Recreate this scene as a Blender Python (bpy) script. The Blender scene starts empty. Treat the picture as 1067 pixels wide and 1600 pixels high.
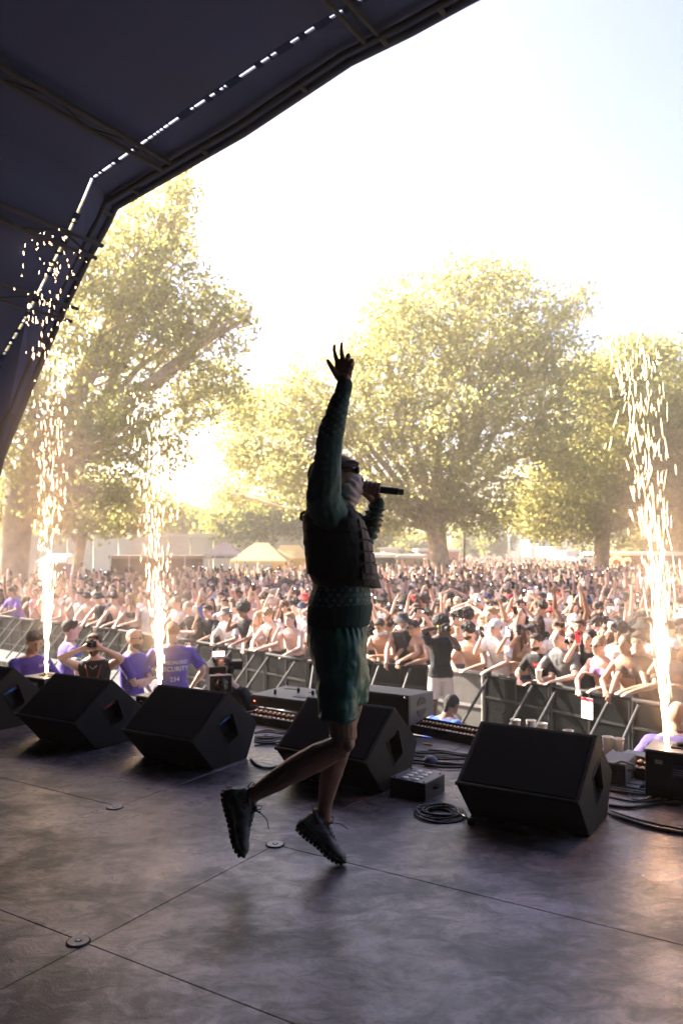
import bpy, bmesh, math, random
import numpy as np
from mathutils import Vector, Matrix, Quaternion, noise as mnoise
from mathutils.bvhtree import BVHTree

# ------------------------------------------------------------------ camera, sky, sun, exposure
scene = bpy.context.scene
CAMZ = 1.45            # camera above the stage deck (deck is z = 0)
GROUND = -1.35         # grass and pit below the deck
FPX, CX, HY = 1244.0, 533.5, 855.0   # focal length in photo pixels, centre column, horizon row
cam_data = bpy.data.cameras.new('camera')
cam_data.sensor_fit = 'VERTICAL'
cam_data.sensor_height = 36.0
cam_data.sensor_width = 24.0
cam_data.lens = 28.0
cam_data.shift_y = 55.0 / 1600.0
cam_data.clip_start = 0.05
cam_data.clip_end = 3000
cam_data.dof.use_dof = True
cam_data.dof.focus_distance = 3.9
cam_data.dof.aperture_fstop = 2.8
cam = bpy.data.objects.new('camera', cam_data)
scene.collection.objects.link(cam)
cam.location = (0, 0, CAMZ)
cam.rotation_euler = (math.radians(90), 0, 0)
scene.camera = cam

SUN_EL, SUN_AZ = math.radians(33), math.radians(-62)   # azimuth from +Y towards +X
world = bpy.data.worlds.new('World')
scene.world = world
world.use_nodes = True
wn = world.node_tree
sky = wn.nodes.new('ShaderNodeTexSky')
sky.sky_type = 'NISHITA'
sky.sun_disc = False
sky.sun_elevation = SUN_EL
sky.sun_rotation = SUN_AZ
sky.air_density = 1.0
sky.dust_density = 5.0
sky.ozone_density = 2.2
bg = wn.nodes['Background']
bg.inputs['Strength'].default_value = 0.074
tint = wn.nodes.new('ShaderNodeVectorMath')
tint.operation = 'MULTIPLY'
tint.inputs[1].default_value = (1.07, 0.95, 1.06)
wn.links.new(sky.outputs['Color'], tint.inputs[0])
wn.links.new(tint.outputs[0], bg.inputs['Color'])

sun_data = bpy.data.lights.new('sun', 'SUN')
sun_data.energy = 5.0
sun_data.angle = math.radians(0.55)
sun_data.color = (1.0, 0.88, 0.70)
sun = bpy.data.objects.new('sun', sun_data)
scene.collection.objects.link(sun)
sd = Vector((math.sin(SUN_AZ) * math.cos(SUN_EL), math.cos(SUN_AZ) * math.cos(SUN_EL), math.sin(SUN_EL)))
sun.rotation_euler = sd.to_track_quat('Z', 'Y').to_euler()

vs = scene.view_settings
vs.view_transform = 'Standard'
vs.look = 'None'
vs.exposure = 2.6
vs.gamma = 1.0
vs.use_curve_mapping = False
scene.render.engine = 'CYCLES'
cy = scene.cycles
cy.use_denoising = True
cy.max_bounces = 8
cy.diffuse_bounces = 4
cy.glossy_bounces = 3
cy.transmission_bounces = 4
cy.transparent_max_bounces = 8
cy.volume_bounces = 1
cy.sample_clamp_indirect = 6.0
cy.caustics_reflective = False
cy.caustics_refractive = False

# ------------------------------------------------------------------ helpers
C = scene.collection
R = random.Random(11)
NX, NY = 0.53, 0.848           # unit vector from the stage towards the crowd
EX, EY = -0.848, 0.53          # along the stage front, towards the left
NV, EV, UP = Vector((NX, NY, 0)), Vector((EX, EY, 0)), Vector((0, 0, 1))

def W(px, py, d):
    """world point seen at photo pixel px, py at forward distance d"""
    return Vector(((px - CX) / FPX * d, d, CAMZ + (HY - py) / FPX * d))
def WF(px, py, z=0.0):
    """world point on the level z seen at that pixel"""
    d = (CAMZ - z) * FPX / (py - HY)
    return Vector(((px - CX) / FPX * d, d, z))
def WQ(px, py, q):
    """world point on the vertical plane q metres in front of the camera towards the crowd"""
    dx = (px - CX) / FPX
    t = q / (NX * dx + NY)
    return Vector((dx * t, t, CAMZ + (HY - py) / FPX * t))
def SE(s, q, z):
    return EV * s + NV * q + UP * z

MATS = {}
def nd(nt, typ, **kw):
    n = nt.nodes.new(typ)
    for k, v in kw.items():
        if k in n.inputs.keys():
            n.inputs[k].default_value = v
        else:
            setattr(n, k, v)
    return n
def newmat(name):
    m = bpy.data.materials.new(name)
    m.use_nodes = True
    MATS[name] = m
    nt = m.node_tree
    return m, nt, nt.nodes['Principled BSDF']
def c4(c):
    return (c[0], c[1], c[2], 1)
def mat(name, col, rough=0.6, metal=0.0, var=0.15, scale=8.0, bump=0.0, bscale=60.0, spec=0.5, coat=0, alpha=None, src=None, sheen=0.0, bdist=0.01):
    """procedural surface: base colour broken up by noise, fine relief by bump. src 'object' or 'attr' takes the colour from there"""
    if name in MATS:
        return MATS[name]
    m, nt, b = newmat(name)
    L = nt.links
    tc = nd(nt, 'ShaderNodeTexCoord')
    n1 = nd(nt, 'ShaderNodeTexNoise', Scale=scale, Detail=6.0, Roughness=0.6)
    L.new(tc.outputs['Object'], n1.inputs['Vector'])
    mr = nd(nt, 'ShaderNodeMapRange')
    mr.inputs['From Min'].default_value = 0.3
    mr.inputs['From Max'].default_value = 0.7
    mr.inputs['To Min'].default_value = 1 - var
    mr.inputs['To Max'].default_value = 1 + var
    L.new(n1.outputs['Fac'], mr.inputs['Value'])
    mx = nd(nt, 'ShaderNodeVectorMath', operation='MULTIPLY')
    if src == 'object':
        oi = nd(nt, 'ShaderNodeObjectInfo')
        L.new(oi.outputs['Color'], mx.inputs[0])
    elif src == 'attr':
        at = nd(nt, 'ShaderNodeAttribute', attribute_name='Col')
        L.new(at.outputs['Color'], mx.inputs[0])
    else:
        mx.inputs[0].default_value = col[:3]
    L.new(mr.outputs['Result'], mx.inputs[1])
    L.new(mx.outputs['Vector'], b.inputs['Base Color'])
    rr = nd(nt, 'ShaderNodeMapRange')
    rr.inputs['To Min'].default_value = max(0.02, rough - 0.08)
    rr.inputs['To Max'].default_value = min(1, rough + 0.08)
    L.new(n1.outputs['Fac'], rr.inputs['Value'])
    L.new(rr.outputs['Result'], b.inputs['Roughness'])
    b.inputs['Metallic'].default_value = metal
    b.inputs['Specular IOR Level'].default_value = spec
    if coat:
        b.inputs['Coat Weight'].default_value = coat
    if sheen:
        b.inputs['Sheen Weight'].default_value = sheen
    if bump:
        n2 = nd(nt, 'ShaderNodeTexNoise', Scale=bscale, Detail=3.0)
        L.new(tc.outputs['Object'], n2.inputs['Vector'])
        bp = nd(nt, 'ShaderNodeBump', Strength=bump, Distance=bdist)
        L.new(n2.outputs['Fac'], bp.inputs['Height'])
        L.new(bp.outputs['Normal'], b.inputs['Normal'])
    return m
def emis(name, col, strength):
    if name in MATS:
        return MATS[name]
    m, nt, b = newmat(name)
    b.inputs['Base Color'].default_value = c4(col)
    b.inputs['Emission Color'].default_value = c4(col)
    b.inputs['Emission Strength'].default_value = strength
    return m

class MB:
    """collects shapes and links them as one mesh object"""
    def __init__(s):
        s.v, s.f, s.m, s.mats, s.sm = [], [], [], [], []
        s.cur, s.cursm = 0, False
    def mat(s, m, smooth=None):
        if m not in s.mats:
            s.mats.append(m)
        s.cur = s.mats.index(m)
        if smooth is not None:
            s.cursm = smooth
        return s
    def add(s, vs_, fs_):
        o = len(s.v)
        s.v += [tuple(p) for p in vs_]
        s.f += [tuple(i + o for i in f) for f in fs_]
        s.m += [s.cur] * len(fs_)
        s.sm += [s.cursm] * len(fs_)
        return s
    def hexa(s, p):
        return s.add(p, [(0, 3, 2, 1), (4, 5, 6, 7), (0, 1, 5, 4), (1, 2, 6, 5), (2, 3, 7, 6), (3, 0, 4, 7)])
    def box(s, c, size, ax=(Vector((1, 0, 0)), Vector((0, 1, 0)), UP)):
        c = Vector(c)
        a, b, d = [Vector(ax[i]) * size[i] * 0.5 for i in range(3)]
        return s.hexa([c - a - b - d, c + a - b - d, c + a + b - d, c - a + b - d, c - a - b + d, c + a - b + d, c + a + b + d, c - a + b + d])
    def sebox(s, s0, s1, q0, q1, z0, z1):
        """box aligned to the stage"""
        return s.hexa([SE(s1, q0, z0), SE(s0, q0, z0), SE(s0, q1, z0), SE(s1, q1, z0), SE(s1, q0, z1), SE(s0, q0, z1), SE(s0, q1, z1), SE(s1, q1, z1)])
    def tube(s, pts, r, n=8, cap=True):
        vs_, fs_ = tube_geo(pts, r, n, cap)
        return s.add(vs_, fs_)
    def prism(s, poly, off):
        n = len(poly)
        vs_ = [Vector(p) for p in poly] + [Vector(p) + Vector(off) for p in poly]
        fs_ = [tuple(range(n - 1, -1, -1)), tuple(range(n, 2 * n))] + [(i, (i + 1) % n, n + (i + 1) % n, n + i) for i in range(n)]
        return s.add(vs_, fs_)
    def ell(s, c, r, n=12, m=8, rot=None):
        vs_, fs_ = ell_geo(c, r, n, m, rot)
        return s.add(vs_, fs_)
    def mesh(s, name):
        me = bpy.data.meshes.new(name)
        me.from_pydata(s.v, [], s.f)
        for m in s.mats:
            me.materials.append(m)
        me.polygons.foreach_set('material_index', s.m)
        me.polygons.foreach_set('use_smooth', s.sm)
        me.update()
        return me
    def build(s, name, parent=None, bevel=0.0, segs=2):
        me = s.mesh(name)
        if bevel:
            bm = bmesh.new()
            bm.from_mesh(me)
            bmesh.ops.recalc_face_normals(bm, faces=bm.faces)
            bmesh.ops.bevel(bm, geom=[e for e in bm.edges if len(e.link_faces) == 2 and e.calc_face_angle() > 0.5], offset=bevel, segments=segs, affect='EDGES', profile=0.5)
            bm.to_mesh(me)
            bm.free()
        return link(name, me, parent)

def link(name, me, parent=None):
    o = bpy.data.objects.new(name, me)
    C.objects.link(o)
    if parent is not None:
        o.parent = parent
    return o
def thing(name, label, cat, loc=(0, 0, 0), rz=0, group=None):
    o = bpy.data.objects.new(name, None)
    o.empty_display_size = 0.1
    C.objects.link(o)
    o.location = loc
    o.rotation_euler = (0, 0, rz)
    o['label'] = label
    o['category'] = cat
    if group:
        o['group'] = group
    return o
def tag(o, label=None, cat=None, group=None, kind=None):
    for k, v in (('label', label), ('category', cat), ('group', group), ('kind', kind)):
        if v:
            o[k] = v
    return o
def local(o, loc):
    """shift a mesh built in world coordinates so its parent Empty can stand at loc"""
    o.data.transform(Matrix.Translation(-Vector(loc)))
    return o

def frames(pts):
    pts = [Vector(p) for p in pts]
    T = []
    for i in range(len(pts)):
        a = pts[max(0, i - 1)]
        b = pts[min(len(pts) - 1, i + 1)]
        t = (b - a)
        T.append(t.normalized() if t.length > 1e-9 else Vector((0, 0, 1)))
    ref = Vector((0, 0, 1)) if abs(T[0].z) < 0.9 else Vector((0, 1, 0))
    u = (ref - T[0] * ref.dot(T[0])).normalized()
    U = [u]
    for i in range(1, len(pts)):
        q = T[i - 1].rotation_difference(T[i])
        u = (q @ U[-1])
        u = (u - T[i] * u.dot(T[i])).normalized()
        U.append(u)
    return pts, T, U
def tube_geo(pts, r, n=8, cap=True, round_=False):
    pts, T, U = frames(pts)
    if not hasattr(r, '__len__'):
        r = [r] * len(pts)
    vs_, fs_ = [], []
    rings = []
    seq = [(p, t, u, rr) for p, t, u, rr in zip(pts, T, U, r)]
    if round_:
        p, t, u, rr = seq[0]
        pre = [(p - t * rr * 0.85, t, u, rr * 0.35), (p - t * rr * 0.55, t, u, rr * 0.8)]
        p, t, u, rr = seq[-1]
        post = [(p + t * rr * 0.55, t, u, rr * 0.8), (p + t * rr * 0.85, t, u, rr * 0.35)]
        seq = pre + seq + post
    for p, t, u, rr in seq:
        v = t.cross(u)
        a = len(vs_)
        for k in range(n):
            an = 2 * math.pi * k / n
            vs_.append(p + u * (math.cos(an) * rr) + v * (math.sin(an) * rr))
        rings.append(a)
    for i in range(len(rings) - 1):
        a, b = rings[i], rings[i + 1]
        for k in range(n):
            k2 = (k + 1) % n
            fs_.append((a + k, a + k2, b + k2, b + k))
    if cap:
        fs_.append(tuple(rings[0] + k for k in range(n - 1, -1, -1)))
        fs_.append(tuple(rings[-1] + k for k in range(n)))
    return vs_, fs_
def ell_geo(c, r, n=12, m=8, rot=None):
    c = Vector(c)
    if not hasattr(r, '__len__'):
        r = (r, r, r)
    vs_, fs_ = [], []
    for j in range(1, m):
        th = math.pi * j / m
        for i in range(n):
            ph = 2 * math.pi * i / n
            p = Vector((r[0] * math.sin(th) * math.cos(ph), r[1] * math.sin(th) * math.sin(ph), r[2] * math.cos(th)))
            if rot is not None:
                p = rot @ p
            vs_.append(c + p)
    top, bot = Vector((0, 0, r[2])), Vector((0, 0, -r[2]))
    if rot is not None:
        top, bot = rot @ top, rot @ bot
    vs_ += [c + top, c + bot]
    t, b = len(vs_) - 2, len(vs_) - 1
    for j in range(m - 2):
        for i in range(n):
            i2 = (i + 1) % n
            fs_.append((j * n + i, (j + 1) * n + i, (j + 1) * n + i2, j * n + i2))
    for i in range(n):
        i2 = (i + 1) % n
        fs_.append((t, i, i2))
        fs_.append((b, (m - 2) * n + i2, (m - 2) * n + i))
    return vs_, fs_
def rings_geo(rings, n=20, p=2.0, cap=True):
    """rings: (centre, half-axis vector a, half-axis vector b); superellipse exponent p"""
    vs_, fs_ = [], []
    for c, a, b in rings:
        c, a, b = Vector(c), Vector(a), Vector(b)
        for k in range(n):
            an = 2 * math.pi * k / n
            ca, sa = math.cos(an), math.sin(an)
            x = math.copysign(abs(ca) ** (2 / p), ca)
            y = math.copysign(abs(sa) ** (2 / p), sa)
            vs_.append(c + a * x + b * y)
    for i in range(len(rings) - 1):
        for k in range(n):
            k2 = (k + 1) % n
            fs_.append((i * n + k, i * n + k2, (i + 1) * n + k2, (i + 1) * n + k))
    if cap:
        fs_.append(tuple(range(n - 1, -1, -1)))
        fs_.append(tuple((len(rings) - 1) * n + k for k in range(n)))
    return vs_, fs_
def fuse(name, geos, voxel, smooth=4, fac=0.5):
    """unite overlapping closed shapes into one continuous skin"""
    mb = MB()
    for g in geos:
        mb.add(*g)
    me = mb.mesh('tmp')
    bm = bmesh.new()
    bm.from_mesh(me)
    bmesh.ops.recalc_face_normals(bm, faces=bm.faces)
    bm.to_mesh(me)
    bm.free()
    o = bpy.data.objects.new('tmp', me)
    C.objects.link(o)
    md = o.modifiers.new('r', 'REMESH')
    md.mode = 'VOXEL'
    md.voxel_size = voxel
    md.use_smooth_shade = True
    if smooth:
        ms = o.modifiers.new('s', 'SMOOTH')
        ms.iterations = smooth
        ms.factor = fac
    dg = bpy.context.evaluated_depsgraph_get()
    dg.update()
    out = bpy.data.meshes.new_from_object(o.evaluated_get(dg))
    out.name = name
    bpy.data.objects.remove(o)
    bpy.data.meshes.remove(me)
    out.polygons.foreach_set('use_smooth', [True] * len(out.polygons))
    out.materials.clear()
    return out
def displace(me, fn):
    n = len(me.vertices)
    no = np.empty(n * 3, 'f')
    me.vertices.foreach_get('normal', no)
    no = no.reshape(-1, 3)
    co = np.empty(n * 3, 'f')
    me.vertices.foreach_get('co', co)
    co = co.reshape(-1, 3)
    d = np.array([fn(Vector(c), Vector(q)) for c, q in zip(co, no)], 'f')
    me.vertices.foreach_set('co', (co + no * d[:, None]).ravel())
    me.update()
def text_geo(body, size, extr=0.0005, align='CENTER'):
    cu = bpy.data.curves.new('t', 'FONT')
    cu.body = body
    cu.size = size
    cu.extrude = extr
    cu.align_x = align
    cu.resolution_u = 3
    o = bpy.data.objects.new('t', cu)
    C.objects.link(o)
    dg = bpy.context.evaluated_depsgraph_get()
    dg.update()
    me = bpy.data.meshes.new_from_object(o.evaluated_get(dg))
    vs_ = [v.co.copy() for v in me.vertices]
    fs_ = [tuple(p.vertices) for p in me.polygons]
    bpy.data.objects.remove(o)
    bpy.data.curves.remove(cu)
    bpy.data.meshes.remove(me)
    return vs_, fs_
# ------------------------------------------------------------------ ground, pit
def structure(o):
    o['kind'] = 'structure'
    return o
# grass field to the horizon (trodden, dry)
gm, nt, b = newmat('trodden_grass')
tc = nd(nt, 'ShaderNodeTexCoord')
n1 = nd(nt, 'ShaderNodeTexNoise', Scale=0.35, Detail=8.0, Roughness=0.65)
n2 = nd(nt, 'ShaderNodeTexNoise', Scale=14.0, Detail=5.0)
cr = nd(nt, 'ShaderNodeValToRGB')
cr.color_ramp.elements[0].position = 0.35
cr.color_ramp.elements[0].color = (0.06, 0.075, 0.025, 1)
cr.color_ramp.elements[1].position = 0.65
cr.color_ramp.elements[1].color = (0.24, 0.19, 0.10, 1)
nt.links.new(tc.outputs['Object'], n1.inputs['Vector'])
nt.links.new(tc.outputs['Object'], n2.inputs['Vector'])
nt.links.new(n1.outputs['Fac'], cr.inputs['Fac'])
nt.links.new(cr.outputs['Color'], b.inputs['Base Color'])
bp = nd(nt, 'ShaderNodeBump', Strength=0.6, Distance=0.05)
nt.links.new(n2.outputs['Fac'], bp.inputs['Height'])
nt.links.new(bp.outputs['Normal'], b.inputs['Normal'])
b.inputs['Roughness'].default_value = 0.95
g = MB().mat(gm)
N = 40
gv = []
for j in range(N + 1):
    for i in range(N + 1):
        u, v = (i / N * 2 - 1), (j / N * 2 - 1)
        x, y = math.copysign(abs(u) ** 2.2, u) * 900, math.copysign(abs(v) ** 2.2, v) * 900
        gv.append((x, y, GROUND - 0.012 + 0.0 * mnoise.noise(Vector((x * .05, y * .05, 0)))))
g.add(gv, [(j * (N + 1) + i, j * (N + 1) + i + 1, (j + 1) * (N + 1) + i + 1, (j + 1) * (N + 1) + i) for j in range(N) for i in range(N)])
structure(g.build('ground'))

# pit track: grey temporary flooring between stage and barrier
M_PIT = mat('pit_track', (0.17, 0.165, 0.17), 0.7, var=0.35, scale=1.6, bump=0.25, bscale=25)
pit = bpy.data.objects.new('pit_floor', None)
C.objects.link(pit)
structure(pit)
for i in range(16):
    for j in range(5):
        s0, q0 = -6.2 + i * 1.25, 5.62 + j * 1.1
        h = R.uniform(0, 0.006)
        MB().mat(M_PIT).sebox(s0, s0 + 1.235, q0, q0 + 1.085, GROUND - 0.008, GROUND + 0.03 + h).build('track_panel', pit, bevel=0.006, segs=1)

# ------------------------------------------------------------------ stage deck
dm, nt, b = newmat('stage_ply')
L = nt.links
tc = nd(nt, 'ShaderNodeTexCoord')
oi = nd(nt, 'ShaderNodeObjectInfo')
ge = nd(nt, 'ShaderNodeNewGeometry')
big = nd(nt, 'ShaderNodeTexNoise', Scale=1.7, Detail=7.0, Roughness=0.62, Distortion=0.4)
mid = nd(nt, 'ShaderNodeTexNoise', Scale=7.0, Detail=8.0, Roughness=0.7, Distortion=0.8)
mp = nd(nt, 'ShaderNodeMapping')
mp.inputs['Rotation'].default_value = (0, 0, 0.35)
mp.inputs['Scale'].default_value = (1.0, 1.5, 1.0)
L.new(tc.outputs['Object'], mp.inputs['Vector'])
L.new(mp.outputs['Vector'], big.inputs['Vector'])
L.new(mp.outputs['Vector'], mid.inputs['Vector'])
# scratches
mp2 = nd(nt, 'ShaderNodeMapping')
mp2.inputs['Rotation'].default_value = (0, 0, 0.9)
mp2.inputs['Scale'].default_value = (2.0, 60.0, 1.0)
L.new(tc.outputs['Object'], mp2.inputs['Vector'])
scr = nd(nt, 'ShaderNodeTexNoise', Scale=1.6, Detail=5.0, Roughness=0.7, Distortion=0.3)
L.new(mp2.outputs['Vector'], scr.inputs['Vector'])
fine = nd(nt, 'ShaderNodeTexNoise', Scale=120.0, Detail=3.0)
L.new(tc.outputs['Object'], fine.inputs['Vector'])
cr = nd(nt, 'ShaderNodeValToRGB')
e = cr.color_ramp.elements
e[0].position, e[0].color = 0.43, (0.022, 0.020, 0.024, 1)
e[1].position, e[1].color = 0.575, (0.30, 0.25, 0.275, 1)
x = e.new(0.495)
x.color = (0.12, 0.098, 0.108, 1)
ad = nd(nt, 'ShaderNodeMath', operation='MULTIPLY_ADD')
ad.inputs[1].default_value = 0.45
L.new(mid.outputs['Fac'], ad.inputs[0])
ml = nd(nt, 'ShaderNodeMath', operation='MULTIPLY')
ml.inputs[1].default_value = 0.55
L.new(big.outputs['Fac'], ml.inputs[0])
L.new(ml.outputs[0], ad.inputs[2])
L.new(ad.outputs[0], cr.inputs['Fac'])
sc = nd(nt, 'ShaderNodeMapRange')
sc.inputs['From Min'].default_value = 0.58
sc.inputs['From Max'].default_value = 0.72
sc.inputs['To Min'].default_value = 0.0
sc.inputs['To Max'].default_value = 0.5
L.new(scr.outputs['Fac'], sc.inputs['Value'])
mix = nd(nt, 'ShaderNodeMix', data_type='RGBA')
L.new(sc.outputs['Result'], mix.inputs[0])
L.new(cr.outputs['Color'], mix.inputs[6])
mix.inputs[7].default_value = (0.30, 0.26, 0.25, 1)
sp = nd(nt, 'ShaderNodeTexNoise', Scale=2.4, Detail=10.0, Roughness=0.74, Distortion=1.2)
L.new(tc.outputs['Object'], sp.inputs['Vector'])
sm = nd(nt, 'ShaderNodeMapRange')
sm.inputs['From Min'].default_value = 0.53
sm.inputs['From Max'].default_value = 0.62
sm.inputs['To Min'].default_value = 0.0
sm.inputs['To Max'].default_value = 0.85
L.new(sp.outputs['Fac'], sm.inputs['Value'])
mix2 = nd(nt, 'ShaderNodeMix', data_type='RGBA')
L.new(sm.outputs['Result'], mix2.inputs[0])
L.new(mix.outputs[2], mix2.inputs[6])
mix2.inputs[7].default_value = (0.020, 0.018, 0.021, 1)
L.new(mix2.outputs[2], b.inputs['Base Color'])
rr = nd(nt, 'ShaderNodeMapRange')
rr.inputs['From Min'].default_value = 0.36
rr.inputs['From Max'].default_value = 0.62
rr.inputs['To Min'].default_value = 0.52
rr.inputs['To Max'].default_value = 0.22
L.new(ad.outputs[0], rr.inputs['Value'])
L.new(rr.outputs['Result'], b.inputs['Roughness'])
b.inputs['Specular IOR Level'].default_value = 0.75
hb = nd(nt, 'ShaderNodeMath', operation='MULTIPLY_ADD')
hb.inputs[1].default_value = 0.25
L.new(fine.outputs['Fac'], hb.inputs[0])
L.new(mid.outputs['Fac'], hb.inputs[2])
bp = nd(nt, 'ShaderNodeBump', Strength=0.35, Distance=0.01)
L.new(hb.outputs[0], bp.inputs['Height'])
L.new(bp.outputs['Normal'], b.inputs['Normal'])

M_BLACK = mat('matt_black', (0.008, 0.008, 0.009), 0.7, spec=0.25, bump=0.15)
deck = bpy.data.objects.new('stage_deck', None)
C.objects.link(deck)
structure(deck)
P2 = WF(430, 1320)
s2, q2 = P2.dot(EV), P2.dot(NV)
PS, PQ_ = 1.10, 1.14
DECK_EDGE = 5.5
qs = [q2 + PQ_ * k for k in range(-7, 2)]
qs = [q for q in qs if q < DECK_EDGE - 0.3] + [DECK_EDGE]
ss_ = [s2 - 7.5, s2 - 4.9, s2 - 2.45, s2, s2 + 1.09, s2 + 3.5, s2 + 5.9, s2 + 8.4]
for i in range(len(ss_) - 1):
    for j in range(len(qs) - 1):
        s0, s1, q0, q1 = ss_[i], ss_[i + 1], qs[j], qs[j + 1]
        gap = 0.0010
        dz = R.uniform(-0.001, 0.001)
        hw, hh = (s1 - s0) / 2 - gap, (q1 - q0) / 2 - gap
        ctr = SE((s0 + s1) / 2, (q0 + q1) / 2, 0)
        o = MB().mat(dm).sebox(s0 + gap, s1 - gap, q0 + gap, q1 - gap, -0.022, dz).build('deck_panel', deck, bevel=0.0018, segs=1)
# subframe under the panels and the fascia to the pit
MB().mat(M_BLACK).sebox(s2 - 7.6, s2 + 8.6, qs[0], DECK_EDGE - 0.01, -0.12, -0.024).build('deck_frame', deck)
MB().mat(M_BLACK).sebox(s2 - 7.6, s2 + 8.6, DECK_EDGE + 0.002, DECK_EDGE + 0.03, GROUND, -0.004).build('fascia', deck)
M_STEEL = mat('worn_steel', (0.42, 0.41, 0.40), 0.38, metal=0.85, var=0.25, scale=14, bump=0.1)
M_WHITE = mat('white_plastic', (0.75, 0.74, 0.72), 0.5)
M_SOCK = mat('plate_socket', (0.30, 0.29, 0.28), 0.5, metal=0.7)
for (px, py, r) in ((123, 1472, 0.038), (430, 1320, 0.040), (180, 1262, 0.040)):
    p = WF(px, py)
    mb = MB().mat(M_BLACK).tube([p + UP * 0.0017, p + UP * 0.0032], r + 0.007, 40)
    mb.mat(M_SOCK).tube([p + UP * 0.0033, p + UP * 0.0065], r, 40)
    mb.mat(M_BLACK).tube([p + UP * 0.0066, p + UP * 0.0072], r * 0.34, 24)
    mb.mat(M_WHITE).tube([p + UP * 0.0073, p + UP * 0.0082], r * 0.2, 24)
    mb.build('cover_plate', deck)

# ------------------------------------------------------------------ stage roof (an arched shell open to the crowd)
rm_, nt, b = newmat('roof_fabric')
tc = nd(nt, 'ShaderNodeTexCoord')
wv = nd(nt, 'ShaderNodeTexNoise', Scale=1.1, Detail=5.0)
nt.links.new(tc.outputs['Object'], wv.inputs['Vector'])
cr = nd(nt, 'ShaderNodeValToRGB')
cr.color_ramp.elements[0].color = (0.0008, 0.008, 0.040, 1)
cr.color_ramp.elements[1].color = (0.0015, 0.018, 0.11, 1)
nt.links.new(wv.outputs['Fac'], cr.inputs['Fac'])
nt.links.new(cr.outputs['Color'], b.inputs['Base Color'])
b.inputs['Roughness'].default_value = 0.75
bp = nd(nt, 'ShaderNodeBump', Strength=0.4, Distance=0.05)
nt.links.new(wv.outputs['Fac'], bp.inputs['Height'])
nt.links.new(bp.outputs['Normal'], b.inputs['Normal'])
M_TRUSS = mat('roof_truss', (0.007, 0.008, 0.012), 0.7, metal=0.2, spec=.3, var=0.25, bump=0.1)
M_EDGE = mat('edge_pvc', (0.012, 0.014, 0.03), 0.6, spec=.3, bump=0.2)

roof = thing('stage_roof', 'dark blue fabric stage roof arching over the left with a bright lacing slit', 'stage roof')
slit_px = [(565, 0), (490, 45), (380, 118), (280, 185), (190, 248), (145, 280), (130, 316), (105, 370), (75, 430), (40, 500), (0, 567)]
edge_px = [(725, 0), (640, 47), (545, 94), (380, 205), (240, 286), (178, 322), (162, 355), (134, 405), (98, 480), (45, 605), (0, 715)]
def sh(p):
    return (p.dot(EV), p.z)
QS, QE = 5.50, 6.02
slit = [sh(WQ(x_, y_, QS)) for x_, y_ in slit_px]
edge = [sh(WQ(x_, y_, QE)) for x_, y_ in edge_px]
def extend(pr):
    a, b_ = pr[0], pr[2]
    m = (b_[1] - a[1]) / (b_[0] - a[0])
    s0 = -0.6
    apex = (s0, a[1] + m * (s0 - a[0]))
    lo, lo2 = pr[-1], pr[-3]
    m2 = (lo[0] - lo2[0]) / (lo[1] - lo2[1])
    z1 = GROUND
    foot = (lo[0] + m2 * 0.55 * (z1 - lo[1]), z1)
    left = pr + [foot]
    right = [(2 * s0 - s_, z_) for s_, z_ in left][::-1]
    return right + [apex] + left
slitF, edgeF = extend(slit), extend(edge)
def strip(mb, pa, qa, pb, qb, thick=0.012):
    """double-sided sheet of real thickness between two profiles"""
    n = len(pa)
    v = []
    for (prof, q) in ((pa, qa), (pb, qb)):
        for s_, z_ in prof:
            v.append(SE(s_, q, z_))
    cs, cz = -0.6, 1.0
    for (prof, q) in ((pa, qa), (pb, qb)):
        for s_, z_ in prof:
            d = Vector((s_ - cs, z_ - cz)).normalized()
            v.append(SE(s_ + d.x * thick, q, z_ + d.y * thick))
    f = []
    for i in range(n - 1):
        f.append((i, i + 1, n + i + 1, n + i))
        f.append((2 * n + i, 3 * n + i, 3 * n + i + 1, 2 * n + i + 1))
        f.append((i, 2 * n + i, 2 * n + i + 1, i + 1))
        f.append((n + i, n + i + 1, 3 * n + i + 1, 3 * n + i))
    f += [(0, n, 3 * n, 2 * n), (n - 1, 3 * n - 1, 4 * n - 1, 2 * n - 1)]
    mb.add(v, f)
QBACK = -5.0
SLITW = 0.022
o = MB().mat(rm_)
qq = [QBACK, -2.0, 0.5, 2.5, 4.2, QS - SLITW]
for a, b_ in zip(qq[:-1], qq[1:]):
    pass
strip(o, slitF, QBACK, slitF, QS - SLITW, 0.02)
o.build('roof_sheet', roof)
o = MB().mat(rm_)
strip(o, slitF, QS + 0.012, edgeF, QE, 0.02)
o.build('front_band', roof)
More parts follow.
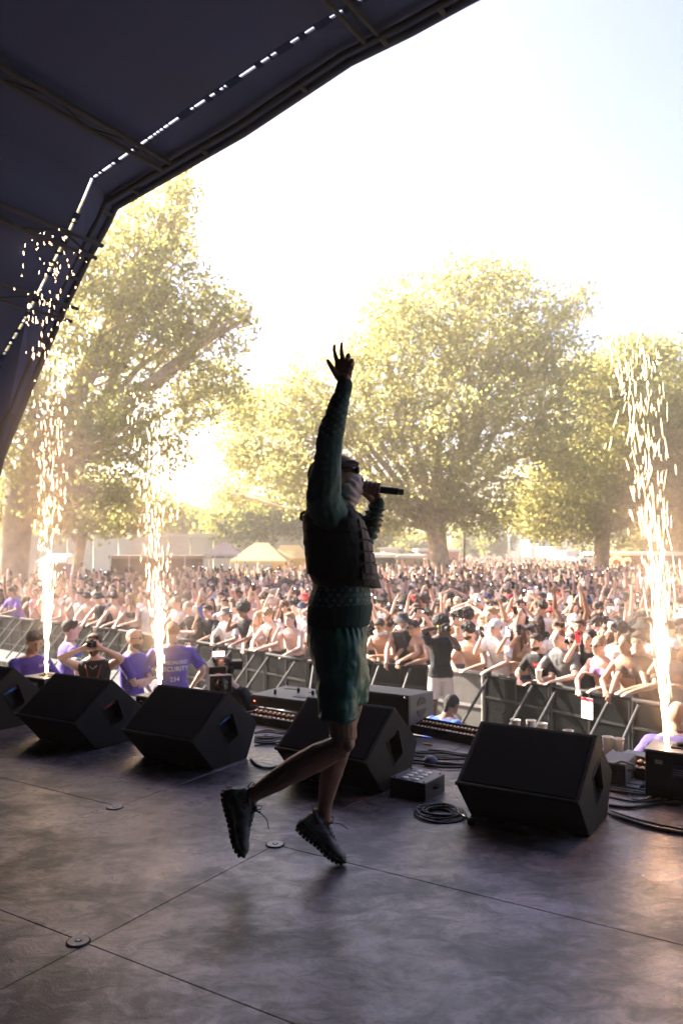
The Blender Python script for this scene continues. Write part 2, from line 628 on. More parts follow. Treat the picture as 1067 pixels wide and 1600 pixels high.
# lacing that bridges the slit
def along(prof, a, t):
    (s0, z0), (s1, z1) = prof[a], prof[a + 1]
    return (s0 + (s1 - s0) * t, z0 + (z1 - z0) * t)
M_LACE = mat('lacing_strip', (0.001, 0.010, 0.05), 0.8, spec=.2)
lc = MB().mat(M_LACE)
rl = random.Random(5)
for a in range(len(slitF) - 1):
    (s0, z0), (s1, z1) = slitF[a], slitF[a + 1]
    Ls = math.hypot(s1 - s0, z1 - z0)
    t = 0.0
    while t < Ls:
        dash = rl.choice([0.02, 0.03, 0.03, 0.05, 0.08, 0.12, 0.26])
        gapb = rl.choice([0.015, 0.02, 0.03, 0.05, 0.07, 0.16])
        t += dash
        if t >= Ls:
            break
        u0, u1 = t / Ls, min(1, (t + gapb) / Ls)
        A, B_ = along(slitF, a, u0), along(slitF, a, u1)
        d = Vector((A[0] + 0.6, A[1] - 1.0)).normalized()
        lo_, hi_ = -0.004, 0.024
        def pt(p, q, h):
            return SE(p[0] + d.x * h, q, p[1] + d.y * h)
        lc.hexa([pt(A, QS - SLITW - .02, lo_), pt(B_, QS - SLITW - .02, lo_), pt(B_, QS + .04, lo_), pt(A, QS + .04, lo_),
                 pt(A, QS - SLITW - .02, hi_), pt(B_, QS - SLITW - .02, hi_), pt(B_, QS + .04, hi_), pt(A, QS + .04, hi_)])
        t += gapb
lc.build('lacing', roof)
# edge rope and pipes along the opening
def prof3(prof, q, inset):
    return [SE(s_ - (s_ + 0.6) / math.hypot(s_ + 0.6, z_ - 1) * inset, q, z_ - (z_ - 1) / math.hypot(s_ + 0.6, z_ - 1) * inset) for s_, z_ in prof]
MB().mat(M_EDGE, True).tube(prof3(edgeF, QE + 0.02, 0.0), 0.045, 10).build('edge_rope', roof)
MB().mat(M_TRUSS, True).tube(prof3(edgeF, QE - 0.17, 0.07), 0.03, 8).build('arch_pipe', roof)
mid_prof = [(a[0] * .45 + b_[0] * .55, a[1] * .45 + b_[1] * .55) for a, b_ in zip(slitF, edgeF)]
for k in range(len(edgeF) - 1):     # brackets between pipe and rope
    for t in (0.4,):
        A = along(edgeF, k, t)
        p = prof3([A], QE - 0.17, 0.07)[0]
        MB().mat(M_TRUSS).tube([p, prof3([A], QE + 0.0, 0.03)[0]], 0.022, 6).build('bracket', roof)
# purlin pipe pairs running front to back inside the shell
nS = len(slitF)
mid_i = nS // 2
def purlin(idx, t, inset, r, pair=0.13, q1=QE - 0.15):
    A = along(slitF, idx, t)
    p = prof3([A], 0, inset)[0]
    p2 = prof3([A], 0, inset + pair * 0.3)[0]
    (s0, z0), (s1, z1) = slitF[idx], slitF[idx + 1]
    tv = (EV * (s1 - s0) + UP * (z1 - z0)).normalized()
    for sg in (-0.5, 0.5):
        MB().mat(M_TRUSS, True).tube([p + tv * pair * sg + NV * QBACK, p + tv * pair * sg + NV * q1], r, 8).build('purlin', roof)
    lat = MB().mat(M_TRUSS)
    q = QBACK
    sg = 0.5
    while q < q1 - 0.5:
        lat.tube([p + tv * pair * sg + NV * q, p - tv * pair * sg + NV * (q + 0.45)], r * 0.5, 5)
        q += 0.45
        sg = -sg
    lat.build('lattice', roof)
base = mid_i + 1   # index of slit_px[0] in the full profile
purlin(base + 0, 0.35, 0.09, 0.022)
purlin(base + 3, 0.75, 0.09, 0.024)
purlin(base + 7, 0.05, 0.09, 0.024, 0.15)
purlin(base + 8, 0.6, 0.22, 0.02, 0.16)
# arch trusses across the shell
for q in (-3.2, 0.8, 3.0):
    for inset, r in ((0.16, 0.026), (0.42, 0.026)):
        MB().mat(M_TRUSS, True).tube(prof3(slitF, q, inset), r, 8).build('arch_chord', roof)
    web = MB().mat(M_TRUSS)
    a_, b_ = prof3(slitF, q, 0.16), prof3(slitF, q, 0.42)
    for k in range(len(slitF) - 1):
        (s0, z0), (s1, z1) = slitF[k], slitF[k + 1]
        m = max(1, int(math.hypot(s1 - s0, z1 - z0) / 0.4))
        for u in range(m):
            web.tube([a_[k].lerp(a_[k + 1], u / m), b_[k].lerp(b_[k + 1], (u + .5) / m)], 0.013, 5)
            web.tube([b_[k].lerp(b_[k + 1], (u + .5) / m), a_[k].lerp(a_[k + 1], (u + 1) / m)], 0.013, 5)
    web.build('arch_web', roof)
# black drape closing the stage behind the camera
bk = MB().mat(M_BLACK)
n = len(slitF)
pts = [SE(s_, QBACK + 0.03, z_) for s_, z_ in slitF]
bk.prism(pts, NV * -0.05)
bk.build('back_drape', roof)
# ------------------------------------------------------------------ trees
def leafmat(name, c1, c2, ctr):
    m, nt, b = newmat(name)
    nt.nodes.remove(b)
    L = nt.links
    out = nt.nodes['Material Output']
    at = nd(nt, 'ShaderNodeAttribute', attribute_name='rnd')
    cr = nd(nt, 'ShaderNodeValToRGB')
    cr.color_ramp.elements[0].color = c4(c1)
    cr.color_ramp.elements[1].color = c4(c2)
    L.new(at.outputs['Fac'], cr.inputs['Fac'])
    d = nd(nt, 'ShaderNodeBsdfDiffuse')
    t = nd(nt, 'ShaderNodeBsdfTranslucent')
    g_ = nd(nt, 'ShaderNodeBsdfGlossy', Roughness=0.45)
    g_.inputs['Color'].default_value = (0.5, 0.5, 0.5, 1)
    L.new(cr.outputs['Color'], d.inputs['Color'])
    mt = nd(nt, 'ShaderNodeMix', data_type='RGBA', blend_type='MULTIPLY')
    mt.inputs[0].default_value = 1.0
    L.new(cr.outputs['Color'], mt.inputs[6])
    mt.inputs[7].default_value = c4(ctr)
    L.new(mt.outputs[2], t.inputs['Color'])
    m1 = nd(nt, 'ShaderNodeMixShader')
    m1.inputs[0].default_value = 0.65
    L.new(d.outputs[0], m1.inputs[1])
    L.new(t.outputs[0], m1.inputs[2])
    m2 = nd(nt, 'ShaderNodeMixShader')
    m2.inputs[0].default_value = 0.05
    L.new(m1.outputs[0], m2.inputs[1])
    L.new(g_.outputs[0], m2.inputs[2])
    L.new(m2.outputs[0], out.inputs['Surface'])
    return m
M_LEAF = leafmat('plane_leaf', (0.12, 0.14, 0.055), (0.31, 0.285, 0.13), (2.5, 2.45, 2.1))
M_LEAF2 = leafmat('far_leaf', (0.09, 0.115, 0.035), (0.19, 0.19, 0.065), (2.4, 2.2, 1.5))
M_BARK = mat('plane_bark', (0.46, 0.35, 0.24), 0.85, var=0.45, scale=2.2, bump=0.6, bscale=9, bdist=0.04)

def leaves_mesh(name, clusters, per, size, seed, m, spread=0.5, droop=0.3):
    """clusters (n,3): leaf clumps, each leaf a bent two-triangle blade"""
    rg = np.random.default_rng(seed)
    n = len(clusters)
    rad = rg.uniform(0.6, 1.3, n)
    cc = np.repeat(clusters, per, axis=0)
    rr = np.repeat(rad, per)
    off = rg.normal(0, 1, (n * per, 3))
    off /= np.maximum(1e-6, np.linalg.norm(off, axis=1))[:, None]
    off *= (rg.uniform(0, 1, n * per) ** 0.5 * spread * rr)[:, None]
    off[:, 2] *= 0.7
    p = cc + off
    N_ = len(p)
    a = rg.normal(0, 1, (N_, 3))
    a[:, 2] = a[:, 2] * 0.6 - droop
    a /= np.linalg.norm(a, axis=1)[:, None]
    b_ = rg.normal(0, 1, (N_, 3))
    b_ -= (b_ * a).sum(1)[:, None] * a
    b_ /= np.linalg.norm(b_, axis=1)[:, None]
    s = (rg.uniform(0.6, 1.25, N_) * size)[:, None]
    nrm = np.cross(a, b_)
    v = np.empty((N_, 4, 3), 'f')
    v[:, 0] = p - a * s * 0.5
    v[:, 1] = p + b_ * s * 0.5 + nrm * s * 0.12
    v[:, 2] = p + a * s * 0.6
    v[:, 3] = p - b_ * s * 0.5 + nrm * s * 0.12
    me = bpy.data.meshes.new(name)
    me.vertices.add(N_ * 4)
    me.vertices.foreach_set('co', v.ravel())
    me.loops.add(N_ * 4)
    me.loops.foreach_set('vertex_index', np.arange(N_ * 4, dtype='i'))
    me.polygons.add(N_)
    me.polygons.foreach_set('loop_start', np.arange(0, N_ * 4, 4, dtype='i'))
    me.polygons.foreach_set('loop_total', np.full(N_, 4, 'i'))
    me.update()
    at = me.attributes.new('rnd', 'FLOAT', 'FACE')
    at.data.foreach_set('value', np.clip(np.repeat(rg.uniform(0, 1, n), per) * 0.6 + rg.uniform(0, 0.5, N_), 0, 1).astype('f'))
    me.materials.append(m)
    return me

def limb(mb, a, b_, r0, r1, seed, wob=0.08, n=7):
    rg = random.Random(seed)
    a, b_ = Vector(a), Vector(b_)
    Ln = (b_ - a).length
    pts, rs = [], []
    bend = Vector((rg.uniform(-1, 1), rg.uniform(-1, 1), rg.uniform(-0.2, 1))) * Ln * wob
    for i in range(n):
        t = i / (n - 1)
        p = a.lerp(b_, t) + bend * math.sin(t * math.pi) + Vector((rg.uniform(-1, 1), rg.uniform(-1, 1), rg.uniform(-1, 1))) * Ln * wob * 0.18 * (0 < i < n - 1)
        pts.append(p)
        rs.append(r0 + (r1 - r0) * t)
    mb.tube(pts, rs, 7 if r0 > 0.1 else 5, True)
    return pts

def tree(name, label, cat, base, trunk_h, trunk_r, lobes, n_cl, per, size, seed, m=M_LEAF, group=None, spread=0.55, lean=(0, 0), bark=M_BARK, fill=0.45, twigs=0.35):
    """lobes: (centre, radii) in world space; foliage sits on and inside them"""
    rg = np.random.default_rng(seed)
    rp = random.Random(seed)
    root = thing(name, label, cat, base, 0, group)
    base = Vector(base)
    fork = base + Vector((lean[0], lean[1], trunk_h))
    mb = MB().mat(bark, True)
    pts = [base + Vector((0, 0, -0.2)), base + Vector((0, 0, 0.3)), base.lerp(fork, 0.35) + Vector((rp.uniform(-.1, .1), 0, 0)), base.lerp(fork, 0.7), fork]
    mb.tube(pts, [trunk_r * 1.5, trunk_r * 1.12, trunk_r * 0.95, trunk_r * 0.92, trunk_r * 0.95], 14)
    w = np.array([l[1][0] * l[1][1] * l[1][2] for l in lobes]) ** (2 / 3)
    w /= w.sum()
    cl = []
    for li, (c, r) in enumerate(lobes):
        c = Vector(c)
        k = max(6, int(n_cl * w[li]))
        d = rg.normal(0, 1, (k, 3))
        d /= np.linalg.norm(d, axis=1)[:, None]
        rad = np.where(rg.uniform(0, 1, k) < fill, rg.uniform(0.2, 0.85, k), rg.uniform(0.8, 1.12, k))
        # ragged outline: push by low-frequency noise
        q = np.array([1.0 + 0.45 * mnoise.noise(Vector(x) * 2.6 + c) for x in d])
        p = np.array(c) + d * (rad * q)[:, None] * np.array(r)
        cl.append(p)
        # limb to the lobe, branches inside it
        t0 = rp.uniform(0.75, 1.0)
        st = base.lerp(fork, t0)
        end = c + Vector((0, 0, r[2] * 0.1))
        lr = trunk_r * (0.55 if li < 4 else 0.38)
        pp = limb(mb, st, end, lr, lr * 0.35, seed * 31 + li, 0.10, 8)
        for j in range(7):
            tgt = Vector(p[rp.randrange(k)])
            src = pp[rp.randrange(3, 8)]
            pp2 = limb(mb, src, tgt, lr * 0.30, 0.018, seed * 77 + li * 13 + j, 0.12, 6)
            for q_ in range(4):
                tg2 = Vector(p[rp.randrange(k)])
                s2_ = pp2[rp.randrange(2, 6)]
                if (tg2 - s2_).length < max(r) * 0.9:
                    limb(mb, s2_, tg2, 0.035, 0.01, seed + j * 5 + q_, 0.1, 4)
    cl = np.concatenate(cl)
    tk = mb.build('trunk', root)
    local(tk, base)
    me = leaves_mesh('crown', cl, per, size, seed, m, spread)
    cr_ = link('crown', me, root)
    local(cr_, base)
    cr_['kind'] = 'stuff'
    return root
def lobe(px, py, d, rpx, rpy=None, rd=None):
    c = W(px, py, d)
    k = d / FPX
    return (c, (rpx * k, (rd if rd else rpx * k), (rpy or rpx) * k))

# left plane tree, nearest
D1 = 27.0
tree('plane_tree', 'tall sunlit plane tree behind the left spark fountains, reaching up to the roof edge', 'tree',
     (W(18, 900, D1).x, D1, GROUND), 5.2, 0.52,
     [lobe(70, 700, D1, 120, 90, 3.0), lobe(150, 560, D1 + 1, 120, 100, 3.0), lobe(220, 440, D1 + 1, 85, 95, 2.6), lobe(255, 345, D1 + 1, 52, 70, 2.0),
      lobe(120, 430, D1, 110, 120, 2.8), lobe(300, 520, D1 + 1.5, 80, 75, 2.4), lobe(215, 680, D1, 90, 62, 2.4),
      lobe(-60, 560, D1 - 1, 130, 150, 3.4), lobe(30, 800, D1 + 1, 95, 40, 2.0), lobe(330, 620, D1 + 3, 75, 55, 2.4),
      lobe(175, 775, D1 + 1, 75, 42, 2.0), lobe(350, 480, D1 + 2, 30, 30, 1.0), lobe(385, 500, D1 + 2, 13, 18, .5),
      lobe(285, 300, D1 + 1, 26, 32, .9)],
     2100, 26, 0.135, 3, lean=(0.3, 0), spread=0.62)
# central plane tree
D2 = 39.0
tree('plane_tree', 'broad sunlit plane tree in the middle whose pale forked trunk rises from the crowd', 'tree',
     (W(694, 900, D2).x, D2, GROUND), 4.4, 0.50,
     [lobe(690, 520, D2, 120, 75, 4.0), lobe(800, 520, D2, 90, 85, 3.6), lobe(620, 620, D2, 120, 90, 4.2), lobe(770, 640, D2 - 1, 130, 90, 4.5),
      lobe(690, 740, D2 - 1, 115, 75, 4.0), lobe(520, 680, D2, 90, 70, 3.4), lobe(860, 560, D2, 55, 62, 2.6), lobe(860, 700, D2, 70, 80, 3.2),
      lobe(465, 620, D2, 60, 55, 2.6), lobe(610, 500, D2, 55, 50, 2.2), lobe(770, 440, D2, 62, 32, 2.2), lobe(445, 735, D2 + 1, 60, 38, 2.4), lobe(905, 465, D2, 24, 26, .9),
      lobe(600, 790, D2 - 1, 60, 40, 2.4), lobe(740, 800, D2 - 1, 70, 38, 2.4), lobe(420, 665, D2 + 2, 50, 62, 2.6), lobe(372, 640, D2 + 3, 42, 40, 2), lobe(395, 735, D2 + 3, 45, 30, 2), lobe(365, 695, D2 + 3, 34, 34, 2), lobe(350, 770, D2 + 6, 34, 26, 2), lobe(510, 770, D2 + 1, 60, 40, 2.4), lobe(560, 560, D2, 50, 45, 2), lobe(700, 440, D2, 45, 30, 1.6)],
     3200, 26, 0.155, 5, lean=(-0.5, 0), spread=0.78)
# right plane trees
D3 = 43.0
tree('plane_tree', 'darker leafy plane tree on the right, left of the right spark fountain', 'tree',
     (W(940, 900, D3).x, D3, GROUND), 4.3, 0.45,
     [lobe(960, 640, D3, 95, 70, 4), lobe(920, 740, D3, 100, 70, 4), lobe(1000, 600, D3, 70, 55, 3), lobe(1010, 740, D3 - 1, 85, 75, 4),
      lobe(900, 810, D3 - 1, 90, 42, 3.5), lobe(930, 590, D3, 60, 40, 2.6), lobe(1000, 560, D3, 55, 32, 2), lobe(835, 790, D3, 50, 45, 2.6)],
     2500, 24, 0.17, 8, spread=0.8)
D4 = 36.0
tree('plane_tree', 'plane tree cut by the right edge of the photo behind the spark fountain', 'tree',
     (W(1120, 900, D4).x, D4, GROUND), 4.2, 0.45,
     [lobe(1090, 640, D4, 85, 80, 3.4), lobe(1110, 760, D4, 95, 75, 3.4), lobe(1060, 790, D4, 60, 50, 2.4), lobe(1180, 620, D4, 90, 100, 3.4), lobe(1050, 700, D4, 45, 50, 2)],
     1400, 24, 0.16, 9, spread=0.7)
# smaller trees
tree('leaning_tree', 'small dark leaning tree trunk in front of the pale hoarding on the left', 'tree',
     (W(110, 900, 33).x, 33, GROUND), 3.6, 0.22, [lobe(130, 790, 33, 90, 42, 2.4), lobe(60, 770, 33, 80, 40, 2.2), lobe(215, 800, 34, 55, 30, 2)], 620, 20, 0.18, 12, lean=(0.55, 0), spread=0.7)
DB = 62.0
for i, (px, py, rx, ry, d, lb) in enumerate([
        (285, 822, 34, 30, DB, 'low rounded tree above the hoarding, left of the dark gazebo'),
        (385, 812, 62, 34, DB - 6, 'wide bushy tree above the hoarding, behind the cream gazebo'),
        (465, 800, 50, 48, DB - 4, 'bushy tree behind the performer, right of the cream gazebo'),
        (560, 830, 55, 38, DB + 2, 'shaded bushy tree between the performer and the pale forked trunk'),
        (775, 832, 22, 36, 95, 'hazy round tree far off right of the black pole'),
        (735, 850, 22, 22, 100, 'hazy small tree far off just behind the black pole'),
        (640, 858, 40, 22, 90, 'hazy tree far off behind the market stalls'),
        (215, 825, 40, 22, DB + 8, 'low tree just above the hoarding behind the middle spark fountain'),
        (1040, 850, 60, 40, 60, 'shaded tree low behind the right spark fountain')]):
    c = W(px, py, d)
    k = d / FPX
    tree('background_tree', lb, 'tree', (c.x, d, GROUND), max(0.8, c.z - GROUND - ry * k), 0.18,
         [lobe(px, py, d, rx, ry, rx * k), lobe(px - rx * .4, py + ry * .3, d, rx * .6, ry * .7, rx * k * .6), lobe(px + rx * .45, py - ry * .1, d, rx * .55, ry * .75, rx * k * .6)],
         420, 18, 0.26 if d < 80 else 0.36, 40 + i, M_LEAF2, 'trees beyond the field', spread=0.9)

# trees along the stage sides outside the picture are left out; a far treeline closes the horizon
tl = MB()
fl = []
rg_ = np.random.default_rng(4)
for k in range(900):
    a = rg_.uniform(-1.15, 1.15)
    r = rg_.uniform(150, 175)
    fl.append((math.sin(a) * r, math.cos(a) * r, GROUND + rg_.uniform(0.3, 5.5 + 2.5 * math.sin(a * 17) + 1.5 * math.sin(a * 41))))
me = leaves_mesh('treeline', np.array(fl), 22, 0.9, 77, M_LEAF2, 2.4)
tag(link('treeline', me), 'far hazy line of trees closing the field', 'trees', kind='stuff')
# ------------------------------------------------------------------ the performer
PY_ = 3.57
K = PY_ / FPX                      # metres per photo pixel at the performer
def B(px, py, dd=0.0):
    """point on the performer: photo pixel on his plane, then dd metres away from the camera (negative: nearer)"""
    p = W(px, py, PY_)
    return Vector((p.x, PY_ + dd, p.z))
M_SKIN = mat('skin_brown', (0.30, 0.16, 0.10), 0.5, var=0.12, scale=18, bump=0.12, bscale=180, bdist=0.002)
M_JERSEY = mat('green_jersey', (0.04, 0.115, 0.092), 0.8, var=0.12, scale=30, bump=0.3, bscale=220, bdist=0.002, sheen=0.25)
M_RIB = mat('green_rib', (0.022, 0.066, 0.055), 0.85, var=0.1, scale=30, bump=0.4, bscale=300, bdist=0.002)
M_SHORTS = mat('green_nylon', (0.022, 0.135, 0.10), 0.48, var=0.1, scale=25, bump=0.35, bscale=26, bdist=0.006)
M_VEST = mat('vest_nylon', (0.022, 0.018, 0.017), 0.75, var=0.2, scale=30, bump=0.4, bscale=150, bdist=0.003)
M_PLATE = mat('vest_panel', (0.085, 0.062, 0.060), 0.75, var=0.2, scale=30, bump=0.4, bscale=150, bdist=0.003)
M_MASK = mat('pale_cloth', (0.78, 0.64, 0.62), 0.85, var=0.08, scale=20, bump=0.3, bscale=60, bdist=0.004)
M_HOOD = mat('hood_cloth', (0.035, 0.042, 0.032), 0.85, var=0.15, scale=30, bump=0.3, bscale=90)
M_CAPB = mat('brown_cap', (0.09, 0.04, 0.03), 0.7, var=0.2)
M_LENS = mat('dark_lens', (0.02, 0.012, 0.01), 0.12, var=0.0)
M_SOLE = mat('shoe_sole', (0.028, 0.030, 0.030), 0.75, bump=0.3)
M_UPPER = mat('shoe_upper', (0.15, 0.155, 0.155), 0.6, var=0.3, scale=30, bump=0.5, bscale=160, bdist=0.003)
M_ACCENT = mat('shoe_accent', (0.03, 0.16, 0.045), 0.45)
M_LACES = mat('shoe_lace', (0.03, 0.03, 0.032), 0.8)
M_LOOP = mat('pull_loop', (0.42, 0.42, 0.40), 0.7)
M_SOCKS = mat('dark_sock', (0.05, 0.05, 0.055), 0.9)
M_PRINT = mat('pale_print', (0.42, 0.46, 0.42), 0.7)
M_MIC = mat('mic_body', (0.02, 0.02, 0.022), 0.4, bump=0.1)
M_MICR = mat('mic_collar', (0.07, 0.07, 0.075), 0.3, metal=0.6)

perf = thing('person', 'performer in green jersey, black vest and green shorts leaping with one arm raised', 'person', (B(528, 1360).x, PY_, 0))
PL = Vector(perf.location)
def padd(name, me, m, parent=perf):
    me.materials.clear()
    for x_ in (m if isinstance(m, list) else [m]):
        me.materials.append(x_)
    o = link(name, me, parent)
    o.data.transform(Matrix.Translation(-PL))
    return o
def ring(y, xl, xr, half, dd=0.0, tilt=0.0):
    """horizontal body ring between photo columns xl and xr at row y, half depth"""
    c = B((xl + xr) / 2, y, dd)
    return (c, Vector(((xr - xl) / 2 * K, 0, tilt)), Vector((0, half, 0)))
def tb(pts, r, n=16):
    """limb through (px, py, depth) with radii in photo pixels"""
    P_ = [B(*p) for p in pts]
    return tube_geo(P_, [x_ * K for x_ in r], n, True, True)

# --- bare skin: one continuous body
def finger(pts, r):
    return tube_geo([B(*p) for p in pts], [x_ * K for x_ in r], 10, True, True)
NE, FA = -0.17, 0.17               # near (right) and far (left) side depth
skin = []
skin.append(rings_geo([ring(1000, 500, 562, .12), ring(960, 500, 558, .12), ring(900, 502, 558, .13), ring(850, 498, 552, .14), ring(815, 494, 550, .15), ring(795, 498, 546, .12), ring(782, 508, 544, .07)], 24, 2.3))
skin.append(tb([(524, 800, 0), (528, 775, 0), (532, 760, 0)], [19, 17, 18]))            # neck
skin.append(ell_geo(B(527, 748), (33 * K, .078, 39 * K), 24, 16))                          # skull
skin.append(ell_geo(B(541, 757), (22 * K, .062, 27 * K), 20, 14))                          # jaw and face
skin.append(ell_geo(B(563, 752), (6 * K, .014, 9 * K), 12, 8))                             # nose
for sg in (-1, 1):
    skin.append(ell_geo(B(526, 755, sg * .078), (7 * K, .012, 11 * K), 12, 8))             # ears
# raised right arm (near side)
skin.append(tb([(515, 806, -.13), (510, 770, -.18), (513, 730, -.19), (516, 692, -.19), (526, 655, -.185), (537, 622, -.18), (538, 606, -.18)], [22, 20, 17, 14.5, 13, 9.5, 10]))
HD = -.18
palm = [(537.5, 612, HD), (537, 602, HD), (536.5, 590, HD), (536.5, 578, HD)]
pv_ = []
for (x_, y_, d_), a_, b_ in zip(palm, [9.5, 12, 13.5, 12.5], [.012, .014, .014, .012]):
    pv_.append((B(x_, y_, d_), Vector((a_ * K, 0, 0)), Vector((0, b_, 0))))
skin.append(rings_geo(pv_, 16, 2.6))
skin.append(finger([(529, 603, HD), (522, 594, HD - .012), (517.5, 587, HD - .018), (513.5, 580, HD - .02)], [5.2, 4.4, 3.8, 3.0]))       # thumb
skin.append(finger([(528.0, 582, HD), (524.8, 572, HD - .004), (522.6, 563, HD - .006), (523.0, 556, HD - .002)], [3.9, 3.2, 2.8, 2.2]))   # index
skin.append(finger([(535.8, 580, HD), (534, 568, HD), (533.2, 560, HD), (534, 552.5, HD + .004)], [4.0, 3.2, 2.8, 2.2]))                       # middle
skin.append(finger([(542.5, 583, HD), (543.5, 574.5, HD - .014), (543.5, 573, HD - .032), (542, 580, HD - .038)], [4.0, 3.9, 3.6, 3.0]))   # ring, curled
skin.append(finger([(548, 590, HD), (549.3, 582, HD - .012), (549, 580, HD - .028), (547, 587, HD - .034)], [3.5, 3.5, 3.2, 2.7]))         # little, curled
# left arm (far side) holding the microphone
skin.append(tb([(545, 812, .12), (562, 822, .17), (580, 834, .17), (586, 815, .12), (589, 795, .07), (588, 782, .045)], [17, 15, 13, 12, 9, 8.5]))
AX0, AX1 = B(560, 760.5, .02), B(631, 768.8, .02)   # microphone axis
mdir = (AX1 - AX0).normalized()
mup = Vector((-mdir.z, 0, mdir.x))
def micp(t_px, ang, r_px):
    """point round the microphone: t along from px column, angle, radius"""
    c = AX0 + mdir * ((t_px - 560) * K)
    return c + mup * (math.cos(ang) * r_px * K) + Vector((0, -1, 0)) * (math.sin(ang) * r_px * K)
# palm behind and under the microphone
skin.append(rings_geo([(B(588, 786, .045), Vector((9 * K, 0, 0)), Vector((0, .016, 0))), (B(585, 777, .043), Vector((12 * K, 0, 0)), Vector((0, .017, 0))),
                       (B(582, 768, .046), Vector((11.5 * K, 0, 0)), Vector((0, .010, 0))), (B(581, 760, .048), Vector((11 * K, 0, 0)), Vector((0, .008, 0)))], 14, 2.6))
for i, (t, rr_) in enumerate([(571.5, 3.3), (578.5, 3.4), (585.3, 3.3), (591.6, 2.9)]):
    q_ = [tube_geo([micp(t, a_, 8.4 if k_ else 9.2) for k_, a_ in enumerate([-1.3, -.55, .1, .75, 1.4, 2.0, 2.5])], [x_ * K for x_ in (rr_, rr_, rr_ * 1.04, rr_ * .95, rr_ * 1.0, rr_ * .9, rr_ * .78)], 10, True, True)]
    skin += q_
skin.append(tube_geo([B(580, 779, .03), micp(575, 2.9, 11), micp(569, 2.7, 9.5), micp(565, 2.2, 9)], [5.4 * K, 4.8 * K, 4.2 * K, 3.4 * K], 10, True, True))    # thumb
# legs
skin.append(tb([(524, 990, -.085), (531, 1060, -.10), (534, 1110, -.115), (536, 1140, -.12), (530, 1156, -.12), (500, 1171, -.118), (468, 1188, -.115), (430, 1211, -.11), (402, 1229, -.105), (384, 1246, -.10)],
             [29, 26, 23, 20.5, 18.5, 21, 20.5, 16, 11.5, 10]))
skin.append(ell_geo(B(543, 1149, -.135), (11 * K, .045, 13 * K), 14, 10))
skin.append(tb([(532, 990, .085), (542, 1060, .09), (545, 1110, .095), (537, 1145, .095), (529, 1175, .09), (520, 1205, .085), (512, 1240, .08), (507, 1268, .075), (506, 1292, .07)],
             [29, 26, 22, 19.5, 20, 19, 15, 11, 10.5]))
me = fuse('body', skin, 0.0032, 3)
def veins(c, n_):
    return 0.0018 * mnoise.noise(c * 26) + 0.0007 * mnoise.noise(c * 70)
displace(me, veins)
padd('body', me, M_SKIN)

# --- jersey with sleeves
js = []
js.append(rings_geo([ring(946, 481, 578, .185), ring(934, 483, 580, .190), ring(920, 488, 578, .185), ring(900, 489, 577, .175), ring(860, 484, 572, .175), ring(825, 480, 560, .185), ring(800, 482, 551, .16), ring(786, 492, 548, .11), ring(778, 505, 545, .08)], 28, 2.4))
js.append(tb([(516, 818, -.11), (506, 780, -.165), (511, 745, -.185), (514, 715, -.19), (517, 690, -.19), (526, 657, -.185), (533, 632, -.18), (537.5, 617, -.18)], [30, 27, 23.5, 20, 19, 16.5, 13, 11]))
js.append(tb([(540, 815, .10), (560, 822, .16), (578, 836, .17), (583, 815, .13), (587, 800, .09), (589, 789, .06)], [24, 19, 17, 16.5, 14, 12]))
me = fuse('jersey', js, 0.0048, 5)
def folds(c, n_):
    h = 0
    # drag folds run up the raised arm, rings bunch at the far cuff
    z = c.z
    if z > 1.52:
        h += 0.0048 * mnoise.noise(Vector((c.x * 26, c.y * 26, z * 9))) + 0.0014 * math.sin(z * 150 + 5 * mnoise.noise(c * 9)) * (0.5 + 0.5 * (c.x < B(512, 0).x))
    if c.x > B(556, 0).x and c.y > PY_ + .02 and z > B(0, 850).z:
        h += 0.0055 * math.sin(z * 230 + c.x * 60 + 3 * mnoise.noise(c * 12))
    h += 0.006 * mnoise.noise(Vector((c.x * 13 + z * 6, c.y * 13, z * 5))) + 0.002 * mnoise.noise(c * 40)
    return h
displace(me, folds)
jersey = padd('jersey', me, M_JERSEY)
jb = BVHTree.FromPolygons([tuple(v.co + PL) for v in me.vertices], [tuple(p.vertices) for p in me.polygons])
# ribbed hem and cuffs
me = fuse('hem', [rings_geo([ring(975, 480, 577.5, .178), ring(966, 479.5, 578.5, .185), ring(950, 481, 581, .192), ring(942, 483, 581, .188)], 40, 2.4)], 0.005, 2)
displace(me, lambda c, n_: 0.0009 * math.sin(math.atan2(c.y - PY_, c.x - B(529, 0).x) * 90) + .003 * mnoise.noise(c * 9))
padd('hem', me, M_RIB)
me = fuse('cuff', [tb([(535.5, 626, -.18), (538.5, 613, -.18)], [12.6, 11.8])], 0.0035, 1)
padd('cuff', me, M_RIB)
me = fuse('cuff', [tb([(588.5, 793, .062), (590, 784, .05)], [12.4, 11.2])], 0.0035, 1)
padd('cuff', me, M_RIB)

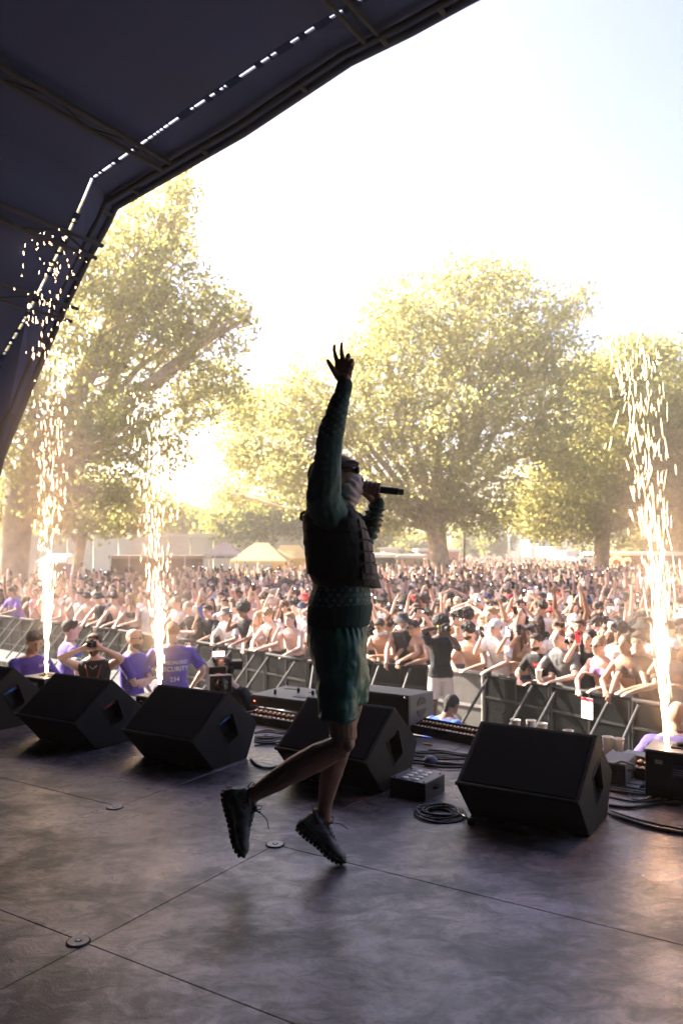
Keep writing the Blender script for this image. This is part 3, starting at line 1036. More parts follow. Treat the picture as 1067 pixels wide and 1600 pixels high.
# --- printed motifs on the jersey: crossed letters, circled flowers, four-point stars, quatrefoils
def strokes(kind, s):
    """flat polygons of one motif, unit cell s"""
    out = []
    def bar(x0, y0, x1, y1, w):
        d = Vector((x1 - x0, y1 - y0))
        n_ = Vector((-d.y, d.x)).normalized() * w / 2
        out.append([(x0 + n_.x, y0 + n_.y), (x1 + n_.x, y1 + n_.y), (x1 - n_.x, y1 - n_.y), (x0 - n_.x, y0 - n_.y)])
    def petal(an, r0, r1, w):
        u = Vector((math.cos(an), math.sin(an)))
        v = Vector((-u.y, u.x))
        out.append([tuple(u * r0), tuple(u * (r0 + r1) / 2 + v * w), tuple(u * r1), tuple(u * (r0 + r1) / 2 - v * w)])
    if kind == 0:
        bar(-.42, .40, -.42, -.30, .07); bar(-.46, -.30, .05, -.30, .07); bar(-.50, .40, -.32, .40, .05)
        bar(-.22, .40, .10, -.42, .08); bar(.10, -.42, .42, .40, .08); bar(-.32, .40, -.12, .40, .05); bar(.32, .40, .52, .40, .05)
    elif kind == 1:
        for k in range(16):
            a0, a1 = k * math.pi / 8, (k + 1) * math.pi / 8
            out.append([(math.cos(a0) * .5, math.sin(a0) * .5), (math.cos(a1) * .5, math.sin(a1) * .5), (math.cos(a1) * .43, math.sin(a1) * .43), (math.cos(a0) * .43, math.sin(a0) * .43)])
        for k in range(4):
            petal(k * math.pi / 2 + math.pi / 4, .06, .38, .11)
    elif kind == 2:
        for k in range(4):
            petal(k * math.pi / 2, .03, .46, .12)
    else:
        for k in range(4):
            petal(k * math.pi / 2 + math.pi / 4, .08, .42, .16)
            petal(k * math.pi / 2, .1, .26, .04)
    return [[(x_ * s, y_ * s) for x_, y_ in p] for p in out]
pr = MB().mat(M_PRINT)
def stamp(o_, d_, kind, s, rot):
    hit, nrm, idx, dist = jb.ray_cast(o_, d_)
    if hit is None:
        return
    if nrm.dot(d_) > 0:
        nrm = -nrm
    t = UP - nrm * UP.dot(nrm)
    if t.length < 0.2:
        return
    t.normalize()
    r_ = t.cross(nrm)
    for poly in strokes(kind, s):
        vv = []
        for x_, y_ in poly:
            xx, yy = x_ * math.cos(rot) - y_ * math.sin(rot), x_ * math.sin(rot) + y_ * math.cos(rot)
            p = hit + r_ * xx + t * yy
            h2, n2, _, dd_ = jb.ray_cast(p + nrm * 0.03, -nrm, 0.06)
            vv.append((h2 if h2 is not None else p) + nrm * 0.0012)
        pr.add(vv, [tuple(range(len(vv)))])
cx_ = B(529, 0).x
row = 0
for yy_ in np.arange(902, 944, 8.0):
    for k in range(34):
        an = (k + (row % 2) * .5) * 2 * math.pi / 34
        o_ = Vector((cx_ + math.cos(an) * .5, PY_ + math.sin(an) * .5, B(0, yy_).z))
        stamp(o_, Vector((-math.cos(an), -math.sin(an), 0)), [1, 2, 0, 3][(k + row * 2) % 4], 0.020, 0)
    row += 1
# on the sleeve
for i in range(13):
    t = i / 12
    c = B(517, 692, -.19).lerp(B(534, 634, -.18), t)
    for k in range(7):
        an = (k + (i % 2) * .5) * 2 * math.pi / 7
        d_ = Vector((math.cos(an), math.sin(an), 0))
        stamp(c + d_ * .2, -d_, [1, 2, 0, 3][(k + i * 2) % 4], 0.017, 0.2)
for i in range(5):
    c = B(579, 832, .17).lerp(B(587, 800, .09), i / 4)
    for k in range(6):
        an = (k + (i % 2) * .5) * math.pi / 3
        d_ = Vector((math.cos(an), math.sin(an), 0))
        stamp(c + d_ * .2, -d_, [1, 2, 0, 3][(k + i) % 4], 0.016, 0.2)
o = pr.build('monogram_print', perf)
local(o, PL)
o['kind'] = 'stuff'

# --- shorts
ss = [rings_geo([ring(968, 483, 574, .165), ring(980, 481, 575, .178), ring(1005, 482, 576, .195), ring(1035, 487, 575, .20), ring(1062, 498, 572, .185), ring(1078, 508, 566, .14)], 28, 2.4),
      rings_geo([ring(1030, 490, 568, .10, -.085), ring(1065, 496, 566, .112, -.10), ring(1092, 499, 560, .115, -.112), ring(1109, 499, 556, .118, -.118, -.004)], 24, 2.2),
      rings_geo([ring(1030, 500, 574, .10, .085), ring(1066, 512, 579, .112, .092), ring(1088, 520, 578, .114, .098), ring(1099, 523, 576, .114, .10, -.002)], 24, 2.2)]
me = fuse('shorts', ss, 0.005, 4)
def sfold(c, n_):
    t = (B(0, 975).z - c.z) / (B(0, 975).z - B(0, 1115).z)
    g1 = max(0, 1 - t * 3.0)
    an = math.atan2(c.y - PY_, c.x - cx_)
    h = max(0, 1 - t * 6) * 0.0026 * math.sin(an * 34 + 7 * mnoise.noise(c * 9))
    h += 0.020 * mnoise.noise(Vector((c.x * 6 + c.z * 7, c.y * 6, c.z * 7 - c.x * 5))) * (0.25 + t)
    h += 0.012 * abs(mnoise.noise(Vector((c.x * 13 + c.z * 13, c.y * 9, c.z * 12 - c.x * 8)))) * (0.5 + .6 * t) - .003
    h += 0.0025 * mnoise.noise(c * 32)
    if t > 0.93:
        h += 0.0035
    return h
displace(me, sfold)
padd('shorts', me, M_SHORTS)

# --- tactical vest: back plate, side wall, front plate with webbing rows
vs1 = rings_geo([ring(913, 492, 583, .188), ring(905, 487, 586, .198), ring(885, 480, 584, .200), ring(850, 475.5, 576, .198), ring(815, 475, 564, .192), ring(800, 477, 556, .165), ring(791, 482, 550, .12)], 36, 3.0)
me = fuse('vest', [vs1], 0.005, 3)
bm = bmesh.new()
bm.from_mesh(me)
# armholes: the vest stops below the raised arm, sleeves come out
arm1, arm2 = B(512, 806, -.20), B(560, 818, .20)
kill = [f for f in bm.faces if ((f.calc_center_median() - arm1).length < 0.066) or ((f.calc_center_median() - arm2).length < 0.062)]
bmesh.ops.delete(bm, geom=kill, context='FACES')
bm.to_mesh(me)
bm.free()
displace(me, lambda c, n_: 0.004 * mnoise.noise(c * 11) + 0.0022 * (1 if math.sin(c.z * 125) > .55 else 0) + .0015 * mnoise.noise(c * 35))
vest = padd('vest', me, M_VEST)
vb = BVHTree.FromPolygons([tuple(v.co + PL) for v in me.vertices], [tuple(p.vertices) for p in me.polygons])
def wrap_strip(mb, y0, y1, a0, a1, off, slope=0.0, n=14, cx_px=532):
    """webbing laid on the vest between two angles (0 = front, negative = near side)"""
    c0 = B(cx_px, 0).x
    inn, outt = [], []
    for row_ in (y0, y1):
        for i in range(n + 1):
            an = a0 + (a1 - a0) * i / n
            d_ = Vector((math.cos(an), math.sin(an), 0))
            z = B(0, row_ + slope * i / n).z
            hit, nrm, _, _ = vb.ray_cast(Vector((c0, PY_, z)) + d_ * .6, -d_)
            if hit is None:
                hit = Vector((c0, PY_, z)) + d_ * .17
            inn.append(hit - d_ * .004)
            outt.append(hit + d_ * off)
    v = inn + outt
    m_ = n + 1
    f = []
    for i in range(n):
        f.append((2 * m_ + i, 2 * m_ + i + 1, 3 * m_ + i + 1, 3 * m_ + i))
        f.append((i, i + 1, 2 * m_ + i + 1, 2 * m_ + i))
        f.append((m_ + i + 1, m_ + i, 3 * m_ + i, 3 * m_ + i + 1))
    f += [(0, m_, 3 * m_, 2 * m_), (n, 2 * m_ + n, 3 * m_ + n, m_ + n)]
    mb.add(v, f)
# front plate carrier panel (a thick curved slab)
fp = MB().mat(M_PLATE)
wrap_strip(fp, 806, 902, -1.12, 1.05, .009, 6, 18)
o = fp.build('front_panel', vest)
local(o, PL)
for k, y_ in enumerate((812, 829, 846, 863, 880)):
    st = MB().mat(M_PLATE)
    wrap_strip(st, y_, y_ + 13, -1.06, 1.0, .013, 7, 18)
    local(st.build('webbing_strap', vest), PL)
    for a_ in (-0.92, -0.5, -0.1, .4):
        st = MB().mat(M_VEST)
        wrap_strip(st, y_ + 1, y_ + 13, a_, a_ + .05, .0140, .4, 2)
        local(st.build('strap_stitch', vest), PL)
fp = MB().mat(M_VEST)
wrap_strip(fp, 893, 914, -1.0, .9, .014, 9, 14)
local(fp.build('lower_pouch', vest), PL)
for y_ in (835, 856, 877):
    st = MB().mat(M_VEST)
    wrap_strip(st, y_, y_ + 11, -2.25, -1.2, .006, 2, 14)
    local(st.build('side_strap', vest), PL)
bp_ = MB().mat(M_VEST)
wrap_strip(bp_, 808, 898, 2.35, 3.9, .012, -2, 14)
local(bp_.build('back_panel', vest), PL)
local(MB().mat(M_VEST, True).tube([B(478, 800, -.05), B(472, 804, -.05), B(471, 811, -.05), B(477, 815, -.05)], 2.6 * K, 8).build('drag_loop', vest), PL)
MBs = MB().mat(M_VEST)
wrap_strip(MBs, 800, 808, -1.3, -0.6, .008, 0, 10)
local(MBs.build('collar_trim', vest), PL)

# --- hood at the back of the head, brown cap peak, pale face mask, glasses
me = fuse('hood', [ell_geo(B(509, 743), (28 * K, .086, 31 * K), 24, 16), ell_geo(B(519, 736), (30 * K, .083, 22 * K), 24, 14), ell_geo(B(497, 768), (15 * K, .07, 13 * K), 20, 12),
                   rings_geo([ring(790, 486, 535, .09), ring(778, 490, 535, .085), ring(768, 495, 530, .075)], 20)], 0.0045, 4)
displace(me, lambda c, n_: 0.005 * mnoise.noise(c * 16))
padd('hood', me, M_HOOD)
me = fuse('cap', [ell_geo(B(528, 733), (32 * K, .084, 18 * K), 24, 14), rings_geo([(B(537, 725), Vector((.001, 0, 0)), Vector((0, .06, 0))), (B(545, 723.5), Vector((.001, 0, 5.5 * K)), Vector((0, .062, 0))), (B(555, 723.5), Vector((.001, 0, 3.6 * K)), Vector((0, .052, 0))), (B(560.5, 726), Vector((.001, 0, 2.5 * K)), Vector((0, .036, 0)))], 16)], 0.004, 2)
padd('cap', me, M_CAPB)
me = fuse('face_mask', [ell_geo(B(543, 757), (24.5 * K, .068, 25 * K), 24, 16), ell_geo(B(559, 764), (8.5 * K, .03, 13 * K), 14, 10),
                        rings_geo([ring(797, 540, 553, .05), ring(788, 532, 557, .062), ring(775, 524, 563, .070), ring(758, 520, 560, .072)], 24)], 0.0035, 4)
displace(me, lambda c, n_: 0.0042 * math.sin((c.z * 1.0 + c.x * .55) * 190 + 4 * mnoise.noise(c * 14)) * .5 + 0.003 * mnoise.noise(c * 25))
padd('face_mask', me, M_MASK)
gl = MB().mat(M_LENS, True)
for sg in (-1, 1):
    gl.ell(B(558, 735.5, sg * .032), (4.2 * K, .028, 6.5 * K), 14, 10)
gl.tube([B(557, 733, -.055), B(545, 733, -.079), B(528, 735, -.085)], .003, 6)
gl.tube([B(557, 733, .055), B(545, 733, .079), B(528, 735, .085)], .003, 6)
gl.tube([B(561, 733, -.01), B(561, 733, .01)], .003, 6)
local(gl.build('sunglasses', perf), PL)
ch = MB().mat(M_STEEL, True)
# chain hanging at the waist (front)
for k in range(12):
    p0 = B(576 + 3 * math.sin(k * .7), 968 + k * 2.6, -.10)
    ch.ell(p0, (.0032, .0032, .005), 6, 5)
local(ch.build('waist_chain', perf), PL)

# --- shoes
def shoe(heel, toe, dd, updir, name):
    """chunky trail shoe built in its own frame: x heel->toe, z up"""
    h, t = B(*heel, dd), B(*toe, dd)
    X = (t - h)
    Ln = X.length
    X.normalize()
    Z = Vector((updir[0], 0, -updir[1])).normalized()
    Z = (Z - X * Z.dot(X)).normalized()
    Y = Z.cross(X)
    s = Ln / 0.30
    M = Matrix(((X.x, Y.x, Z.x, h.x), (X.y, Y.y, Z.y, h.y), (X.z, Y.z, Z.z, h.z), (0, 0, 0, 1))) @ Matrix.Scale(s, 4)
    def wdt(x_):
        pts_ = [(0, .030), (.04, .038), (.12, .037), (.2, .050), (.25, .048), (.285, .034), (.30, .016)]
        for (a_, u), (b_, v) in zip(pts_[:-1], pts_[1:]):
            if a_ <= x_ <= b_:
                return u + (v - u) * (x_ - a_) / (b_ - a_)
        return pts_[-1][1]
    sl = []
    xs = [0.0, .012, .04, .08, .12, .16, .2, .24, .27, .29, .30]
    zb = [.012, .004, 0, 0, .003, .004, .002, .004, .010, .018, .026]
    zt = [.046, .052, .050, .044, .040, .036, .034, .034, .036, .038, .036]
    sl.append(rings_geo([(Vector((x_, 0, (b_ + t_) / 2)), Vector((0, wdt(x_) * (1.05 if 0 < i < 10 else .7), 0)), Vector((0, 0, (t_ - b_) / 2))) for i, (x_, b_, t_) in enumerate(zip(xs, zb, zt))], 20, 3.2))
    me_ = fuse('sole', sl, 0.004, 1)
    displace(me_, lambda c, n_: 0.0022 * (1 if math.sin(c.x * 260) > 0 and c.z > .012 else 0))
    me_.transform(M)
    root = padd(name, me_, M_SOLE)
    lug = MB().mat(M_SOLE)
    for i in range(13):
        x_ = .012 + i * .0225
        zz = np.interp(x_, xs, zb)
        for sg in (-1, 0, 1):
            lug.box((x_ + (0.005 if sg == 0 else 0), sg * wdt(x_) * .68, zz - .0005), (.016, wdt(x_) * .58, .013))
    mm = lug.mesh('lugs')
    mm.transform(M)
    padd('sole_lugs', mm, M_SOLE, root)
    up = rings_geo([(Vector((.006, 0, .07)), Vector((0, .022, 0)), Vector((0.004, 0, .03))), (Vector((.03, 0, .078)), Vector((0, .035, 0)), Vector((0.002, 0, .045))),
                    (Vector((.075, 0, .076)), Vector((0, .037, 0)), Vector((0, 0, .048))), (Vector((.11, 0, .070)), Vector((0, .037, 0)), Vector((0, 0, .044))),
                    (Vector((.15, 0, .060)), Vector((0, .040, 0)), Vector((0, 0, .036))), (Vector((.19, 0, .052)), Vector((0, .045, 0)), Vector((0, 0, .028))),
                    (Vector((.23, 0, .046)), Vector((0, .046, 0)), Vector((0, 0, .022))), (Vector((.265, 0, .042)), Vector((0, .040, 0)), Vector((0, 0, .017))), (Vector((.29, 0, .038)), Vector((0, .024, 0)), Vector((0, 0, .011)))], 20, 2.2)
    col = [tube_geo([Vector((.022 + .035 + math.cos(a_) * .036, math.sin(a_) * .032, .112 + .012 * -math.cos(a_))) for a_ in np.linspace(0, 2 * math.pi, 15)], .010, 8)]
    tong = rings_geo([(Vector((.165, 0, .085)), Vector((0, .017, 0)), Vector((.004, 0, .008))), (Vector((.125, 0, .107)), Vector((0, .020, 0)), Vector((.005, 0, .008))), (Vector((.098, 0, .133)), Vector((0, .022, 0)), Vector((.008, 0, .003)))], 12)
    me_ = fuse('upper', [up, tong] + col, 0.0038, 3)
    displace(me_, lambda c, n_: 0.0022 * (1 if math.sin(c.x * 70 + abs(c.y) * 30 - c.z * 95) > .35 else 0) + .0008 * mnoise.noise(c * 120))
    me_.transform(M)
    padd('upper', me_, M_UPPER, root)
    for sg in (-1, 1):
        for bx_ in (((.035, sg * .0375, .068), (.045, .004, .014)), ((.27, sg * .036, .036), (.05, .010, .012))):
            mm = MB().mat(M_ACCENT).box(*bx_).mesh('accent')
            mm.transform(M)
            padd('green_accent', mm, M_ACCENT, root)
    la = MB().mat(M_LACES, True)
    for i in range(6):
        x_ = .118 + i * .018
        z_ = .119 - i * .0095
        la.tube([Vector((x_, -.026, z_ - .012)), Vector((x_ + .004, 0, z_)), Vector((x_ + .012, .026, z_ - .018))], .0028, 6)
        la.tube([Vector((x_, .026, z_ - .012)), Vector((x_ + .004, 0, z_ + .002)), Vector((x_ + .012, -.026, z_ - .018))], .0028, 6)
    for sg in (-1, 1):      # bow
        la.tube([Vector((.118, 0, .122)), Vector((.125, sg * .02, .142)), Vector((.118, sg * .04, .150)), Vector((.112, sg * .035, .135)), Vector((.116, 0, .122))], .0022, 6)
    la.tube([Vector((.118, -.01, .122)), Vector((.13, -.03, .15)), Vector((.16, -.035, .168)), Vector((.20, -.03, .165))], .0022, 6)
    mm = la.mesh('laces')
    mm.transform(M)
    padd('laces', mm, M_LACES, root)
    lp = MB().mat(M_LOOP, True)
    lp.tube([Vector((.012, -.006, .112)), Vector((-.006, -.005, .135)), Vector((.002, .0, .146)), Vector((.012, .006, .13))], .0028, 6)
    mm = lp.mesh('pull_loop')
    mm.transform(M)
    padd('pull_loop', mm, M_LOOP, root)
    sk = MB().mat(M_SOCKS, True)
    sk.tube([Vector((.06, 0, .075)), Vector((.062, 0, .128))], .036, 18)
    mm = sk.mesh('sock')
    mm.transform(M)
    padd('sock', mm, M_SOCKS, root)
shoe((352, 1224), (376, 1326), -.10, (100, -24), 'shoe')
shoe((460, 1300), (534, 1362), .065, (63, -75), 'shoe')

# --- microphone in the left hand
mic = thing('microphone', 'black wireless microphone held to the performer\'s mouth', 'microphone', AX0)
mm = MB().mat(M_MICR, True)
mm.ell(Vector((0, 0, 0)) + mdir * (3 * K), (.024, .024, .024), 18, 12)
mm.build('grille', mic)
MB().mat(M_MIC, True).tube([mdir * (10 * K), mdir * (13 * K), mdir * (62 * K), mdir * (63.5 * K)], [.017, .0155, .0168, .0155], 20).build('handle', mic)
MB().mat(M_MICR, True).tube([mdir * (63.7 * K), mdir * (64.5 * K), mdir * (70.5 * K), mdir * (71.5 * K)], [.0135, .0148, .0142, .012], 20).build('antenna_cap', mic)
MB().mat(M_MICR, True).tube([mdir * (33.0 * K), mdir * (33.8 * K)], [.0172, .0172], 20).build('collar', mic)
# ------------------------------------------------------------------ people: poses, clothes, hair
M_PSKIN = mat('crowd_skin', (0.5, 0.3, 0.2), 0.5, var=0.06, scale=20, src='object')
M_PTOP = mat('crowd_top', (0.5, 0.5, 0.5), 0.85, var=0.10, scale=14, bump=0.4, bscale=16, bdist=0.02, src='object')
M_PHAIR = mat('crowd_hair', (0.05, 0.03, 0.02), 0.7, var=0.4, scale=40, bump=0.8, bscale=90, bdist=0.01, src='object')
M_EYE = mat('eye_dark', (0.02, 0.015, 0.012), 0.4)
M_LIP = mat('lips', (0.30, 0.10, 0.08), 0.5)
M_BEARD = mat('brow_hair', (0.04, 0.025, 0.018), 0.8)

def ik(S, H, l1, l2, hint):
    S, H, hint = Vector(S), Vector(H), Vector(hint)
    d = H - S
    D = min(d.length, (l1 + l2) * 0.995)
    d.normalize()
    H = S + d * D
    a = (l1 * l1 - l2 * l2 + D * D) / (2 * D)
    h = math.sqrt(max(0, l1 * l1 - a * a))
    n_ = hint - d * hint.dot(d)
    n_.normalize()
    return S + d * a + n_ * h, H

def hand_geo(Wr, dirv, side, palm_n, r=.0085):
    """palm, four unequal fingers and a thumb, slightly curled"""
    dirv = Vector(dirv).normalized()
    pn = Vector(palm_n)
    pn = (pn - dirv * pn.dot(dirv)).normalized()
    sv = dirv.cross(pn) * side
    g_ = [rings_geo([(Wr, sv * .026, pn * .020), (Wr + dirv * .035, sv * .038, pn * .018), (Wr + dirv * .08, sv * .040, pn * .015), (Wr + dirv * .092, sv * .034, pn * .011)], 10, 2.4)]
    for k, (o_, ln) in enumerate(((-.030, .062), (-.010, .078), (.011, .072), (.031, .055))):
        b0 = Wr + dirv * .082 + sv * o_
        g_.append(tube_geo([b0, b0 + dirv * ln * .5 + pn * .006 + sv * o_ * .25, b0 + dirv * ln * .95 + pn * .022 + sv * o_ * .35], [r, r * .95, r * .8], 6, True, True))
    t0 = Wr + dirv * .025 - sv * .028
    g_.append(tube_geo([t0, t0 + dirv * .03 - sv * .025 + pn * .008, t0 + dirv * .06 - sv * .032 + pn * .018], [r * 1.25, r * 1.1, r * .9], 6, True, True))
    return g_

POSE = {}
HEADS = {}
def build_pose(name, lean=0.0, hands=(None, None), hints=None, head_yaw=0.0, head_pitch=0.0, voxel=0.0125, slim=1.0, grip=(0, 0), bust=0.0):
    """person 1.75 m tall facing local -Y. hands: (right, left) wrist targets; right hand is at -X"""
    ly = -math.sin(lean) 
    hipz = 0.93
    def T(z, y=0.0, x=0.0):
        """lean the upper body forward about the hips"""
        dz = z - hipz
        return Vector((x, y * math.cos(lean) - dz * math.sin(lean), hipz + dz * math.cos(lean) + y * math.sin(lean) * 0))
    w = slim
    tor = [(0.86, .155 * w, .10), (0.95, .165 * w, .105), (1.06, .135 * w, .092), (1.18, .150 * w, .105), (1.30, .175 * w, .118), (1.38, .185 * w, .108), (1.43, .155 * w, .084), (1.475, .088, .066)]
    tr = [(T(z), Vector((a, 0, 0)), Vector((0, b_, -0.0))) for z, a, b_ in tor]
    g_ = [rings_geo(tr, 16, 2.4)]
    if bust:
        for sg in (-1, 1):
            g_.append(ell_geo(T(1.27, -.085, sg * .075), (.06, .05, .055), 10, 8))
    g_.append(tube_geo([T(1.40, .005), T(1.48, .0), T(1.54, -.01)], [.070, .060, .058], 12, True, True))
    hc = T(1.622, -.022)
    q = Quaternion((0, 0, 1), head_yaw) @ Quaternion((1, 0, 0), head_pitch + lean * .35)
    def Hd(x_, y_, z_):
        return hc + q @ (Vector((x_, y_, z_)) * 1.09)
    qm = q.to_matrix()
    g_.append(ell_geo(Hd(0, .008, .022), (.080, .100, .100), 16, 12, qm))
    g_.append(ell_geo(Hd(0, -.022, -.035), (.062, .073, .079), 14, 10, qm))
    g_.append(ell_geo(Hd(0, -.058, -.085), (.031, .026, .024), 10, 8, qm))
    g_.append(tube_geo([Hd(0, -.082, .02), Hd(0, -.102, -.018), Hd(0, -.092, -.026)], [.010, .0135, .013], 8, True, True))
    for sg in (-1, 1):
        g_.append(ell_geo(Hd(sg * .074, .01, -.005), (.014, .022, .033), 8, 6, qm))
    arms = []
    for i, sg in enumerate((-1, 1)):
        S = T(1.375, 0, sg * .185 * w)
        tgt = hands[i] or (sg * .24, -.04, .88)
        hint = (hints[i] if hints and hints[i] else (sg * .6, .35, -.6))
        E, H = ik(S, tgt, .30, .265, hint)
        g_.append(tube_geo([S, S.lerp(E, .35), S.lerp(E, .8), E, E.lerp(H, .25), E.lerp(H, .7), H], [.056 * w, .050 * w, .042 * w, .040 * w, .041 * w, .031, .025], 12, True, True))
        g_.append(ell_geo(S, (.062 * w, .062, .06), 12, 8))
        fd = (H - E).normalized()
        pn = Vector((-sg * .8, -.4, .2)) if abs(fd.z) > .5 else Vector((0, 0, -1))
        if grip[i]:
            pn = Vector((0, -1, 0))
        g_ += hand_geo(H, fd, sg, pn, .0095)
        arms.append((S, E, H, fd))
    for sg in (-1, 1):
        g_.append(tube_geo([(sg * .085, 0, .93), (sg * .10, -.01, .70), (sg * .10, -.015, .50), (sg * .105, .01, .46), (sg * .11, .03, .30), (sg * .115, .03, .10)], [.088, .078, .058, .055, .056, .036], 12, True, True))
        g_.append(ell_geo((sg * .12, -.04, .045), (.046, .13, .045), 12, 8))
    body = fuse('body_' + name, g_, voxel, 2)
    body.materials.append(M_PSKIN)
    for m_ in (M_EYE, M_LIP, M_BEARD):
        body.materials.append(m_)
    bm = bmesh.new()
    bm.from_mesh(body)
    def addp(geo, mi):
        vs_, fs_ = geo
        bv = [bm.verts.new(v) for v in vs_]
        for f in fs_:
            try:
                ff = bm.faces.new([bv[i_] for i_ in f])
                ff.material_index = mi
                ff.smooth = True
            except ValueError:
                pass
    for sg in (-1, 1):
        addp(ell_geo(Hd(sg * .030, -.079, .014), (.014, .008, .0068), 8, 6, qm), 1)
        addp(ell_geo(Hd(sg * .031, -.083, .033), (.019, .007, .0045), 8, 5, qm), 3)
    addp(ell_geo(Hd(0, -.087, -.052), (.022, .008, .0065), 8, 6, qm), 2)
    bm.to_mesh(body)
    bm.free()
    # clothes
    def top(kind):
        infl = .014
        if kind == 'crop':
            rows = [t for t in tor if 1.15 < t[0] < 1.33]
            gg = [rings_geo([(T(z), Vector((a + .008, 0, 0)), Vector((0, b_ + .008, 0))) for z, a, b_ in [(1.19, .151 * w, .106), (1.24, .160 * w, .112), (1.33, .170 * w, .112)]], 20, 2.4)]
            for sg in (-1, 1):
                gg.append(ell_geo(T(1.27, -.085, sg * .075), (.068, .058, .062), 10, 8))
                gg.append(tube_geo([T(1.30, -.105, sg * .085), T(1.42, -.06, sg * .10), T(1.44, 0, sg * .10), T(1.32, .10, sg * .09)], .011, 6))
            return fuse('crop_' + name, gg, .013, 1)
        low = .84 if kind != 'polo' else .86
        rows = [(low, .180 * w, .125)] + [(z, a, b_) for z, a, b_ in tor[1:-1]] + [(1.458, .095, .07)]
        gg = [rings_geo([(T(z), Vector((a + infl + .008 * (z < 1.2), 0, 0)), Vector((0, b_ + infl + .01 * (z < 1.2), 0))) for z, a, b_ in rows], 22, 2.4)]
        for i, sg in enumerate((-1, 1)):
            S, E, H, fd = arms[i]
            if kind == 'tank':
                gg.append(ell_geo(S + Vector((-sg * .03, 0, .015)), (.055, .062, .055), 10, 8))
            else:
                gg.append(ell_geo(S, (.074 * w, .074, .068), 12, 8))
                gg.append(tube_geo([S, S.lerp(E, .45), S.lerp(E, .78)], [.070 * w, .066 * w, .066 * w], 12))
        if kind == 'polo':
            gg.append(tube_geo([T(1.45, .003), T(1.50, -.004)], [.072, .066], 14))
        me_ = fuse(kind + '_' + name, gg, .0145, 2)
        displace(me_, lambda c, n_: .010 * mnoise.noise(Vector((c.x * 9, c.y * 9, c.z * 5))) + .005 * mnoise.noise(c * 22) - .003)
        me_.materials.append(M_PTOP)
        return me_
    P_ = {'body': body, 'arms': arms, 'hc': hc, 'q': q, 'T': T, 'Hd': Hd, 'topfn': top, 'tops': {}, 'lean': lean}
    gg = [rings_geo([((0, 0, 1.0), Vector((.158, 0, 0)), Vector((0, .112, 0))), ((0, 0, .9), Vector((.178, 0, 0)), Vector((0, .125, 0))), ((0, 0, .8), Vector((.182, 0, 0)), Vector((0, .12, 0)))], 16, 2.4)]
    for sg in (-1, 1):
        gg.append(tube_geo([(sg * .09, 0, .85), (sg * .105, -.01, .65), (sg * .11, -.012, .52)], [.10, .098, .10], 12))
    if 'shorts' not in POSE.get('_', {}):
        POSE['_'] = {'shorts': fuse('shorts_mesh', gg, .016, 1)}
        POSE['_']['shorts'].materials.append(M_PTOP)
        tg = [rings_geo([((0, 0, 1.0), Vector((.158, 0, 0)), Vector((0, .112, 0))), ((0, 0, .85), Vector((.178, 0, 0)), Vector((0, .125, 0)))], 16, 2.4)]
        for sg in (-1, 1):
            tg.append(tube_geo([(sg * .09, 0, .85), (sg * .105, -.01, .5), (sg * .112, .02, .12)], [.098, .08, .065], 12))
        POSE['_']['trousers'] = fuse('trousers_mesh', tg, .016, 1)
        POSE['_']['trousers'].materials.append(M_PTOP)
    POSE[name] = P_
    return P_
def get_top(pose, kind):
    P_ = POSE[pose]
    if kind not in P_['tops']:
        me_ = P_['topfn'](kind)
        if not me_.materials:
            me_.materials.append(M_PTOP)
        P_['tops'][kind] = me_
    return P_['tops'][kind]

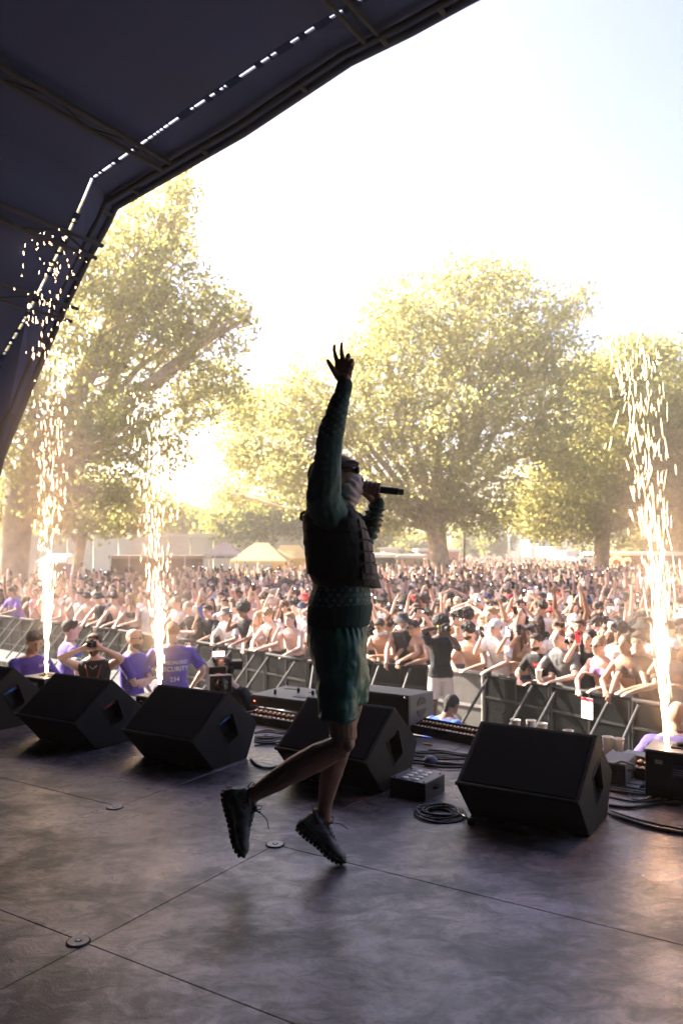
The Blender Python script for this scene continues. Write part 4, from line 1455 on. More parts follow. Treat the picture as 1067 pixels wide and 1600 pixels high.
# hair and hats, in head space (origin = head centre, facing -Y)
def hair_mesh(kind):
    if kind in HEADS:
        return HEADS[kind]
    rg = random.Random(hash_(kind))
    vox = .0085
    amp, fr = .004, 60
    if kind == 'short':
        g_ = [ell_geo((0, .018, .038), (.080, .094, .088), 16, 12), ell_geo((0, -.035, .088), (.062, .050, .028), 14, 8)]
    elif kind == 'crop_cut':
        g_ = [ell_geo((0, .020, .034), (.0775, .090, .084), 16, 12)]
    elif kind == 'fringe':
        g_ = [ell_geo((0, .016, .040), (.086, .098, .090), 16, 12)] + [ell_geo((x_, -.072, .062 + abs(x_) * .2), (.026, .024, .024), 8, 6) for x_ in (-.05, -.018, .018, .05)]
        amp, fr = .011, 34
    elif kind == 'curly':
        g_ = [ell_geo((0, .012, .048), (.098, .106, .098), 18, 12)] + [ell_geo((x_, -.062, .075), (.034, .034, .032), 8, 6) for x_ in (-.05, 0, .05)]
        amp, fr = .016, 28
    elif kind == 'afro':
        g_ = [ell_geo((0, .018, .062), (.125, .125, .110), 20, 14)]
        amp, fr = .012, 34
    elif kind == 'long':
        g_ = [ell_geo((0, .020, .036), (.084, .094, .088), 16, 12),
              rings_geo([((0, .045, .04), Vector((.088, 0, 0)), Vector((0, .050, 0))), ((0, .055, -.06), Vector((.098, 0, 0)), Vector((0, .046, 0))), ((0, .06, -.17), Vector((.104, 0, 0)), Vector((0, .042, 0))), ((0, .06, -.27), Vector((.085, 0, 0)), Vector((0, .030, 0)))], 16),
              tube_geo([(-.074, -.02, .03), (-.088, -.02, -.06), (-.085, -.035, -.17), (-.075, -.05, -.25)], [.022, .028, .026, .014], 8),
              tube_geo([(.074, -.02, .03), (.088, -.02, -.06), (.085, -.035, -.17), (.075, -.05, -.25)], [.022, .028, .026, .014], 8)]
        amp, fr = .007, 30
    elif kind == 'bun':
        g_ = [ell_geo((0, .020, .036), (.080, .092, .086), 16, 12), ell_geo((0, .075, .095), (.04, .04, .04), 10, 8)]
    elif kind == 'cap':
        g_ = [ell_geo((0, .012, .045), (.083, .098, .080), 18, 12), rings_geo([((0, -.080, .055), Vector((.070, 0, 0)), Vector((0, .004, .006))), ((0, -.125, .048), Vector((.060, 0, 0)), Vector((0, .004, .005))), ((0, -.152, .040), Vector((.032, 0, 0)), Vector((0, .004, .004)))], 14)]
        amp = .001
    elif kind == 'cap_back':
        g_ = [ell_geo((0, .012, .045), (.083, .098, .080), 18, 12), rings_geo([((0, .090, .040), Vector((.066, 0, 0)), Vector((0, .004, .006))), ((0, .145, .022), Vector((.045, 0, 0)), Vector((0, .004, .005)))], 14)]
        amp = .001
    elif kind == 'bucket':
        g_ = [rings_geo([((0, .008, .128), Vector((.062, 0, 0)), Vector((0, .070, 0))), ((0, .008, .118), Vector((.074, 0, 0)), Vector((0, .084, 0))), ((0, .008, .045), Vector((.088, 0, 0)), Vector((0, .102, 0)))], 22),
              rings_geo([((0, .004, .060), Vector((.092, 0, 0)), Vector((0, .106, 0))), ((0, .0, .018), Vector((.138, 0, 0)), Vector((0, .152, 0))), ((0, .0, .010), Vector((.140, 0, 0)), Vector((0, .154, 0))), ((0, .004, .042), Vector((.090, 0, 0)), Vector((0, .104, 0)))], 26)]
        amp, fr = .004, 18
        vox = .007
    elif kind == 'durag':
        g_ = [ell_geo((0, .018, .036), (.082, .098, .088), 18, 12), tube_geo([(0, .09, .01), (0, .11, -.06), (.01, .11, -.14)], [.03, .022, .012], 8)]
        amp = .002
    me_ = fuse('hair_' + kind, g_, vox, 2)
    displace(me_, lambda c, n_: amp * (mnoise.noise(c * fr) + .5 * mnoise.noise(c * fr * 2.3)))
    me_.materials.append(M_PHAIR if kind not in ('cap', 'cap_back', 'bucket', 'durag') else M_PTOP)
    HEADS[kind] = me_
    return me_
def hash_(s):
    return sum((i + 1) * ord(c) for i, c in enumerate(s))
HATS = ('cap', 'cap_back', 'bucket', 'durag')
gl = MB().mat(M_LENS, True)
for sg in (-1, 1):
    gl.ell((sg * .032, -.088, .014), (.026, .008, .018), 10, 8)
    gl.tube([(sg * .056, -.08, .018), (sg * .076, -.02, .016), (sg * .077, .015, .006)], .0035, 5)
gl.tube([(-.012, -.094, .018), (.012, -.094, .018)], .003, 5)
GLASS_ME = gl.mesh('glasses_mesh')
bd = fuse('beard_mesh', [ell_geo((0, -.030, -.062), (.058, .062, .048), 14, 10), ell_geo((0, -.058, -.095), (.03, .026, .022), 10, 8)], .009, 1)
bd.materials.append(M_PHAIR)

SKINS = {'pale': (0.68, 0.46, 0.37), 'fair': (0.60, 0.39, 0.29), 'tan': (0.47, 0.28, 0.19), 'olive': (0.37, 0.22, 0.15), 'brown': (0.20, 0.105, 0.065), 'dark': (0.075, 0.042, 0.028)}
HAIRC = {'black': (0.012, 0.010, 0.010), 'dark': (0.028, 0.018, 0.013), 'brown': (0.075, 0.042, 0.024), 'blond': (0.34, 0.22, 0.11), 'ginger': (0.26, 0.10, 0.04)}
def rgb4(c):
    return (c[0], c[1], c[2], 1.0)
def place(pose, pos, rz, label, skin='fair', top=None, topc=(.7, .7, .7), hair='short', hairc='dark', hatc=None, low='shorts', lowc=(.05, .05, .06), glasses=False, beard=False, scale=1.0, group=None, extra=None, top_label=None):
    P_ = POSE[pose]
    t = thing('person', label, 'person', pos, rz, group)
    t.scale = (scale, scale, scale)
    def part(n_, me_, col):
        o = link(n_, me_, t)
        o.color = rgb4(col)
        return o
    part('body', P_['body'], SKINS[skin])
    if top:
        part({'tee': 'shirt', 'tank': 'vest_top', 'crop': 'bikini_top', 'polo': 'polo_shirt'}[top], get_top(pose, top), topc)
    part('shorts' if low == 'shorts' else 'trousers', POSE['_'][low], lowc)
    hm_ = Matrix.Translation(P_['hc']) @ P_['q'].to_matrix().to_4x4() @ Matrix.Scale(1.09, 4)
    if hair:
        o = part('hat' if hair in HATS else 'hair', hair_mesh(hair), hatc if hair in HATS else HAIRC[hairc])
        o.matrix_local = hm_
        if hair in HATS and hair != 'durag':
            o2 = part('hair', hair_mesh('crop_cut'), HAIRC[hairc])
            o2.matrix_local = hm_ @ Matrix.Translation((0, .004, -.012))
    if glasses:
        o = part('sunglasses', GLASS_ME, (0, 0, 0))
        o.matrix_local = hm_
    if beard:
        o = part('beard', bd, HAIRC[hairc])
        o.matrix_local = hm_
    if extra:
        extra(t, P_)
    return t
def face_to(pos, tx=0.0, ty=3.5, jit=0.0):
    dx, dy = tx - pos[0], ty - pos[1]
    return math.atan2(dx, -dy) + R.gauss(0, jit)

V = (-.12, -.42)
build_pose('lean', .34, ((-.10, -.52, 1.06), (.12, -.50, 1.06)), ((-.8, .2, -.4), (.8, .2, -.4)))
build_pose('lean_over', .30, ((-.16, -.56, .98), (.10, -.50, 1.05)), ((-.8, .1, .2), (.8, .2, -.4)), head_yaw=.3)
build_pose('lean_down', .38, ((-.05, -.50, 1.08), (.04, -.48, 1.12)), ((-.8, .2, -.4), (.8, .2, -.4)), head_pitch=.35)
build_pose('phone_face', .05, ((-.07, -.33, 1.60), None), ((-.5, .2, -.8), None), grip=(1, 0))
build_pose('phone_lean', .25, ((-.06, -.44, 1.46), (.14, -.50, 1.05)), ((-.5, .1, -.8), (.8, .2, -.4)), grip=(1, 0))
build_pose('phone_high', 0.0, (None, (.20, -.22, 1.86)), (None, (.7, -.2, -.5)), grip=(0, 1))
build_pose('phone_two', 0.04, ((-.085, -.34, 1.66), (.085, -.34, 1.66)), ((-.7, .1, -.7), (.7, .1, -.7)), grip=(1, 1))
build_pose('arm_up', 0.0, ((-.30, -.12, 1.92), None), ((-.7, .2, -.3), None), head_yaw=.2)
build_pose('arms_up', 0.0, ((-.30, -.10, 1.88), (.26, -.16, 1.90)), ((-.8, .2, -.2), (.8, .2, -.2)))
build_pose('stand', 0.02, (None, None), None, head_yaw=-.15)
build_pose('hands_head', .10, ((-.10, -.05, 1.74), (.10, -.05, 1.76)), ((-.9, -.1, .2), (.9, -.1, .2)))
build_pose('woman_phone', .05, ((-.05, -.32, 1.56), (.16, -.28, 1.20)), ((-.5, .2, -.8), (.6, .3, -.6)), slim=.86, bust=1, grip=(1, 0))
build_pose('woman_lean', .26, ((-.12, -.50, 1.05), (.12, -.46, 1.08)), ((-.8, .2, -.4), (.8, .2, -.4)), slim=.86, bust=1, head_yaw=-.25)
build_pose('woman_up', 0.0, ((-.22, -.16, 1.88), None), ((-.7, .2, -.3), None), slim=.86, bust=1)

# --- what they hold: phones, cups
M_PHB = mat('phone_black', (0.015, 0.015, 0.017), 0.2)
M_PHR = mat('phone_red', (0.45, 0.02, 0.03), 0.3)
M_PHW = mat('phone_white', (0.75, 0.74, 0.75), 0.25)
M_FLASH = emis('phone_flash', (1, .97, .93), 3.0)
def phone_me(m, flash):
    mb = MB().mat(m).box((0, 0, 0), (.074, .009, .152))
    mb.mat(M_LENS).box((.018, -.0055, .05), (.030, .003, .034))
    if flash:
        mb.mat(M_FLASH, True).ell((.018, -.008, .052), (.011, .003, .011), 8, 6)
    return mb.mesh('phone_mesh')
PHM = {(c, f): phone_me(m, f) for c, m in (('black', M_PHB), ('red', M_PHR), ('white', M_PHW)) for f in (0, 1)}
def give_phone(t, pose, label, col='black', flash=0, land=False, side=None, group='phones held up by the crowd'):
    P_ = POSE[pose]
    sd_ = side if side is not None else (1 if pose == 'phone_high' else 0)
    S, E, H, fd = P_['arms'][sd_]
    p = H + fd * .10 + Vector((0, -.020, .025))
    if pose == 'phone_two':
        p = (P_['arms'][0][2] + P_['arms'][1][2]) / 2 + Vector((0, -.03, .10))
        land = True
    Mw = Matrix.Translation(t.location) @ Matrix.Rotation(t.rotation_euler.z, 4, 'Z') @ Matrix.Scale(t.scale.x, 4)
    o = link('phone', PHM[(col, flash)])
    o.matrix_world = Mw @ Matrix.Translation(p) @ Matrix.Rotation(R.gauss(.05, .12), 4, 'X') @ Matrix.Rotation((math.pi / 2 if land else R.gauss(0, .12)), 4, 'Y')
    tag(o, label, 'phone', group)
    return o
M_CUP = mat('paper_cup', (0.78, 0.76, 0.72), 0.6, var=0.05)
def cup_mesh(h=.135, r0=.031, r1=.044):
    mb = MB().mat(M_CUP, True)
    n = 16
    prof = [(r0, 0), (r1, h - .004), (r1 + .003, h), (r1 - .002, h), (r0 - .002, .006)]
    v, f = [], []
    for r_, z_ in prof:
        for k in range(n):
            a = 2 * math.pi * k / n
            v.append((r_ * math.cos(a), r_ * math.sin(a), z_))
    for i in range(len(prof) - 1):
        for k in range(n):
            f.append((i * n + k, i * n + (k + 1) % n, (i + 1) * n + (k + 1) % n, (i + 1) * n + k))
    f.append(tuple(range(n - 1, -1, -1)))
    f.append(tuple(4 * n + k for k in range(n)))
    mb.add(v, f)
    return mb.mesh('cup_mesh')
CUP = cup_mesh()
def cup(p, label, s=1.0, group='white paper cups', tilt=0):
    o = link('paper_cup', CUP)
    o.location = p
    o.scale = (s, s, s)
    o.rotation_euler = (tilt, 0, R.uniform(0, 6))
    tag(o, label, 'cup', group)
    return o

# ------------------------------------------------------------------ barrier line
BAR = [(-13.2, 25.0), (-8.94, 20.9), (-4.83, 17.3), (-2.75, 15.2), (-.53, 12.6), (.51, 12.45), (1.32, 12.0), (2.04, 11.35), (3.43, 9.4), (5.0, 7.4), (6.2, 6.0)]
BAR = [Vector((a, b_, 0)) for a, b_ in BAR]
def bar_at(px):
    """point on the barrier line seen in photo column px, with the unit tangent and the normal to the crowd"""
    k = (px - CX) / FPX
    for a, b_ in zip(BAR[:-1], BAR[1:]):
        fa, fb = a.x - k * a.y, b_.x - k * b_.y
        if fa <= 0 <= fb:
            t = fa / (fa - fb)
            p = a.lerp(b_, t)
            tv = (b_ - a).normalized()
            return p, tv, Vector((-tv.y, tv.x, 0))
    return None
M_MESH = mat('barrier_mesh', (0.004, 0.0045, 0.005), 0.8, spec=0.05, var=0.3, bump=0.5, bscale=120, bdist=0.01)
M_BFR = mat('barrier_frame', (0.012, 0.012, 0.014), 0.6, spec=.2)
M_ALU = mat('aluminium', (0.50, 0.50, 0.50), 0.4, metal=0.8, var=0.15, bump=0.08)
M_BRACE = mat('brace_tube', (0.045, 0.045, 0.05), 0.6, metal=0.6)
M_CHK = mat('checker_plate', (0.22, 0.22, 0.225), 0.5, metal=0.5, var=0.2, bump=0.5, bscale=45)
M_GREY = mat('grey_mesh', (0.12, 0.115, 0.11), 0.7, metal=0.2)
BH = 1.0
segs = []
for a, b_ in zip(BAR[:-1], BAR[1:]):
    Ls = (b_ - a).length
    m = max(1, round(Ls / 1.15))
    for k in range(m):
        segs.append((a.lerp(b_, k / m), a.lerp(b_, (k + 1) / m)))
LMK = [(20, 'by the left photo edge'), (65, 'behind the left spark fountain'), (110, 'behind the leftmost standing guard'), (150, 'behind the lanyard cameraman'), (205, 'behind the bald guard'), (262, 'behind the wide guard facing away'),
       (300, 'left of the video camera'), (345, 'above the video camera'), (395, 'right of the video camera'), (440, 'left of the performer'), (490, 'just left of the green shorts'), (585, 'just right of the performer'), (632, 'left of the tall photographer'),
       (690, 'behind the tall photographer'), (738, 'at the silver gate'), (785, 'right of the silver gate'), (853, 'by the red heart shirt'), (905, 'above the rightmost monitor speaker'), (960, 'left of the right spark fountain'), (1020, 'behind the right spark fountain'), (1100, 'at the right photo edge')]
def lmk(px):
    return min(LMK, key=lambda l: abs(l[0] - px))[1]
seen = {}
def uniq(lb):
    return lb not in seen and not seen.setdefault(lb, 0)
for i, (a, b_) in enumerate(segs):
    mid = (a + b_) / 2
    px = CX + mid.x / mid.y * FPX
    if px < -45 or px > 1150:
        continue
    tv = (b_ - a).normalized()
    nb = Vector((-tv.y, tv.x, 0))      # towards the crowd
    rz = math.atan2(tv.y, tv.x)
    gate = (700 < px < 765) or (345 < px < 372)
    lb = ('silver framed barrier gate with grey mesh ' if gate else 'black mesh crowd barrier section ') + lmk(px)
    k = 2
    base_lb = lb
    while not uniq(lb):
        lb = base_lb + [', the next one', ', nearer the right', ', rightmost of them', ', at its end'][min(k - 2, 3)]
        k += 1
        if k > 6:
            break
    t = thing('barrier_gate' if gate else 'crowd_barrier', lb, 'barrier', (a.x, a.y, GROUND), rz, 'crowd barrier sections along the pit')
    Ls = (b_ - a).length - .02
    def bx(n_, m_, lo, hi, bev=0.0):
        return MB().mat(m_).hexa([Vector(p) for p in ((lo[0], lo[1], lo[2]), (hi[0], lo[1], lo[2]), (hi[0], hi[1], lo[2]), (lo[0], hi[1], lo[2]), (lo[0], lo[1], hi[2]), (hi[0], lo[1], hi[2]), (hi[0], hi[1], hi[2]), (lo[0], hi[1], hi[2]))]).build(n_, t)
    fm, pm = (M_ALU, M_GREY) if gate else (M_BFR, M_MESH)
    MB().mat(M_ALU if gate else M_BFR, True).tube([(0, 0, BH), (Ls, 0, BH)], .024, 10).build('top_rail', t)
    bx('mesh_panel', pm, (.02, .010, .06), (Ls - .02, .016, BH - .03))
    for x_ in (0.012, Ls - .012):
        MB().mat(fm).tube([(x_, 0, .03), (x_, 0, BH)], .020 if not gate else .024, 8).build('post', t)
    if not gate:
        for z_ in (.28, .66):
            bx('rail', M_BFR, (0.02, -.014, z_), (Ls - .02, .006, z_ + .03))
        bx('rail', M_BFR, (Ls / 2 - .012, -.010, .05), (Ls / 2 + .012, .004, BH - .03))
        for x_ in (.10, Ls - .28):
            MB().mat(M_BRACE).tube([(x_, -.03, BH - .05), (x_, -.80, .10)], .021, 8).build('brace', t)
    else:
        bx('rail', M_ALU, (0.02, -.014, .5), (Ls - .02, .006, .54))
    bx('foot_plate', M_CHK, (0.0, -.95, .10), (Ls, -.02, .13))
    bx('step_front', M_BFR, (0.01, -.94, .0), (Ls - .01, -.90, .098))
# ------------------------------------------------------------------ people named one by one at the barrier
WHITE, BLACKC, GREYC = (.72, .71, .70), (.012, .012, .014), (.16, .165, .17)
used_px = []
FRONT = [
 # px, back (m behind barrier), pose, kwargs, label, phone
 (8, .30, 'woman_lean', dict(top='tank', topc=(.05, .03, .06), hair='long', hairc='brown', skin='fair'), 'woman in a dark top leaning on the barrier at the left photo edge', None),
 (30, .35, 'lean', dict(top='tee', topc=(.22, .12, .50), hair='short', hairc='dark', skin='tan'), 'person in a purple top leaning on the barrier left of the left sparks', None),
 (82, .45, 'stand', dict(top='tank', topc=(.62, .12, .14), hair='cap', hatc=(.7, .68, .62), skin='fair', hairc='brown'), 'person in a coral red top behind the left spark fountain', None),
 (97, .30, 'lean', dict(hair='short', hairc='brown', skin='pale'), 'pale bare-chested man leaning right beside the left spark fountain', None),
 (126, .45, 'arm_up', dict(hair='short', hairc='brown', skin='pale'), 'bare-chested man with one arm up behind the leftmost standing guard', None),
 (148, .30, 'lean', dict(hair='fringe', hairc='dark', skin='fair'), 'bare-chested man with dark fringe, left of the black bucket hat', None),
 (166, .26, 'lean_over', dict(top='tank', topc=BLACKC, hair='bucket', hatc=(.02, .02, .022), hairc='dark', skin='fair'), 'man in black bucket hat and black vest top leaning over the barrier', None),
 (190, .26, 'lean_over', dict(hair='fringe', hairc='dark', skin='fair'), 'bare-chested man with dark fringe, right of the black bucket hat', None),
 (214, .35, 'woman_lean', dict(top='crop', topc=BLACKC, hair='long', hairc='blond', skin='pale'), 'blond woman in a black bikini top above the bald guard', None),
 (233, .45, 'stand', dict(top='tee', topc=(.62, .60, .56), hair='short', hairc='brown', skin='pale'), 'man in a cream shirt just left of the middle spark fountain', None),
 (286, .30, 'woman_lean', dict(top='tank', topc=WHITE, hair='bun', hairc='brown', skin='fair'), 'woman in a white vest top right of the wide guard', None),
 (311, .25, 'lean_down', dict(top='tee', topc=BLACKC, hair='crop_cut', hairc='blond', skin='pale'), 'blond young man in black tee looking down over the barrier', None),
 (335, .30, 'phone_lean', dict(top='tee', topc=BLACKC, hair='short', hairc='black', skin='tan', glasses=True), 'man in sunglasses and black tee holding a cup at the barrier', 'cup'),
 (366, .30, 'lean', dict(top='tee', topc=WHITE, hair='bucket', hatc=(.22, .19, .16), hairc='brown', skin='fair'), 'person in taupe bucket hat and white tee by the silver gate', None),
 (392, .26, 'phone_lean', dict(top='tank', topc=BLACKC, hair='afro', hairc='black', skin='brown'), 'person with black afro and black top filming beside the taupe bucket hat', ('black', 1)),
 (413, .26, 'woman_lean', dict(top='crop', topc=(.45, .50, .62), hair='long', hairc='blond', skin='fair'), 'long-haired blond woman in pale blue top leaning with hands at her mouth', None),
 (434, .26, 'lean', dict(hair='fringe', hairc='blond', skin='pale'), 'blond bare-chested man with a dark strap leaning on the barrier', None),
 (462, .28, 'phone_lean', dict(hair='short', hairc='blond', skin='pale'), 'bare-chested man filming at the barrier just left of the performer', ('white', 1)),
 (603, .26, 'lean_down', dict(hair='short', hairc='dark', skin='tan'), 'tanned bare-chested man with a white neck scarf leaning on the barrier', None),
 (634, .26, 'lean_over', dict(top='tank', topc=(.015, .015, .02), hair='bucket', hatc=(.03, .03, .035), hairc='dark', skin='tan'), 'man in grey bucket hat and dark top right of the neck scarf man', None),
 (655, .26, 'woman_lean', dict(top='crop', topc=(.30, .18, .12), hair='short', hairc='dark', skin='tan', glasses=True), 'woman in sunglasses and tan bikini top left of the tall photographer', None),
 (742, .26, 'lean', dict(hair='curly', hairc='black', skin='fair', beard=True), 'smiling bare-chested man with dark curls leaning on the silver gate', None),
 (786, .26, 'phone_lean', dict(top='tee', topc=WHITE, hair='cap', hatc=(.62, .6, .58), hairc='brown', skin='pale'), 'man in white tee and pale cap with his arm over the barrier', ('black', 0)),
 (812, .30, 'woman_phone', dict(top='crop', topc=(.45, .28, .14), hair='long', hairc='brown', skin='tan'), 'brown-haired woman filming with a white phone at the barrier', ('white', 0)),
 (828, .48, 'phone_face', dict(top='tank', topc=(.5, .45, .4), hair='short', hairc='black', skin='fair'), 'man with slick dark hair filming, left of the red heart shirt', ('black', 0)),
 (853, .24, 'lean', dict(top='tee', topc=BLACKC, hair='short', hairc='dark', skin='fair', beard=True), 'bearded man in black tee with a red heart print', None),
 (889, .24, 'lean', dict(top='tee', topc=GREYC, hair='crop_cut', hairc='ginger', skin='pale'), 'ginger young man in grey tee holding a cup at the barrier', 'cup2'),
 (924, .30, 'woman_phone', dict(top='tank', topc=BLACKC, hair='long', hairc='black', skin='fair'), 'long dark-haired woman in black filming with a red phone', ('red', 0)),
 (946, .26, 'woman_lean', dict(top='crop', topc=(.30, .18, .42), hair='bun', hairc='blond', skin='pale', glasses=True), 'blond woman in glasses and purple bikini top at the barrier', None),
 (986, .26, 'woman_lean', dict(top='crop', topc=(.10, .06, .06), hair='bun', hairc='brown', skin='tan'), 'woman in a brown top leaning with her hand over the barrier', None),
 (1012, .34, 'lean_over', dict(top='tee', topc=(.10, .07, .05), hair='short', hairc='dark', skin='tan'), 'person in brown leaning behind the right spark fountain', None),
 (1052, .40, 'woman_phone', dict(top='tee', topc=(.30, .26, .30), hair='cap', hatc=WHITE, hairc='brown', skin='tan'), 'person in a white cap right of the right spark fountain', ('black', 1)),
]
taken = []
def scarf(t, P_):
    g_ = [tube_geo([P_['T'](1.50, -.0) + Vector((math.cos(a_) * .085, math.sin(a_) * .085 - .02, -.012 * math.sin(a_ * 3) + .01)) for a_ in np.linspace(0, 2 * math.pi, 17)], .032, 8)]
    me_ = fuse('scarf', g_, .01, 1)
    displace(me_, lambda c, n_: .008 * mnoise.noise(c * 30))
    me_.materials.append(M_PTOP)
    o = link('neck_scarf', me_, t)
    o.color = (.75, .74, .76, 1)
M_RED = mat('print_red', (0.55, 0.015, 0.03), 0.7, var=0.0)
M_PW = mat('print_white', (0.75, 0.75, 0.75), 0.7, var=0.0)
def shirt_print(pose, kind, polys, t, center=(0, 1.29), behind=False, m=M_PW, name='chest_print', parent=None):
    """flat print laid on the chest or back of a shirt; polys: list of polygons in metres"""
    me_ = get_top(pose, kind)
    bv = BVHTree.FromPolygons([tuple(v.co) for v in me_.vertices], [tuple(p.vertices) for p in me_.polygons])
    T = POSE[pose]['T']
    mb = MB().mat(m)
    sg = 1 if behind else -1
    for poly in polys:
        vv = []
        for x_, z_ in poly:
            X_ = -x_ if behind else x_
            p = T(center[1] + z_, sg * .35, X_ + center[0])
            fw = (T(center[1] + z_, 0, X_ + center[0]) - p).normalized()
            hit, nrm, _, _ = bv.ray_cast(p, fw)
            if hit is None:
                break
            vv.append(hit - fw * .005)
        else:
            mb.add(vv, [tuple(range(len(vv)))])
    return mb.build(name, parent or t)
def text_polys(body, size):
    vs_, fs_ = text_geo(body, size, 0.0)
    return [[(vs_[i].x, vs_[i].y) for i in f] for f in fs_]
def heart(t, P_):
    pts = []
    for i in range(28):
        a_ = i / 28 * 2 * math.pi
        pts.append((.0042 * 16 * math.sin(a_) ** 3, .0042 * (13 * math.cos(a_) - 5 * math.cos(2 * a_) - 2 * math.cos(3 * a_) - math.cos(4 * a_))))
    tri = [[(0, 0), pts[i], pts[(i + 1) % 28]] for i in range(28)]
    c = (0, 1.27)
    shirt_print('lean', 'tee', tri, t, c, m=M_RED, name='heart_print')
    for sx in (-1, 1):
        el = [(sx * .026 + .015 * math.cos(a_), .012 + .011 * math.sin(a_)) for a_ in np.linspace(0, 2 * math.pi, 13)[:-1]]
        e_ = shirt_print('lean', 'tee', [el], t, c, m=M_PW, name='eye_print')
        e_.location.y -= .003
        el = [(sx * .026 + .006 * math.cos(a_), .012 + .006 * math.sin(a_)) for a_ in np.linspace(0, 2 * math.pi, 9)[:-1]]
        e_ = shirt_print('lean', 'tee', [el], t, c, m=M_EYE, name='pupil_print')
        e_.location.y -= .005
def strap(t, P_):
    T = P_['T']
    mb = MB().mat(M_BLACK, True)
    mb.tube([T(1.44, -.02, .12), T(1.36, -.125, .09), T(1.2, -.125, -.02), T(1.05, -.11, -.12)], .013, 6)
    mb.build('strap', t)
for px, back, pose, kw, lb, hold in FRONT:
    p, tv, nb = bar_at(px)
    pos = p + nb * (back + .24)
    k = (px - CX) / FPX                      # slide along the barrier so the column stays px
    pos = pos - tv * ((pos.x - k * pos.y) / (tv.x - k * tv.y))
    rz = math.atan2(-nb.x, nb.y) * .75 + face_to(pos) * .25 + R.gauss(0, .08)
    ex = scarf if 'scarf' in lb else heart if 'heart' in lb else strap if 'strap' in lb else None
    t = place(pose, (pos.x, pos.y, GROUND + R.uniform(-.02, .02)), rz, lb, scale=R.uniform(.95, 1.03), low='shorts', lowc=(.04, .04, .05), group='people leaning on the barrier', extra=ex, **kw)
    taken.append(pos)
    seen[lb] = 1
    if isinstance(hold, tuple):
        give_phone(t, pose, hold[0] + ' phone held by the ' + ' '.join(lb.split()[:8]).rstrip(','), hold[0], hold[1], side=0)
    elif hold:
        S, E, H, fd = POSE[pose]['arms'][0]
        Mw = Matrix.Translation(t.location) @ Matrix.Rotation(t.rotation_euler.z, 4, 'Z')
        cp = Mw @ (H + fd * .07 + Vector((0, -.03, .0 if hold == 'cup' else .02)))
        cup(cp, 'white paper cup in the hand of the ' + ('man in sunglasses' if hold == 'cup' else 'ginger young man in grey'), 1.0)

# ------------------------------------------------------------------ people standing in the pit
POLO = (.085, .055, .34)
def pit_person(px, d, z_top, pose, rz, lb, **kw):
    """person whose head top is z_top above the pit ground"""
    return place(pose, ((px - CX) / FPX * d, d, GROUND), rz, lb, scale=z_top / 1.76, group=kw.pop('group', None), **kw)
build_pose('guard_crossed', .03, ((.10, -.22, 1.14), (-.08, -.24, 1.10)), ((-.8, .1, -.4), (.8, .1, -.4)), voxel=.0105, head_yaw=.1)
build_pose('guard_back', 0.0, ((-.26, -.10, .92), (.26, -.12, .93)), ((-.9, .2, -.3), (.9, .2, -.3)), voxel=.0105, slim=1.12)
build_pose('guard_phone', .28, ((-.07, -.42, 1.08), (.10, -.40, 1.06)), ((-.8, .2, -.4), (.8, .2, -.4)), voxel=.0105, head_pitch=.35)
build_pose('camera_eye', .06, ((-.10, -.20, 1.60), (.10, -.22, 1.60)), ((-.9, 0, -.6), (.9, 0, -.6)), voxel=.0105, grip=(1, 1))
build_pose('camera_eye2', .02, ((-.06, -.26, 1.62), (.05, -.32, 1.50)), ((-.95, .1, -.05), (.6, .1, -.8)), voxel=.0105, grip=(1, 1))
build_pose('operator', .30, ((-.18, -.42, 1.30), (.22, -.30, 1.02)), ((-.8, .2, -.4), (.8, .2, -.4)), voxel=.0105)
build_pose('crouch', .75, ((-.20, -.70, .80), (.20, -.66, .82)), ((-.8, .2, -.2), (.8, .2, -.2)), voxel=.0105)

def back_text(pose, lines):
    def fn(t, P_):
        for txt, size, z_ in lines:
            shirt_print(pose, 'polo', text_polys(txt, size), t, (0, z_), behind=True, name='lettering')
    return fn
t = pit_person(270, 10.2, 1.86, 'guard_back', math.pi + .42, 'wide security guard in purple polo seen from behind by the middle sparks', skin='tan', top='polo', topc=POLO, hair='crop_cut', hairc='ginger', low='trousers',
               extra=back_text('guard_back', [('SPECIALISED', .058, 1.25), ('SECURITY', .078, 1.165), ('234', .078, 1.04)]), group='security staff in the pit')
t = pit_person(206, 9.9, 1.80, 'guard_crossed', 1.25, 'bald bearded security guard in sunglasses with his arms crossed', skin='fair', top='polo', topc=POLO, hair=None, hairc='dark', beard=True, glasses=True, low='trousers', lowc=(.01, .01, .012), group='security staff in the pit')
t = pit_person(109, 10.6, 1.84, 'guard_back', 2.15, 'dark-haired security guard in purple polo with a yellow-blue armband', skin='fair', top='polo', topc=POLO, hair='short', hairc='black', low='trousers', lowc=(.01, .01, .012),
               extra=back_text('guard_back', [('SECURITY', .078, 1.20)]), group='security staff in the pit')
S, E, H, fd = POSE['guard_back']['arms'][1]
M_HVY = mat('hi_vis_yellow', (.55, .62, .05), .5)
M_HVB = mat('armband_blue', (.05, .15, .55), .5)
ab = MB().mat(M_HVY, True).tube([S.lerp(E, .42), S.lerp(E, .74)], .076, 14)
ab.mat(M_HVB, True).tube([S.lerp(E, .50), S.lerp(E, .62)], .0775, 14)
ab.build('armband', t)
ab = MB().mat(M_HVY, True).tube([POSE['guard_back']['arms'][0][0].lerp(POSE['guard_back']['arms'][0][1], .42), POSE['guard_back']['arms'][0][0].lerp(POSE['guard_back']['arms'][0][1], .74)], .076, 14)
ab.mat(M_HVB, True).tube([POSE['guard_back']['arms'][0][0].lerp(POSE['guard_back']['arms'][0][1], .50), POSE['guard_back']['arms'][0][0].lerp(POSE['guard_back']['arms'][0][1], .62)], .0775, 14)
ab.build('armband', t)
